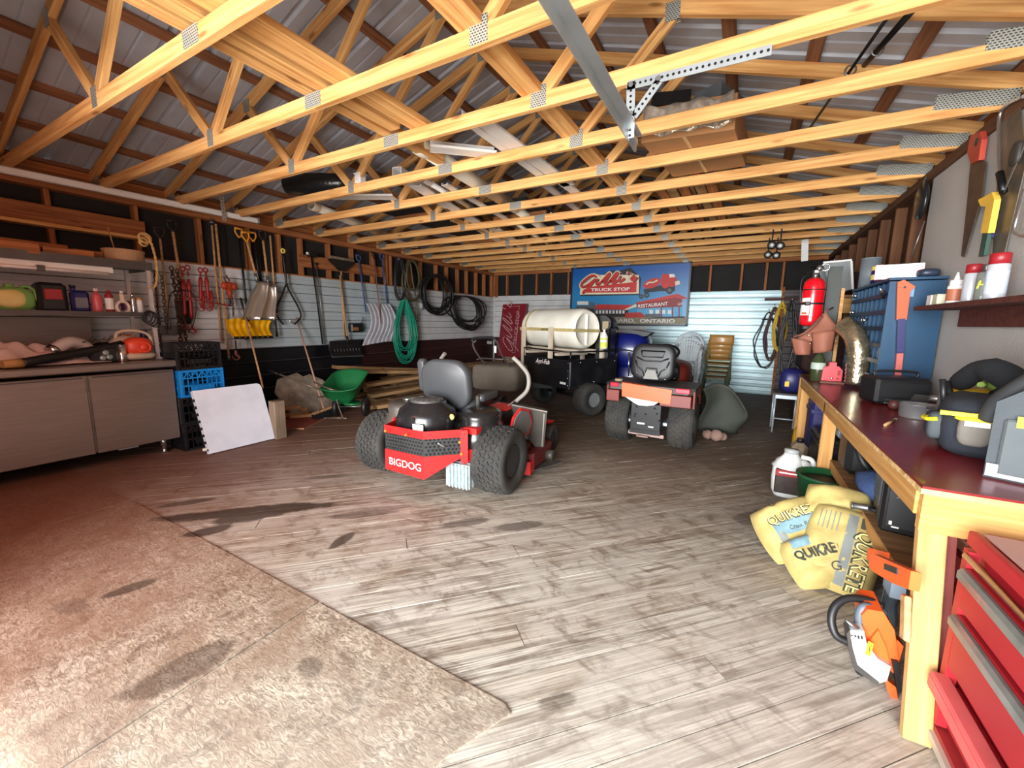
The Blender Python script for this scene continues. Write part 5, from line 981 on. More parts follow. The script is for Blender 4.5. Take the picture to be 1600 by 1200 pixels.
L().prism([(-.5, -.27), (-.44, -.33), (.46, -.33), (.53, -.27), (.53, .35), (-.5, .35)], (0, 0, .70), (1, 0, 0), (0, 1, 0), (0, 0, .07)).build('fender_deck', DTP, t)
for sx in (-1, 1): L().prism([(-.30, .74), (.35, .74), (.35, .5), (.25, .66), (-.1, .66), (-.28, .54)], (sx*.50+.012, 0, 0), (0, 1, 0), (0, 0, 1), (.02, 0, 0)).build('fender_side', TRD, t)
L().box((.33, -.335, .62), (.34, .02, .14), bev=.006).build('fender_skirt', TRD, t); L().box((-.40, -.335, .62), (.16, .02, .14), bev=.006).build('fender_skirt', TRD, t)
L().prism([(-.29, .79), (.29, .75), (.28, .58), (-.28, .62)], (0, -.36, 0), (1, 0, 0), (0, 0, 1), (0, .09, 0)).build('rear_panel', OR, t)
L().prism([(-.25, .62), (.16, .60), (.10, .55), (.02, .53), (-.08, .53), (-.14, .555)], (0, -.345, 0), (1, 0, 0), (0, 0, 1), (0, .1, 0)).build('fuel_tank', mat('translucent_tank', S(225, 225, 222), .4), t)
RL = mat('red_reflector', S(220, 26, 60), .25, 0)
L().box((-.385, -.335, .755), (.10, .03, .05), bev=.008).build('reflector', RL, t); L().box((.40, -.335, .745), (.16, .03, .055), bev=.008).build('reflector', RL, t)
b = L().box((0, -.28, .36), (.36, .03, .38), bev=.008).box((.0, -.30, .20), (.36, .02, .05)); b.build('hitch_plate', BLKM, t)
b = L()
for x, z in ((-.11, .50), (-.12, .41), (-.13, .38), (.0, .42), (.13, .44), (.1, .5), (.16, .36)): b.cyl((x, -.296, z), (x, -.300, z), .012, 6)
b.build('plate_holes', hm, t); L().box((-.05, -.298, .30), (.09, .004, .02)).box((.07, -.298, .27), (.06, .004, .015)).build('label_plate', WHT, t)
L().bar((-.2, -.26, .17), (.22, -.26, .16), .03, .04).box((-.02, -.3, .145), (.14, .06, .02), bev=.005).build('drawbar', mat('worn_pinkish_steel', S(150, 125, 118), .45, .4), t)
# seat
s_ = L(); pad(s_, (0, -.06, 1.03), .52, .46, .10, .13, (1, 0, 0), (0, .10, .99)); s_.build('seat_shell', BLK, t); s_ = L(); pad(s_, (0, .0, 1.05), .46, .40, .12, .12, (-1, 0, 0), (0, .1, .99)); s_.build('seat_back_cushion', BLK, t)
s_ = L(); pad(s_, (0, .22, .88), .48, .46, .12, .1, (1, 0, 0), (0, 1, 0)); s_.build('seat_cushion', BLK, t)
b = L(); RD = DTP
for P in ([(-.14, 1.17), (.14, 1.17), (.12, 1.10), (-.12, 1.10), (-.14, 1.17)], [(-.19, 1.09), (-.1, 1.05), (.1, 1.05), (.19, 1.09)], [(-.2, 1.05), (-.17, .97), (-.11, .93), (-.08, .86)], [(.2, 1.05), (.17, .97), (.11, .93), (.08, .86)], [(-.07, .9), (-.06, .96), (.06, .96), (.07, .9)]): b.tube([(x, -.115+(z-1.03)*.10, z) for x, z in P], .009, 6)
b.build('shell_ribs', BLK, t); L().prism([(-.05, .94), (.05, .94), (.09, .83), (-.09, .83)], (0, -.145, 0), (1, 0, 0), (0, 0, 1), (0, .012, 0)).build('shell_opening', mat('grey_spring_cover', S(120, 118, 112), .5), t)
b = L()
for x, z in ((-.17, .9), (.17, .9), (.17, .97), (.17, .84)): b.blob((x, -.14, z), (.01, .006, .01), n=6, k=4)
b.build('shell_bolts', CHR, t)
L().prism([(-.26, .30), (.26, .30), (.28, 1.5), (-.25, 1.5)], (.02, 0, .42), (1, 0, 0), (0, 1, 0), (0, 0, .30)).build('chassis', DTP, t); hd = L(); hd.blob((.02, 1.1, .74), (.29, .46, .24), p=.55); hd.build('hood', TRD, t)
L().box((.02, .60, .86), (.40, .12, .26), bev=.04).cyl((.02, .62, .9), (.02, .52, 1.08), .02).build('dashboard', BLK, t); b = L(); b.torus((.02, .50, 1.12), .19, .016, (0, -.5, .86)); 
for a in (0, 2.1, 4.2): b.bar((.02, .50, 1.11), (.02+.19*math.cos(a), .50+.17*math.sin(a), 1.12+.09*math.sin(a)), .03, .012)
b.build('steering_wheel', BLK, t); L().cyl((-.40, -.1, .77), (-.40, -.1, .80), .05).build('fuel_cap', mat('pale_brown_cap', S(160, 150, 125), .5), t)
# dark tarp-like cover at the tractor's right side
t = thing('rubber_mat', 'drooping dark olive rubber sheet slumped at the right of the tractor', 'sheet', (-.15, 6.1, 0)); OLV = mat('dark_olive_rubber', S(50, 52, 44), .7, 0, .12, 5)
MB().sheet(lambda u, v: (-.42+.5*u+.05*math.sin(5*v), 5.95+.35*u*v+.12*math.sin(3*u+2*v), .03+.68*(1-v)**.9*(1-.25*(u-.35)**2*4)+.02), 12, 14, .02).build('sheet', OLV, t)
for (x, y, z, r) in ((-.20, 5.80, .08, .075), (-.31, 5.82, .07, .06), (-.13, 5.86, .06, .05)):
    o = MB().blob((x, y, z), (r*1.1, r, r), amp=.12, seed=int(r*100)).build('rag', mat('dirty_pink_rag', S(138, 108, 96), .9), origin=(x, y, 0)); tag(o, {.075: 'large dirty pinkish bundle on the floor right of the tractor wheel', .06: 'smaller dirty bundle touching the tractor wheel', .05: 'smallest dirty bundle under the dark rubber sheet'}[r], 'rag')
# ---- white plastic chairs stacked
PC = mat('pale_grey_chair_plastic', S(198, 206, 208), .45, 0, .04, 4)
def plastic_chair(z, first):
    t = thing('plastic_chair', 'x', 'chair', (-.98, 9.0, z), 0, 'stack of pale plastic garden chairs')
    T2 = WM[t.as_pointer()]; l = lambda: LB(T2)
    s_ = l(); s_.sheet(lambda u, v: ((u-.5)*.46, -.24+.46*v, .42-.03*math.sin(PI*u)-.02*v), 8, 8, .02); s_.build('seat', PC, t)
    for sx in (-1, 1):
        l().tube([(sx*.20, -.22, .42), (sx*.25, -.27, 0)], [.028, .02], 8, flat=1.4).build('leg', PC, t); l().tube([(sx*.20, .22, .42), (sx*.24, .30, 0)], [.028, .02], 8).build('leg', PC, t)
        l().tube(bez([(sx*.24, -.24, .42), (sx*.27, -.26, .60), (sx*.27, -.14, .66), (sx*.26, .1, .67), (sx*.23, .22, .72)]), .022, 8, flat=1.5).build('armrest', PC, t)
    n = 9; b = l(); yb = lambda z_: .20+(z_-.42)*.28
    for i in range(n): u = (i-(n-1)/2)/((n-1)/2); b.bar((u*.13, yb(.45), .45), (u*.21, yb(.86-.05*u*u), .86-.06*u*u), .030, .012, up=(0, 1, 0))
    b.build('back_slats', PC, t); b = l(); P = [(.26*math.cos(a), yb(.70+.26*math.sin(a)), .70+.26*math.sin(a)) for a in [PI*i/18 for i in range(19)]]
    b.tube([(.23, yb(.5), .5)]+P+[(-.23, yb(.5), .5)], .022, 8, flat=1.3); P2 = [(.215*math.cos(a), yb(.68+.21*math.sin(a)), .68+.21*math.sin(a)) for a in [PI*(.15+.7*i/12) for i in range(13)]]; b.tube(P2, .03, 8, flat=.6); b.build('back_frame', PC, t); return t
pl_ = ['lowest pale plastic chair of the stack', 'second pale plastic chair up in the stack', 'third pale plastic chair up in the stack', 'top pale plastic chair with its slatted back in view']
pc = plastic_chair(0, True); pc['label'] = pl_[0]
for i in range(1, 4): c_ = copy_tree(pc, Matrix.Translation((-.98, 9.0+.015*i, .12*i))); c_['label'] = pl_[i]
# ---- school chairs with plywood backs stacked
PLY = mat('honey_plywood', S(176, 128, 62), .4, 0, .1, 4, coat=.2, stretch=(1, 1, 10)); GF = mat('olive_green_tube', S(96, 106, 84), .4, .3)
t = thing('school_chair', 'x', 'chair', (-.46, 9.3, 0), 0, 'stack of plywood chairs'); T2 = WM[t.as_pointer()]; l = lambda: LB(T2)
l().sheet(lambda u, v: ((u-.5)*.44, .18-.05*math.cos((u-.5)*2.6), .72+.20*v), 10, 3, .012).build('backrest', PLY, t); l().sheet(lambda u, v: ((u-.5)*.42, -.22+.4*v, .44+.012*math.cos(v*5)), 6, 6, .012).build('seat', PLY, t)
for sx in (-1, 1):
    l().tube(bez([(sx*.21, .17, .90), (sx*.20, .19, .70), (sx*.20, .14, .44), (sx*.20, -.2, .42)]), .011, 7).build('side_frame', GF, t); l().cyl((sx*.20, -.2, .42), (sx*.22, -.24, 0), .011, 8).build('leg', GF, t); l().cyl((sx*.20, .12, .43), (sx*.22, .24, 0), .011, 8).build('leg', GF, t)
l().bar((-.2, -.2, .42), (.2, -.2, .42), .012, .03).build('cross_bar', GF, t)
sl = ['lowest plywood chair in the stack by the metal siding', 'plywood chair second from the bottom of its stack', 'plywood chair third from the bottom of its stack', 'plywood chair just under the top one of its stack', 'topmost plywood chair of the stack beside the plastic chairs']
t['label'] = sl[0]
for i in range(1, 5): c_ = copy_tree(t, Matrix.Translation((-.46+.018*i, 9.3-.045*i, .095*i))); c_['label'] = sl[i]
# ---- big painted sign on the back wall
YG = 10.36
sgc = lambda cx, cy: aty(880+cx/7.2727, 400+cy/7.2727, YG)
t = thing('truck_stop_sign', 'large blue framed painted sign with a red mixer truck and restaurant', 'sign', (-2.62, YG, 1.48)); X0, X1, Z0, Z1 = -4.06, -1.19, 1.47, 2.90
SB = bpy.data.materials.new('sky_blue_sign_paint'); SB.use_nodes = True; nt = SB.node_tree; tc = nd(nt, 'ShaderNodeTexCoord'); se = nd(nt, 'ShaderNodeSeparateXYZ'); nt.links.new(tc.outputs['Object'], se.inputs[0]); r = nd(nt, 'ShaderNodeMapRange'); r.inputs[1].default_value = .3; r.inputs[2].default_value = 1.3; nt.links.new(se.outputs[2], r.inputs[0]); mm = nd(nt, 'ShaderNodeMix', data_type='RGBA'); mm.inputs[6].default_value = (*S(40, 150, 200), 1); mm.inputs[7].default_value = (*S(10, 84, 160), 1); nt.links.new(r.outputs[0], mm.inputs[0]); nt.links.new(mm.outputs[2], nt.nodes['Principled BSDF'].inputs['Base Color']); nt.nodes['Principled BSDF'].inputs['Roughness'].default_value = .35
MB().box(((X0+X1)/2, YG+.012, (Z0+Z1)/2), (X1-X0, .02, Z1-Z0)).build('sign_panel', SB, t)
b = MB().box(((X0+X1)/2, YG, Z0), (X1-X0+.04, .05, .04)).box(((X0+X1)/2, YG, Z1), (X1-X0+.04, .05, .04)).box((X0, YG, (Z0+Z1)/2), (.04, .05, Z1-Z0)).box((X1, YG, (Z0+Z1)/2), (.04, .05, Z1-Z0)); b.build('frame', mat('navy_frame', S(18, 24, 50), .4), t)
CM = [mat('sign_cream', S(232, 216, 184), .5), mat('sign_red', S(198, 40, 34), .5), mat('sign_black', S(20, 22, 30), .5), mat('sign_white', S(236, 232, 226), .5), mat('sign_pale_ground', S(150, 140, 116), .6, 0, .3, 30), mat('sign_dark_red', S(140, 30, 36), .5), mat('sign_grey', S(90, 96, 104), .5), mat('sign_light_blue', S(90, 170, 214), .5)]
def rib(mb, pts, w, m, off, n=5):
    mb.tube([V((p.x, off[1], p.z)) for p in bez(pts, n)], w/2, 8, m, up=(0, -1, 0), flat=.003/w)
def _q(a, c, w): d = V((c.x-a.x, c.z-a.z)); d.normalize(); nx, nz = -d.y*w/2, d.x*w/2; return [(a.x+nx, a.z+nz), (c.x+nx, c.z+nz), (c.x-nx, c.z-nz), (a.x-nx, a.z-nz)]
GL = [[(375, 238), (350, 222), (300, 235), (235, 285), (205, 325), (215, 350), (260, 340), (320, 300), (365, 262), (330, 310), (285, 360), (240, 405), (215, 422)], [(400, 258), (378, 305), (392, 325), (440, 290)], [(440, 290), (505, 215), (530, 200), (515, 235), (470, 300), (485, 318), (530, 285)], [(530, 285), (595, 205), (620, 192), (605, 228), (560, 292), (575, 310), (620, 275)], [(655, 225), (632, 275), (650, 290), (700, 255)], [(750, 178), (738, 212)], [(765, 268), (785, 245), (805, 215), (800, 235), (825, 262), (800, 278), (775, 268)], [(825, 262), (845, 240)], [(408, 226), (412, 222)], [(664, 200), (668, 196)]]
def flat(mb, pts, m, off): mb.prism([(p.x, p.z) for p in pts], (0, YG-.001-off, 0), (1, 0, 0), (0, 0, 1), (0, -.0012, 0), m)
b = MB(); C2 = lambda pts: [sgc(*p) for p in pts]
b2 = C2([(245, 372), (842, 285), (842, 430), (205, 432)])
flat(b, C2([(200, 395), (300, 300), (520, 170), (640, 170), (760, 130), (870, 230), (885, 260), (870, 445), (200, 455)]), 2, .0)
for g in GL: rib(b, C2(g), .125, 0, (0, YG-.003, 0)) 
flat(b, C2([(195, 350), (380, 215), (860, 215), (862, 428), (190, 440)]), 0, .0035)
for g in GL: rib(b, C2([(x+9, y+7) for x, y in g]), .045, 2, (0, YG-.006, 0))
for g in GL: rib(b, C2(g), .056, 1, (0, YG-.0075, 0))
flat(b, C2([(232, 385), (300, 350), (838, 292), (832, 412), (215, 418)]), 1, .0055); q = sgc(315, 402); q2 = sgc(812, 388); 
textmesh(b, 'TRUCK STOP', (q.x, YG-.0085, q.z), (1, 0, 0), (0, 0, 1), .105, 3, .001, sx=(q2.x-q.x)/.70, bold=.003)
b.build('painted_logo', CM, t)
# painted scene: ground, buildings, truck
b = MB()
flat(b, C2([(118, 690), (1400, 690), (1400, 775), (118, 775)]), 4, .0); flat(b, C2([(150, 565), (300, 565), (300, 520), (365, 540), (365, 600), (150, 600)]), 6, .001); flat(b, C2([(160, 515), (285, 515), (285, 555), (160, 555)]), 3, .002)
flat(b, C2([(130, 590), (350, 600), (350, 690), (130, 690)]), 2, .002); flat(b, C2([(345, 605), (390, 548), (790, 556), (740, 610)]), 1, .003); flat(b, C2([(355, 610), (740, 612), (740, 690), (355, 690)]), 2, .003)
for i in range(9): flat(b, C2([(370+i*38, 618), (394+i*38, 618), (394+i*38, 655), (370+i*38, 655)]), 3, .0045)
flat(b, C2([(690, 610), (830, 545), (835, 575), (720, 615)]), 0, .004); flat(b, C2([(820, 530), (1300, 430), (1425, 485), (1350, 490), (1300, 470), (830, 545)]), 1, .005); flat(b, C2([(830, 530), (1290, 470), (1350, 490), (1350, 575), (840, 600)]), 5, .0045)
flat(b, C2([(840, 600), (1350, 575), (1350, 690), (840, 690)]), 7, .0045)
for x in (1110, 1235, 1310): flat(b, C2([(x, 560), (x+14, 560), (x+14, 690), (x, 690)]), 5, .0055)
for i in range(4): flat(b, C2([(980+i*70, 612), (1020+i*70, 612), (1020+i*70, 660), (980+i*70, 660)]), 3, .0055)
flat(b, C2([(710, 645), (880, 640), (930, 680), (930, 700), (700, 700)]), 1, .0065); flat(b, C2([(935, 660), (1100, 655), (1140, 695), (930, 695)]), 6, .0065); flat(b, C2([(1130, 690), (1380, 685), (1380, 705), (900, 712)]), 2, .007)
# mixer truck
flat(b, [sgc(1010+105*math.cos(a)*math.cos(-.35)-52*math.sin(a)*math.sin(-.35), 310+105*math.cos(a)*math.sin(-.35)+52*math.sin(a)*math.cos(-.35)) for a in [2*PI*k/24 for k in range(24)]], 1, .006)
flat(b, C2([(915, 380), (1120, 330), (1270, 340), (1270, 400), (1100, 400), (920, 420)]), 2, .005); flat(b, C2([(1115, 250), (1130, 205), (1260, 205), (1290, 260), (1280, 340), (1150, 370), (1115, 340)]), 1, .007); flat(b, C2([(1205, 205), (1262, 205), (1275, 240), (1210, 245)]), 3, .008); flat(b, C2([(1270, 290), (1320, 280), (1330, 320), (1275, 335)]), 0, .008)
for x, y, rr_ in ((1210, 390, 42), (950, 445, 30), (890, 460, 26)):
    for q_, m_ in ((1, 2), (.55, 6)): flat(b, [sgc(x+rr_*q_*math.cos(a), y+rr_*q_*math.sin(a)) for a in [2*PI*k/16 for k in range(16)]], m_, .009+.002*(1-q_))
rib(b, C2([(940, 325), (980, 300), (1020, 300), (1075, 275)]), .04, 0, (0, YG-.0085, 0))
b.build('painted_scene', CM, t)
b = MB(); q = sgc(846, 590); q2 = sgc(1232, 556); ux = (q2-q).normalized(); textmesh(b, 'RESTAURANT', (q.x, YG-.0075, q.z), ux, (0, 0, 1), .115, 0, .001, sx=(q2-q).length/.80, bold=.002); q = sgc(1298, 560); textmesh(b, 'GAS', (q.x, YG-.0075, q.z), ux, (0, 0, 1), .08, 0, .001, sx=.9)
zq = sgc(870, 757).z; xr, xl = sgc(1290, 757).x, sgc(870, 757).x; textmesh(b, 'ONTARIO', (xl, YG-.0075, zq), (1, 0, 0), (0, 0, 1), .13, 0, .001, sx=(xr-xl)/.62, bold=.003); xa = sgc(520, 757).x; xb = sgc(820, 757).x; s2 = (xb-xa)/.40; textmesh(b, 'NEW LISKEARD,', (xb, YG-.0075, zq), (1, 0, 0), (0, 0, 1), .13, 0, .001, align='RIGHT', sx=s2*.88, bold=.003)
b.build('sign_lettering', [CM[3]], t)
# ---- red sign standing on end by the corner
t = thing('red_sign', 'dark red sign stood on end in the back corner with white script', 'sign', (-5.9, 10.25, .5)); YR = 10.2; rg = lambda px, py: aty(px, py, YR)
cr = [rg(785.8, 475.8), rg(822, 474.5), rg(814, 559), rg(777, 556)]
DR = mat('dark_red_sign_paint', S(128, 22, 34), .35, 0, .06, 4)
MB().prism([(p.x, p.z) for p in cr], (0, YR, 0), (1, 0, 0), (0, 0, 1), (0, .12, 0)).build('sign_box', DR, t)
uxr = (cr[0]-cr[3]).normalized(); uyr = (rg(777, 476)-rg(790, 476)).normalized(); b = MB(); uy2 = V((-uxr.z, 0, uxr.x))
q = rg(806.5, 539); textmesh(b, 'TRUCK STOP', q+V((0, -.003, 0)), uxr, uy2, .155, 0, .001, sx=(rg(812, 478)-q).length/1.06); 
o_ = rg(803, 549); s3 = (rg(806, 477)-rg(799, 553)).length/640.
for g in GL: rib(b, [o_+uxr*((x-205)*s3)+uy2*((400-y)*s3*1.25-.08) for x, y in g], .022, 0, (0, YR-.004, 0))
for a_, c_ in (((811.5, 478), (805, 551)), ((811.5, 478), (800, 479)), ((805, 551), (800, 551))): rib(b, [rg(*a_), rg(*c_)], .012, 0, (0, YR-.004, 0), n=1)
b.build('sign_lettering', [mat('faded_white_paint', S(200, 160, 160), .5)], t)
MB().box((-5.85, YR+.05, .25), (.3, .1, .5)).build('prop_block', OLD, t)
# ================================================================== workbench side
up = V((0, 0, 1)); BY0, BY1, BXF, BXW, BZ = 2.0, 5.75, .62, 1.34, .92
def redply():
    m = mat('worn_red_ply', S(122, 26, 28), .32, 0, .12, 4, dirt=S(84, 50, 44), dirtamt=.5, dscale=3, coat=.15); return m
t = thing('workbench', 'long wooden workbench with a worn dark red plywood top', 'workbench', ((BXF+BXW)/2, (BY0+BY1)/2, 0))
tp = MB().box(((BXF+BXW)/2, (BY0+BY1)/2, BZ-.004), (BXW-BXF-.006, BY1-BY0-.006, .0095)).build('painted_top', redply(), t); MB().box(((BXF+BXW)/2, (BY0+BY1)/2, BZ-.018), (BXW-BXF, BY1-BY0, .02)).build('plywood_sheet', woodmat('ply_edge', S(226, 196, 140), S(176, 136, 84), knots=False), t)
BL = woodmat('bench_lumber', S(208, 160, 98), S(180, 128, 68), hue=.04); GOLD = BL
beam('front_rail', (BXF+.02, BY0+.04, BZ-.075), (BXF+.02, BY1, BZ-.075), .04, .095, BL, t); beam('end_board', (BXF+.01, BY0+.02, BZ-.10), (BXW, BY0+.02, BZ-.10), .04, .145, BL, t); beam('end_board', (BXF+.02, BY1-.02, BZ-.075), (BXW, BY1-.02, BZ-.075), .04, .095, BL, t)
lg = woodmat('leg_lumber', S(206, 166, 108), S(184, 140, 84), hue=.02, dirt=S(150, 60, 40), damt=.25)
beam('leg', (.675, 1.86, .001), (.675, 2.062, BZ-.03), .08, .04, lg, t, up=(0, 1, 0))
for (x, y) in ((.665, 4.1), (.67, 5.68), (1.28, 1.96), (1.28, 4.1), (1.28, 5.68)): beam('leg', (x, y, .001), (x, y, BZ-.03), .09, .045, lg if y < 3 else BL, t, up=(0, 1, 0)) 
MB().bar((.737, 1.915, .01), (.737, 2.10, .83), .042, .03, up=(0, 1, 0)).build('painted_leg_board', mat('faded_red_brown_paint', S(128, 56, 50), .6, 0, .15, 6), t)
LS_ = woodmat('lower_shelf_wood', S(156, 116, 78), S(116, 84, 56), hue=.05)
beam('shelf_rail', (.71, 2.3, .385), (.71, 4.06, .385), .03, .075, BL, t); MB().box((1.0, 3.1, .415), (.60, 1.95, .02)).build('lower_shelf', LS_, t)
b = MB()  # half-hidden old lettering painted on the sign board top
PK = mat('faded_pink_lettering', S(168, 112, 98), .5, 0, .15, 20)
def line(pts, w, z=BZ+.0008): 
    P = bez(pts, 6)
    for i in range(len(P)-1): b.bar(P[i], P[i+1], w, .001)
for pts in ([atz(*p, BZ) for p in ((1345, 628), (1360, 634), (1385, 640), (1405, 642))], [atz(*p, BZ) for p in ((1355, 640), (1380, 646), (1420, 650))], [atz(*p, BZ) for p in ((1445, 655), (1410, 654), (1393, 660), (1398, 668), (1420, 675), (1445, 678))], [atz(*p, BZ) for p in ((1310, 600), (1325, 606), (1338, 615))], [atz(*p, BZ) for p in ((1302, 597), (1318, 600))], [atz(*p, BZ) for p in ((1422, 682), (1436, 688), (1445, 685))]): line(pts, .022)
b.build('lettering', PK, t, kind='stuff')
# low stand behind the bench
t = thing('wooden_stand', 'rough wooden stand beyond the far end of the workbench', 'stand', (.98, 6.15, 0))
for x, y in ((.70, 6.32), (1.28, 6.32), (.70, 5.95), (1.28, 5.95)): beam('leg', (x, y, .001), (x, y, .86), .07, .045, BL, t, up=(0, 1, 0))
MB().box((.99, 6.13, .875), (.66, .46, .03)).build('top', LS_, t); beam('brace', (.72, 6.30, .75), (1.1, 6.30, .35), .04, .07, LS_, t)
# dark tall cupboard with things hanging on it
t = thing('tall_cupboard', 'tall dark brown cupboard by the right wall near the back', 'cupboard', (1.04, 7.6, 0)); CBM = woodmat('dark_brown_cupboard', S(62, 36, 28), S(40, 24, 20), knots=False)
MB().box((1.05, 7.6, 1.12), (.58, .8, 2.22), bev=.01).build('body', CBM, t); MB().box((1.05, 7.19, 1.5), (.54, .02, 1.3), bev=.004).build('door', CBM, t); MB().box((.86, 7.17, 1.98), (.16, .02, .22), bev=.004).build('sign_plate', mat('dull_dark_red', S(96, 26, 26), .5), t); pz = aty(1223, 471, 7.1).z+.04; MB().bar((.78, 7.22, pz), (.22, 7.26, pz), .03, .04).build('peg_rail', CBM, t)
def cords(name, label, px0, py0, py1, w, m, n, y, seed, cat='cord', x=None):
    rz = random.Random(seed); a = aty(px0, py0, y); c = aty(px0, py1, y); h = a.z-c.z; P = []
    for i in range(n):
        for j in range(12): al = 2*PI*j/12; P.append(V((a.x+rz.uniform(-.01, .01)+w/2*math.sin(al)*rz.uniform(.6, 1)*(1-.5*max(0, math.cos(al))), y+rz.uniform(-.03, .03), a.z-h/2*(1-math.cos(al))*rz.uniform(.9, 1))))
    t = thing(name, label, cat, tuple(a), 0, 'cords hanging by the cupboard'); MB().tube(bez(P, 3), .010, 6).build('strands', m, t); MB().torus(a+V((0, 0, -h*.12)), w*.22, .012, (0, 0, 1), n=14).build('tie', m, t); MB().tube([a+V((0, 0, .02)), a+V((.0, .15, .05))], .006, 6).build('hook', STEEL, t)
cords('extension_cord', 'yellow-olive cord bundle hanging left of the fire extinguisher', 1223, 472, 550, .18, mat('olive_yellow_cord', S(160, 130, 28), .7), 12, 7.1, 3)
cords('extension_cord', 'thick black cord bundle between the yellow cord and extinguisher', 1238, 470, 590, .2, BLK, 12, 6.9, 4)
cords('extension_cord', 'dark brown tangled cord bundle left of the yellow cord', 1211, 480, 565, .2, mat('dark_brown_cord', S(54, 34, 30), .7), 8, 7.25, 5)
cords('extension_cord', 'thin black wire hoops leftmost of the hanging cords', 1202, 488, 580, .34, BLK, 2, 7.3, 6)
t = thing('step_stool', 'small steel stool with a dark seat against the cupboard', 'stool', (.62, 6.95, 0)); SMT = mat('pale_grey_stool_steel', S(176, 184, 190), .4, .4)
MB().box((.60, 6.95, .555), (.34, .42, .03), bev=.01).build('seat', DTP, t); MB().bar((.46, 6.76, .52), (.74, 6.76, .52), .012, .06).build('apron', SMT, t)
for x in (.46, .74):
    for y in (6.77, 7.13): MB().cyl((x, y, 0), (x, y, .54), .013, 8).build('leg', SMT, t)
MB().cyl((.46, 6.77, .2), (.74, 6.77, .2), .01, 8).build('rung', SMT, t)
t = thing('tool_bag', 'small dark bag with a yellow tag on the steel stool', 'bag', (.66, 6.95, .571)); MB().blob((.64, 6.95, .74), (.15, .17, .17), p=.6, amp=.04).build('bag_body', NVY, t); MB().box((.575, 6.77, .70), (.05, .01, .07)).build('tag', YEL, t); MB().torus((.64, 6.95, .88), .07, .012, (0, 1, 0)).build('handle', BLK, t)
# post with fire extinguisher, tool belt
t = thing('grey_post_board', 'upright grey-green board at the far end of the workbench', 'board', (.80, 5.62, BZ)); GP = mat('grey_green_board', S(62, 66, 62), .6, 0, .1, 5)
MB().box((.79, 5.6, 1.53), (.12, .035, 1.2)).build('board', GP, t); MB().bar((.87, 5.58, .93), (.87, 5.58, 1.9), .03, .03).build('batten', HW, t)
e0 = aty(1268, 512, 5.42); e1 = aty(1271, 437, 5.42); R_ = .098; EZ = e0.z+.02; EH = e1.z-e0.z; ex = (e0.x+e1.x)/2
t = thing('fire_extinguisher', 'red fire extinguisher strapped to the grey board', 'fire extinguisher', (ex, 5.44, EZ)); ERD = mat('extinguisher_red', S(216, 18, 30), .22, 0, .03, 3, coat=.5)
MB().lathe([(.07, 0), (R_*.96, .02), (R_, .05), (R_, EH-.10), (R_*.92, EH-.045), (R_*.6, EH-.01), (.03, EH), (0, EH)], (ex, 5.44, EZ), n=30).build('cylinder', ERD, t)
MB().cyl((ex, 5.44, EZ+EH-.005), (ex, 5.44, EZ+EH+.05), .025).box((ex, 5.42, EZ+EH+.06), (.05, .07, .04), bev=.008).build('valve', STEEL, t); MB().bar((ex, 5.44, EZ+EH+.08), (ex-.09, 5.34, EZ+EH+.03), .03, .012).bar((ex, 5.44, EZ+EH+.095), (ex-.07, 5.34, EZ+EH+.11), .03, .01).build('handle', BLKM, t); MB().torus((ex+.07, 5.40, EZ+EH+.10), .035, .006, (.2, 1, 0)).build('pull_ring', CHR, t); MB().lathe([(0, 0), (.03, 0), (.03, .02), (0, .024)], (ex+.02, 5.38, EZ+EH+.09), (0, -1, .2), n=14).build('gauge', CHR, t)
MB().lathe([(R_+.003, EH*.44), (R_+.006, EH*.44), (R_+.006, EH*.48), (R_+.003, EH*.48)], (ex, 5.44, EZ), n=30).lathe([(R_+.003, EH*.74), (R_+.005, EH*.74), (R_+.005, EH*.76), (R_+.003, EH*.76)], (ex, 5.44, EZ), n=30).box((ex-.05, 5.35, EZ+EH*.46), (.05, .04, .04), bev=.008).build('strap', BLK, t)
def arcpatch(mb, c, r, a0, a1, z0_, z1_, m=0, n=8):
    for i in range(n):
        A, B = a0+(a1-a0)*i/n, a0+(a1-a0)*(i+1)/n; p = [(r*math.cos(A), r*math.sin(A)), (r*math.cos(B), r*math.sin(B)), ((r+.002)*math.cos(B), (r+.002)*math.sin(B)), ((r+.002)*math.cos(A), (r+.002)*math.sin(A))]; mb.prism(p, (c[0], c[1], z0_), (1, 0, 0), (0, 1, 0), (0, 0, z1_-z0_), m)
b = MB(); arcpatch(b, (ex, 5.44), R_+.001, 3.3, 4.4, EZ+EH*.22, EZ+EH*.44); arcpatch(b, (ex, 5.44), R_+.001, 3.5, 4.4, EZ+EH*.50, EZ+EH*.58); b.build('sticker', WHT, t); b = MB(); arcpatch(b, (ex, 5.44), R_+.003, 3.7, 4.2, EZ+EH*.24, EZ+EH*.28); b.build('sticker_mark', ORG, t)
MB().tube(bez([(ex-.03, 5.40, EZ+EH+.05), (ex-.12, 5.38, EZ+EH-.02), (ex-.115, 5.38, EZ+EH*.5), (ex-.11, 5.38, EZ+.3)]), .005).build('hose', BLK, t); MB().box((ex, 5.56, EZ+EH*.5), (.08, .04, .5)).box((ex+.02, 5.50, EZ-.02), (.14, .14, .03)).build('wall_bracket', BLKM, t)
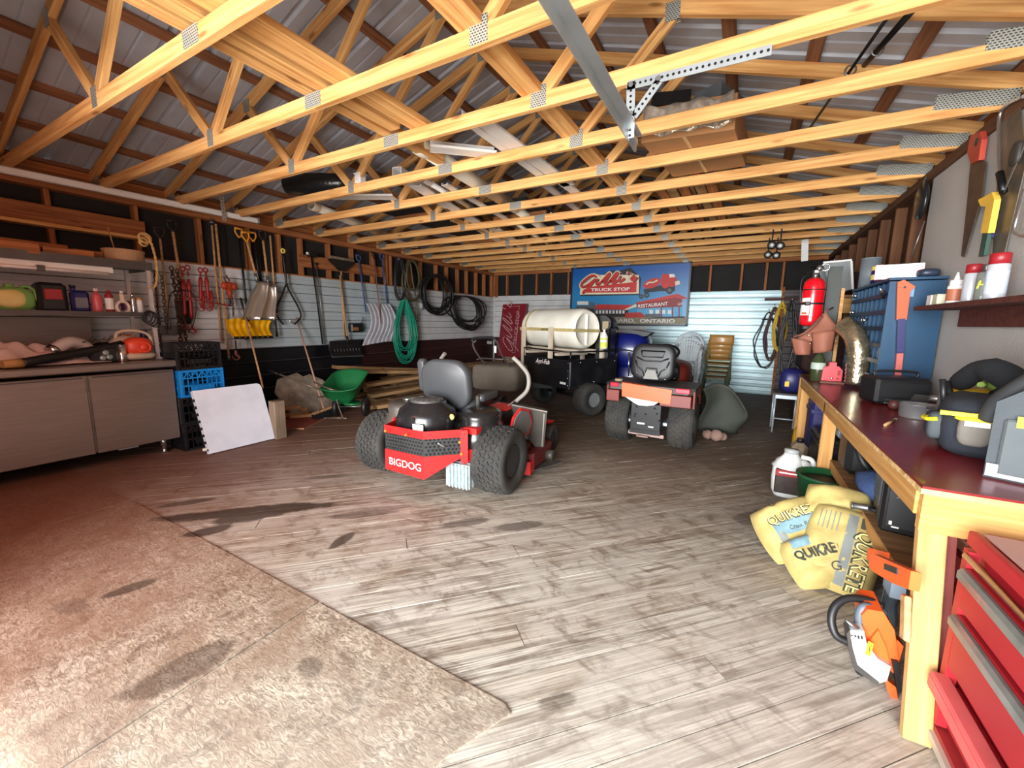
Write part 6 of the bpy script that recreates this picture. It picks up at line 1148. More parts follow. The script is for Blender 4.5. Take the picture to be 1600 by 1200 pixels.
# leather tool belt
LE = mat('pinkish_tan_leather', S(146, 90, 70), .7, 0, .08, 5, bump=.3, bscale=40); LED = mat('dark_leather', S(120, 74, 60), .7, 0, .1, 6)
q = lambda px, py, y=5.25: aty(px, py, y)
t = thing('tool_belt', 'tan leather tool pouch slung over the board below the extinguisher', 'tool belt', tuple(q(1275, 520)))
A_, B_, C_, D_ = q(1238, 536), q(1290, 487), q(1318, 512), q(1282, 552)
MB().sheet(lambda u, v: A_.lerp(B_, u).lerp(D_.lerp(C_, u), v)+V((0, -.07*math.sin(PI*u)*math.sin(PI*v)-.02*math.sin(6*u), -.03*math.sin(PI*v)*u)), 14, 10, .012).build('flap', LE, t)
P1, P2, P3, P4 = q(1236, 528, 5.15), q(1268, 534, 5.15), q(1266, 554, 5.15), q(1242, 554, 5.15)
MB().sheet(lambda u, v: P1.lerp(P2, u).lerp(P4.lerp(P3, u), v)+V((0, -.06*math.sin(PI*u), 0)), 10, 6, .01).build('pouch', LE, t); P1, P2, P3, P4 = q(1268, 520, 5.18), q(1306, 516, 5.18), q(1300, 548, 5.18), q(1270, 552, 5.18)
MB().sheet(lambda u, v: P1.lerp(P2, u).lerp(P4.lerp(P3, u), v)+V((0, -.06*math.sin(PI*u), 0)), 10, 6, .01).build('pouch', LE, t)
b = MB()
for p in ((1264, 524), (1266, 537), (1306, 533)): b.blob(q(*p, 5.10), (.008, .008, .008), n=6, k=4)
b.build('rivets', CHR, t); MB().tube(bez([q(1240, 526, 5.2), q(1254, 522, 5.14), q(1270, 510, 5.14), q(1284, 494, 5.2)]), .012, 6).build('belt_seam', LED, t); MB().tube([q(1290, 487), V((.80, 5.56, q(1290, 487).z+.05))], .008).build('hanger', LED, t)
# items on the bench
BZS = BZ+.001
p = atz(1280, 588, BZ); t = thing('glass_bottle', 'dark green bottle with a pale label and white cap on the bench', 'bottle', (p.x, 5.35, BZ)); GBT = mat('olive_green_glass', S(58, 66, 40), .15); pb = V((aty(1280, 560, 5.35).x, 5.35, BZS))
MB().lathe([(.055, 0), (.062, .01), (.064, .18), (.05, .24), (.022, .29), (.02, .31), (0, .31)], pb, n=24).build('bottle_body', GBT, t); MB().lathe([(.0645, .13), (.0655, .14), (.0655, .19), (.06, .20)], pb, n=24, caps=False).build('sticker', mat('pale_green_label', S(170, 185, 170), .5), t); MB().cyl(pb+up*.31, pb+up*.335, .022).build('cap', WHT, t)
x_ = aty(1300, 572, 5.3).x; t = thing('red_canister', 'small pinkish red plastic canister beside the green bottle', 'canister', (x_, 5.3, BZS)); PR = mat('pinkish_red_plastic', S(216, 66, 74), .45)
MB().prism([(-.085, 0), (.085, 0), (.085, .13), (.05, .17), (.03, .17), (.03, .21), (-.03, .21), (-.03, .17), (-.075, .15)], (x_, 5.25, BZS+.005), (1, 0, 0), (0, 0, 1), (0, .1, 0)).build('canister_body', PR, t); MB().box((x_+.055, 5.245, BZS+.11), (.02, .012, .05)).box((x_+.05, 5.245, BZS+.05), (.02, .012, .02)).build('grip_slot', MAR, t); MB().blob((x_, 5.243, BZS+.05), (.012, .01, .012), n=8, k=5).build('knob', CHR, t); MB().box((x_, 5.24, BZS+.012), (.2, .14, .024), bev=.005).build('base', LED, t)
FO = mat('crinkled_foil', S(208, 192, 160), .22, .9, .3, 14, bump=.8, bscale=22); pts = bez([V((aty(1322, 507, 5.0).x, 5.1, aty(1322, 507, 5.1).z)), aty(1334, 522, 5.0), aty(1341, 545, 4.95), aty(1340, 575, 4.95), aty(1338, 600, 4.95)], 8)
t = thing('foil_duct', 'shiny crinkled foil duct curving down to the bench', 'duct', tuple(pts[-1])); MB().tube(pts, [.085+.008*(i % 2) for i in range(len(pts))], 16).build('duct_hose', FO, t); MB().torus(pts[-2], .088, .008, (0, 0, 1)).build('clamp', CHR, t)
c = V((1.03, 4.12, BZS)); t = thing('portable_radio', 'black box-shaped radio with front knobs on the bench', 'radio', tuple(c), .25); T_ = WM[t.as_pointer()]
L().box((0, 0, .11), (.34, .24, .2), bev=.02).build('cabinet', BLK, t); L().box((0, -.122, .12), (.29, .006, .11), bev=.002).build('speaker_grille', mat('dark_grille', S(22, 22, 24), .9), t); L().box((.0, -.124, .045), (.22, .004, .006)).build('tuning_strip', STEEL, t)
for x in (-.10, 0, .10): L().box((x, -.125, .022), (.03, .006, .012), bev=.002).build('button', STEEL, t)
L().tube(bez([(-.13, 0, .20), (-.12, 0, .245), (.12, 0, .245), (.13, 0, .20)]), .010).build('handle', BLK, t)
# blue pigeonhole cabinet
BC = mat('blue_cabinet_steel', S(8, 60, 92), .4, .1, .06, 3, dirt=S(24, 50, 80), dirtamt=.3); X0, X1, Y0, Y1, Z0, Z1 = 1.0, 1.34, 4.5, 5.85, BZ, 1.89
t = thing('pigeonhole_cabinet', 'blue steel parts cabinet with open pigeonholes standing on the bench', 'cabinet', ((X0+X1)/2, (Y0+Y1)/2, BZ))
MB().box(((X0+X1)/2, Y0+.01, (Z0+Z1)/2), (X1-X0, .02, Z1-Z0-.04)).build('side_panel', BC, t); MB().box(((X0+X1)/2, Y1-.01, (Z0+Z1)/2), (X1-X0, .02, Z1-Z0-.04)).build('side_panel', BC, t); MB().box((X1-.01, (Y0+Y1)/2, (Z0+Z1)/2), (.02, Y1-Y0-.04, Z1-Z0-.04)).build('back_panel', mat('dark_blue_steel', S(14, 40, 74), .5), t)
MB().box(((X0+X1)/2, (Y0+Y1)/2, Z1), (X1-X0+.01, Y1-Y0+.01, .02)).build('top_panel', BC, t); MB().box(((X0+X1)/2, (Y0+Y1)/2, Z0+.02), (X1-X0, Y1-Y0, .03)).build('bottom_panel', BC, t)
for k in range(1, 7): MB().box(((X0+X1)/2+.01, (Y0+Y1)/2, Z0+(Z1-Z0)*k/7), (X1-X0-.03, Y1-Y0-.03, .012)).box((X0+.006, (Y0+Y1)/2, Z0+(Z1-Z0)*k/7+.012), (.012, Y1-Y0-.03, .035)).build('shelf', mat('dark_blue_steel', S(14, 40, 74)), t)
for k in range(1, 9): MB().box(((X0+X1)/2+.01, Y0+(Y1-Y0)*k/9, (Z0+Z1)/2), (X1-X0-.02, .012, Z1-Z0-.04)).build('divider', BC, t)
MB().box((1.13, Y0-.003, 1.78), (.05, .004, .07)).build('label_card', mat('pale_blue_card', S(110, 150, 180), .5), t)
# items on top of and on the cabinet
q5 = lambda px, py, y=5.0: aty(px, py, y)
ZT = Z1+.011
t = thing('carton', 'red and white carton lying on the blue cabinet', 'carton', (aty(1404, 425, 4.72).x, 4.72, ZT), -.2); T_ = WM[t.as_pointer()]; L().box((0, 0, .06), (.30, .16, .12), bev=.003).build('box_body', WHT, t); L().box((-.125, -.002, .06), (.052, .166, .122)).box((.09, -.082, .08), (.1, .004, .05)).build('red_print', RED, t)
t = thing('jar', 'dark jar with a yellow lid behind the red and white carton', 'jar', (1.08, 5.3, ZT)); MB().lathe([(.05, 0), (.052, .12), (.045, .14), (0, .14)], (1.08, 5.3, ZT), n=18).build('jar_body', NVY, t); MB().lathe([(.053, .05), (.053, .1)], (1.08, 5.3, ZT), n=18, caps=False).build('sticker', CRM, t); MB().lathe([(.054, .14), (.054, .18), (0, .185)], (1.08, 5.3, ZT), n=18).build('lid', mat('pale_yellow_lid', S(225, 205, 110), .5), t)
GT = mat('grey_pvc', S(112, 120, 126), .5); t = thing('grey_pipe', 'upright wide grey pipe piece behind the blue cabinet front', 'pipe', (1.07, 5.62, ZT)); MB().lathe([(.085, 0), (.085, .30), (.078, .30), (.078, .01), (0, .01)], (1.08, 5.62, ZT), n=24).build('pipe_body', GT, t); MB().torus((1.08, 5.62, ZT+.295), .082, .006, n=24).build('rim', GT, t)
o = MB().blob((1.25, 4.62, ZT+.035), (.07, .08, .035), p=.6).build('dark_case', mat('dark_blue_grey_case', S(38, 48, 66), .4), origin=(1.25, 4.62, ZT)); tag(o, 'small rounded dark case at the near end of the blue cabinet top', 'case')
t = thing('aerosol_can', 'red-topped small can lying on the cabinet beside the carton', 'can', (1.26, 5.0, ZT)); MB().cyl((1.24, 4.92, ZT+.032), (1.30, 5.08, ZT+.032), .031).build('can_body', RED, t); MB().cyl((1.235, 4.90, ZT+.032), (1.24, 4.92, ZT+.032), .024).build('cap', WHT, t)
for i, (px, py) in enumerate(((1338, 462), (1334, 488), (1352, 500))):
    p = atx(px, py, X0+.02); o = MB().tube([p+V((-.02, 0, -.01)), p+V((.05, .04, .02))], [.012, .018], 8).torus(p+V((-.02, 0, 0)), .02, .005, (1, .3, 0)).build('wrench', CHR, origin=tuple(p)); tag(o, ['spanner end poking out of an upper pigeonhole', 'spanner end poking out of a far-left pigeonhole', 'spanner end poking out of a middle pigeonhole'][i], 'wrench')
t = thing('pliers', 'pliers with dark handles sticking out of the upper pigeonholes', 'pliers', tuple(atx(1378, 455, .97))); p = atx(1380, 457, .97); MB().tube([p+V((0, 0, .0)), p+V((.02, .14, .0))], .014).tube([p, p+V((.03, .13, -.03))], .014).build('grips', BLK, t); MB().tube([p, p+V((-.03, -.03, .03))], [.016, .006]).build('jaws', CHR, t)
# orange handled axe hanging on the near side of the blue cabinet
ys_ = Y0-.035; q4 = lambda px, py: aty(px, py, ys_)
t = thing('orange_axe', 'orange-handled axe hanging against the blue cabinet side', 'axe', tuple(q4(1410, 440))); OH = mat('dull_orange_handle', S(186, 84, 42), .5)
P = [q4(*p) for p in ((1402, 441), (1412, 437), (1430, 448), (1422, 455), (1416, 500), (1400, 500))]; MB().prism([(p.x, p.z) for p in P], (0, ys_-.012, 0), (1, 0, 0), (0, 0, 1), (0, .03, 0)).build('butt', OH, t); MB().cyl(V((q4(1413, 449).x, ys_-.014, q4(1413, 449).z)), V((q4(1413, 449).x, ys_-.011, q4(1413, 449).z)), .009).build('hang_hole', BLK, t)
MB().bar(q4(1408, 498), q4(1406, 552), .045, .03, up=(0, 1, 0)).build('head_sheath', NVY, t); MB().bar(q4(1406, 550), q4(1401, 598), .04, .03, up=(0, 1, 0)).build('lower_grip', mat('pink_red_grip', S(196, 96, 86), .5), t)
# pan, ball, metal scrap
p = V((1.02, 3.55, BZS)); t = thing('steel_pan', 'small steel pan standing on the workbench', 'pan', tuple(p)); MB().lathe([(.0, .0), (.085, 0), (.09, .01), (.092, .09), (.097, .092), (.085, .09), (.083, .012), (0, .01)], p, n=30).build('bowl', GALV, t); MB().bar(p+V((.08, -.03, .07)), p+V((.17, -.08, .075)), .03, .01).build('handle', GALV, t); MB().box(p+V((.02, -.093, .085)), (.03, .01, .012)).build('lip', CHR, t)
o = MB().prism([(0, 0), (.14, 0), (.15, .12), (.04, .13)], (1.02, 3.8, BZS), (.9, .3, 0), (0, -.3, .95), (0, .006, .002)).build('metal_scrap', STEEL, origin=(1.02, 3.8, BZ)); tag(o, 'bent grey sheet metal piece behind the steel pan', 'metal piece')
o = MB().blob((.97, 3.82, BZS+.035), (.035, .035, .035)).build('brown_ball', mat('brown_rubber', S(86, 46, 40), .5), origin=(.97, 3.82, BZ)); tag(o, 'small brown ball behind the steel pan', 'ball')
t = thing('pencil_stub', 'short pale dowel on the bench before the pan', 'dowel', tuple(atz(1388, 660, BZ))); a, c = atz(1383, 664, BZ+.008), atz(1398, 656, BZ+.008); MB().cyl(a, c, .008).build('rod', HW, t); MB().cyl(c, c+(c-a)*.2, .009).build('ferrule', STEEL, t)
# yellow cordless tool
p = V((1.15, 3.2, BZS)); t = thing('yellow_power_tool', 'yellow and black power tool between the pan and bags', 'power tool', tuple(p)); DY = mat('mustard_yellow_plastic', S(196, 152, 36), .5, 0, .1, 6); MB().blob(p+V((0, 0, .18)), (.13, .08, .075), p=.6).build('motor_housing', DY, t); MB().blob(p+V((.12, 0, .18)), (.06, .06, .06), p=.7).tube([p+V((0, 0, .14)), p+V((.02, 0, .04))], [.035, .04]).build('grip', BLK, t); MB().box(p+V((.01, 0, .035)), (.12, .09, .07), bev=.01).build('battery', BLK, t); MB().tube([p+V((-.12, 0, .18)), p+V((-.19, 0, .18))], [.03, .015]).build('chuck', STEEL, t)
t = thing('work_gloves', 'green and yellow work gloves lying on the power tool', 'gloves', (1.2, 3.0, 1.16)); GG = mat('green_yellow_glove', S(120, 140, 60), .8, 0, .2, 10, bump=.3)
for k, (dx_, m_) in enumerate(((0, GG), (.09, mat('sand_yellow_glove', S(216, 186, 100), .8)))):
    g_ = MB().blob((1.16+dx_, 2.98+.03*k, 1.215+.02*k), (.065, .1, .03), p=.8).build('glove', m_, t)
    for f in range(4): MB().tube(bez([(1.12+dx_+f*.026, 2.92, 1.215+.02*k), (1.105+dx_+f*.028, 2.86, 1.22+.02*k), (1.10+dx_+f*.028, 2.82+.012*abs(f-1.5), 1.205+.02*k)], 4), .013, 7).build('finger', m_, g_)
    MB().tube([(1.10+dx_, 3.0, 1.215+.02*k), (1.06+dx_, 2.94, 1.22+.02*k)], .014, 7).build('thumb', m_, g_)
# two tool bags
BGM = mat('black_bag_fabric', S(34, 38, 46), .85, 0, .1, 10, bump=.25, bscale=120); BGG = mat('charcoal_bag_fabric', S(66, 72, 76), .8, 0, .08, 8, bump=.25, bscale=120); YT = mat('bright_yellow_trim', S(240, 224, 40), .6); KH = mat('khaki_grey_pocket', S(110, 104, 96), .8)
p = V((1.03, 2.72, BZS)); t = thing('tool_bag', 'open black tool bag with yellow-edged pockets on the near bench end', 'bag', tuple(p), -.25); T_ = WM[t.as_pointer()]
L().blob((0, .02, .13), (.17, .24, .14), p=.45, amp=.02).build('bag_body', BGM, t)
for i, (x, y, w_, h_, z_) in enumerate(((-.175, -.10, .10, .13, .10), (-.18, .02, .10, .12, .09), (-.165, .14, .09, .11, .08), (-.06, -.23, .11, .15, .12))):
    k = L().blob((x, y, z_+.02), (.03 if i < 3 else w_/2, w_/2 if i < 3 else .03, h_/2), p=.6).build('pocket', [BGG, BGM, BGM, KH][i], t)
    P = [(x-.035*math.cos(a), y+w_*.55*math.sin(a), z_+h_*.45-.012*math.cos(a)) for a in [-PI/2+PI*j/8 for j in range(9)]] if i < 3 else [(x+w_*.55*math.sin(a), y-.035*math.cos(a), z_+h_*.45) for a in [-PI/2+PI*j/8 for j in range(9)]]
    L().tube(P, .010, 6, flat=1).build('piping', YT, k)
L().box((-.06, -.268, .17), (.075, .004, .022)).build('badge', WHT, t)
b = L(); b.box((-.115, -.25, .205), (.12, .02, .018)); b.build('yellow_band', YT, t)
L().box((-.16, .13, .21), (.02, .05, .12), rot=Matrix.Rotation(.4, 3, 'X')).build('ruler', STEEL, t); L().tube([(-.15, .02, .2), (-.17, .03, .33)], .012).build('screwdriver', BLK, t); L().tube([(-.12, .18, .2), (-.14, .24, .30)], [.02, .015]).build('plier_handle', BLK, t)
p = V((1.06, 2.34, BZS)); t = thing('large_tool_bag', 'tall charcoal tool bag with yellow stripe and thick padded strap', 'bag', tuple(p), -.45); T_ = WM[t.as_pointer()]
L().prism([(-.14, 0), (.18, 0), (.18, .47), (.06, .47), (-.14, .30)], (0, -.14, .0), (1, 0, 0), (0, 0, 1), (0, .24, 0)).build('bag_body', BGG, t)
L().box((.04, -.15, .13), (.30, .02, .22), bev=.008).build('front_pocket', mat('mid_grey_pocket', S(84, 90, 92), .8), t); L().box((.05, -.164, .235), (.26, .006, .042)).build('yellow_stripe', YT, t); L().box((.03, -.152, .035), (.33, .012, .05)).build('reflective_band', mat('lilac_grey_band', S(168, 160, 168), .5), t)
L().tube(bez([(-.17, .06, .20), (-.15, .05, .28), (-.06, .05, .40), (.06, .06, .52), (.2, .08, .62), (.3, .1, .6)]), .055, 10, flat=.6).build('padded_strap', mat('dark_charcoal_foam', S(52, 54, 56), .75), t)
t = thing('dark_jacket', 'crumpled black jacket behind the tool bags', 'jacket', (1.22, 2.85, BZS)); JK = mat('black_cloth', S(24, 26, 30), .9, 0, .15, 8, bump=.4, bscale=15); MB().blob((1.20, 2.78, 1.10), (.15, .22, .17), amp=.10, seed=3, p=.8).build('cloth', JK, t); MB().tube(bez([(1.14, 2.7, 1.22), (1.08, 2.95, 1.30), (1.05, 3.15, 1.20)]), [.06]*8+[.05]*8+[.04], 10).build('sleeve', JK, t)
# shelf board with cans on the right wall
WPM = mat('off_white_wall_panel', S(186, 180, 174), .7, 0, .06, 2, bump=.2, bscale=60)
MB().box((1.365, 3.72, 1.88), (.012, 3.05, 1.90)).build('wall_panel', WPM, wr)
SHM = woodmat('dark_red_shelf', S(96, 50, 40), S(70, 36, 30), knots=False)
t = thing('wall_shelf', 'dark red-brown shelf board on the right wall over the bench', 'shelf', (1.24, 3.45, 1.64)); MB().box((1.235, 3.45, 1.645), (.22, 1.75, .03)).build('board', SHM, t); MB().box((1.34, 3.4, 1.57), (.03, 1.5, .12)).build('cleat', SHM, t)
ZH = 1.661
def can(label, x, y, r, h, body, cap, band=None, txt=None, kind='can', capr=.95, nozzle=False):
    t = thing('spray_can' if kind == 'can' else 'glue_bottle', label, kind, (x, y, ZH), 0, 'bottles and cans on the wall shelf')
    MB().lathe([(r*.95, 0), (r, .006), (r, h*.74), (r*.8, h*.79), (r*.5, h*.80)], (x, y, ZH), n=22).build('can_body', body, t)
    MB().lathe([(r*capr, h*.76), (r*capr, h*.98), (r*capr*.85, h), (0, h)], (x, y, ZH), n=20).build('cap', cap, t)
    if band: MB().lathe([(r*1.01, h*.12), (r*1.01, h*.62)], (x, y, ZH), n=22, caps=False).build('sticker', band, t)
    if nozzle: MB().lathe([(.018, h), (.012, h+.02), (.006, h+.05), (0, h+.05)], (x, y, ZH), n=12).build('nozzle', body, t)
    if txt:
        d = V((-x, -y, 0)).normalized(); ux = V((-d.y, d.x, 0)); b = MB(); textmesh(b, txt, V((x, y, ZH+h*.34))+d*(r+.003)-ux*r*.9, ux, up, .062, shear=.2, bold=.001); b.build('lettering', YT, t)
    return t
can('glue bottle with a tan label and white spout on the wall shelf', 1.20, 3.88, .040, .155, WHT, WHT, mat('tan_red_label', S(170, 100, 70), .5), kind='bottle', capr=.8, nozzle=True)
can('white can with a dark red cap next to the glue bottle', 1.20, 3.66, .038, .23, mat('white_can_steel', S(196, 200, 206), .3, .3), mat('dark_red_cap', S(150, 28, 36), .4))
can('grey can with yellow HE lettering on the wall shelf', 1.20, 3.50, .036, .21, mat('grey_can_steel', S(150, 156, 150), .3, .4), STEEL, mat('grey_olive_label', S(120, 126, 116), .4), 'HE', capr=.5)
can('largest white can with a red cap, rightmost on the shelf', 1.19, 3.34, .044, .25, mat('white_can_steel', S(196, 200, 206)), mat('dark_red_cap', S(150, 28, 36)), mat('pale_blue_label', S(186, 194, 206), .4))
for i, (y, m_, lb) in enumerate(((4.16, WHT, 'small white box at the far end of the wall shelf'), (4.05, mat('cream_box', S(214, 210, 180), .6), 'small cream box next to the white one on the shelf'))):
    t = thing('small_box', lb, 'box', (1.2, y, ZH)); MB().box((1.2, y, ZH+.035), (.09, .085, .07), bev=.003).build('box_body', m_, t); MB().box((1.2, y, ZH+.071), (.092, .088, .004)).build('lid', m_, t)
# hand tools hanging on the panel
def onw(px, py, x=1.33): return atx(px, py, x)
t = thing('hand_saw', 'rusty hand saw with a red handle hanging on the wall panel', 'saw', tuple(onw(1525, 220))); RS = mat('brown_rusty_blade', S(92, 74, 62), .5, .5, .3, 10)
P = [onw(*p) for p in ((1518, 250), (1542, 252), (1537, 300), (1508, 402), (1503, 400), (1512, 320))]; MB().prism([(p.y, p.z) for p in P], (1.325, 0, 0), (0, 1, 0), (0, 0, 1), (.004, 0, 0)).build('blade', RS, t)
P = [onw(*p, 1.31) for p in ((1519, 212), (1534, 205), (1537, 218), (1532, 250), (1520, 256), (1514, 238))]; MB().prism([(p.y, p.z) for p in P], (1.30, 0, 0), (0, 1, 0), (0, 0, 1), (.03, 0, 0)).build('handle', mat('faded_red_handle', S(176, 62, 46), .5), t); p = onw(1525, 222, 1.297); MB().cyl(p, p+V((.004, 0, 0)), .028, 12).build('grip_hole', BLK, t)
t = thing('pruning_saw', 'pruning saw with yellow handle and green sheath on the panel', 'saw', tuple(onw(1545, 305))); P = [onw(*p, 1.30) for p in ((1533, 312), (1555, 300), (1559, 312), (1549, 364), (1537, 364), (1545, 322), (1537, 322))]; MB().prism([(p.y, p.z) for p in P], (1.285, 0, 0), (0, 1, 0), (0, 0, 1), (.03, 0, 0)).build('handle', mat('saw_handle_yellow', S(236, 188, 70), .5), t)
MB().bar(onw(1543, 362, 1.31), onw(1536, 400, 1.31), .02, .07, up=(0, 1, 0)).build('sheath', mat('dark_green_sheath', S(36, 70, 60), .5), t); MB().bar(onw(1556, 320, 1.325), onw(1548, 372, 1.325), .012, .05, up=(0, 1, 0)).build('blade', NVY, t)
t = thing('bow_saw', 'bow saw with bent chrome frame hanging near the right edge', 'saw', tuple(onw(1570, 160))); MB().tube(bez([onw(1600, 150, 1.31), onw(1574, 163, 1.31), onw(1562, 182, 1.31), onw(1561, 230, 1.31), onw(1562, 272, 1.31)]), .011).build('frame', CHR, t); MB().tube([onw(1562, 270, 1.31), onw(1568, 300, 1.31)], .02).build('grip', BLKM, t); MB().bar(onw(1568, 300, 1.31), onw(1612, 200, 1.31), .003, .02).build('blade', STEEL, t)
t = thing('panel_saw', 'wide grey-brown saw blade hanging rightmost on the wall panel', 'saw', tuple(onw(1590, 240))); P = [onw(*p, 1.34) for p in ((1566, 190), (1596, 165), (1606, 250), (1570, 400), (1552, 400))]; MB().prism([(p.y, p.z) for p in P], (1.335, 0, 0), (0, 1, 0), (0, 0, 1), (.004, 0, 0)).build('blade', mat('worn_grey_blade', S(118, 108, 96), .45, .6, .3, 6), t); MB().blob(onw(1588, 240, 1.31), (.02, .05, .07), p=.7).build('handle', mat('dark_handle', S(50, 44, 40), .6), t)
t = thing('wire_rack', 'chrome wire frame holder at the right edge over the cans', 'rack', tuple(onw(1590, 340, 1.28))); q = lambda a, c: onw(a, c, 1.28); MB().tube([q(1600, 295), q(1586, 352), q(1584, 362), q(1590, 368), q(1612, 370)], .008).build('frame', CHR, t); MB().prism([(p.y, p.z) for p in (q(1602, 300), q(1588, 360), q(1612, 366))], (1.30, 0, 0), (0, 1, 0), (0, 0, 1), (.004, 0, 0)).build('plate', mat('pale_grey_plate', S(150, 148, 138), .5), t)
t = thing('float_trowel', 'dark steel bowl-like scoop hanging by the end of the panel', 'scoop', tuple(onw(1445, 280, 1.3))); p = onw(1440, 312, 1.3); MB().blob(p, (.035, .13, .17), amp=.05).build('scoop_bowl', mat('dark_shiny_steel', S(60, 60, 62), .25, .7), t); MB().tube([p+V((0, 0, .12)), onw(1450, 272, 1.35)], .012).build('handle', STEEL, t); MB().tube([onw(1445, 345, 1.24), onw(1424, 400, 1.2)], .005).build('wire', STEEL, t)
# white bin and boards beyond the cabinet
t = thing('storage_bin', 'pale open bin on a wooden ledge beyond the blue cabinet', 'bin', (1.0, 6.35, 1.9)); q = lambda px, py, y=6.3: aty(px, py, y)
P = [q(1286, 412), q(1330, 408), q(1332, 452), q(1300, 458)]; b = MB(); b.prism([(p.x, p.z) for p in P], (0, 6.3, 0), (1, 0, 0), (0, 0, 1), (0, .02, 0)); b.build('front_wall', mat('cloudy_bin_plastic', S(120, 124, 124), .3), t); b = MB(); b.bar(P[0]+up*.01, P[1]+up*.01, .05, .02).bar(P[1], P[2], .02, .03).build('rim', WHT, t); MB().prism([(p.x, p.z) for p in P], (0, 6.7, 0), (1, 0, 0), (0, 0, 1), (0, .02, 0)).prism([(P[1].x, P[1].z), (P[1].x+.02, P[1].z), (P[2].x+.02, P[2].z), (P[2].x, P[2].z)], (0, 6.32, 0), (1, 0, 0), (0, 0, 1), (0, .4, 0)).build('side_wall', mat('cloudy_bin_plastic', S(120, 124, 124)), t)
t = thing('ledge', 'plain wooden ledge carrying the pale bin', 'shelf', (1.1, 6.4, 1.6)); zz = q(1310, 470).z; MB().box((1.08, 6.5, zz+.05), (.50, .5, .03)).build('board', LS_, t); MB().box((q(1314, 470).x+.05, 6.24, zz-.06), (.34, .03, .17)).build('front_board', BL, t); MB().box((1.2, 6.5, zz-.1), (.3, .04, .26)).build('bracket', LS_, t)
t = thing('white_tag', 'white rectangular strip hanging from a far chord near the wall', 'tag', tuple(aty(1258, 395, 8.96))); MB().bar(aty(1258, 374, 8.93), aty(1257, 408, 8.93), .01, .10, up=(1, 0, 0)).build('strip', WHT, t); MB().cyl(aty(1258, 374, 8.93), aty(1258, 374, 8.93)+V((0, .05, .02)), .006).build('nail', STEEL, t)
# things under the bench, floor and lower shelf
JW = mat('white_jug_plastic', S(218, 220, 216), .45, 0, .04, 4)
t = thing('white_jug', 'large white jug with a red and black label on the floor', 'jug', (.45, 4.2, 0)); MB().blob((.47, 4.22, .17), (.15, .11, .19), p=.55, flat=.87).lathe([(.14, .28), (.06, .38), (.05, .41), (0, .41)], (.45, 4.2, 0), n=20).build('jug_body', JW, t); MB().lathe([(.055, .405), (.055, .435), (0, .44)], (.45, 4.2, 0), n=16).build('cap', mat('pale_grey_cap', S(160, 164, 160), .5), t); MB().tube(bez([(.52, 4.2, .38), (.60, 4.2, .36), (.62, 4.2, .25), (.60, 4.2, .15)]), .02).build('handle', JW, t)
MB().box((.44, 4.10, .17), (.20, .02, .22), bev=.008).build('sticker', mat('dark_label', S(52, 40, 34), .5, 0, .3, 20), t); MB().box((.44, 4.086, .245), (.20, .012, .055), bev=.004).build('red_label_band', MAR, t); b = MB(); textmesh(b, 'ROUND UP', (.35, 4.078, .232), (1, 0, 0), up, .038, bold=.0005) if False else b.box((.44, 4.079, .25), (.15, .002, .012)); b.build('white_print', WHT, t)
GB = mat('dark_green_tub', S(24, 78, 44), .45); t = thing('green_tub', 'dark green plastic tub beside the white jug under the bench', 'tub', (.66, 3.75, 0)); MB().lathe([(0, .005), (.13, .005), (.14, .02), (.18, .34), (.19, .345), (.19, .365), (.175, .365), (.135, .03), (0, .02)], (.64, 3.82, 0), n=32).build('tub_body', GB, t); MB().lathe([(0, .30), (.17, .30), (.17, .32), (0, .33)], (.64, 3.82, 0), n=24).build('grey_fill', DTP, t)
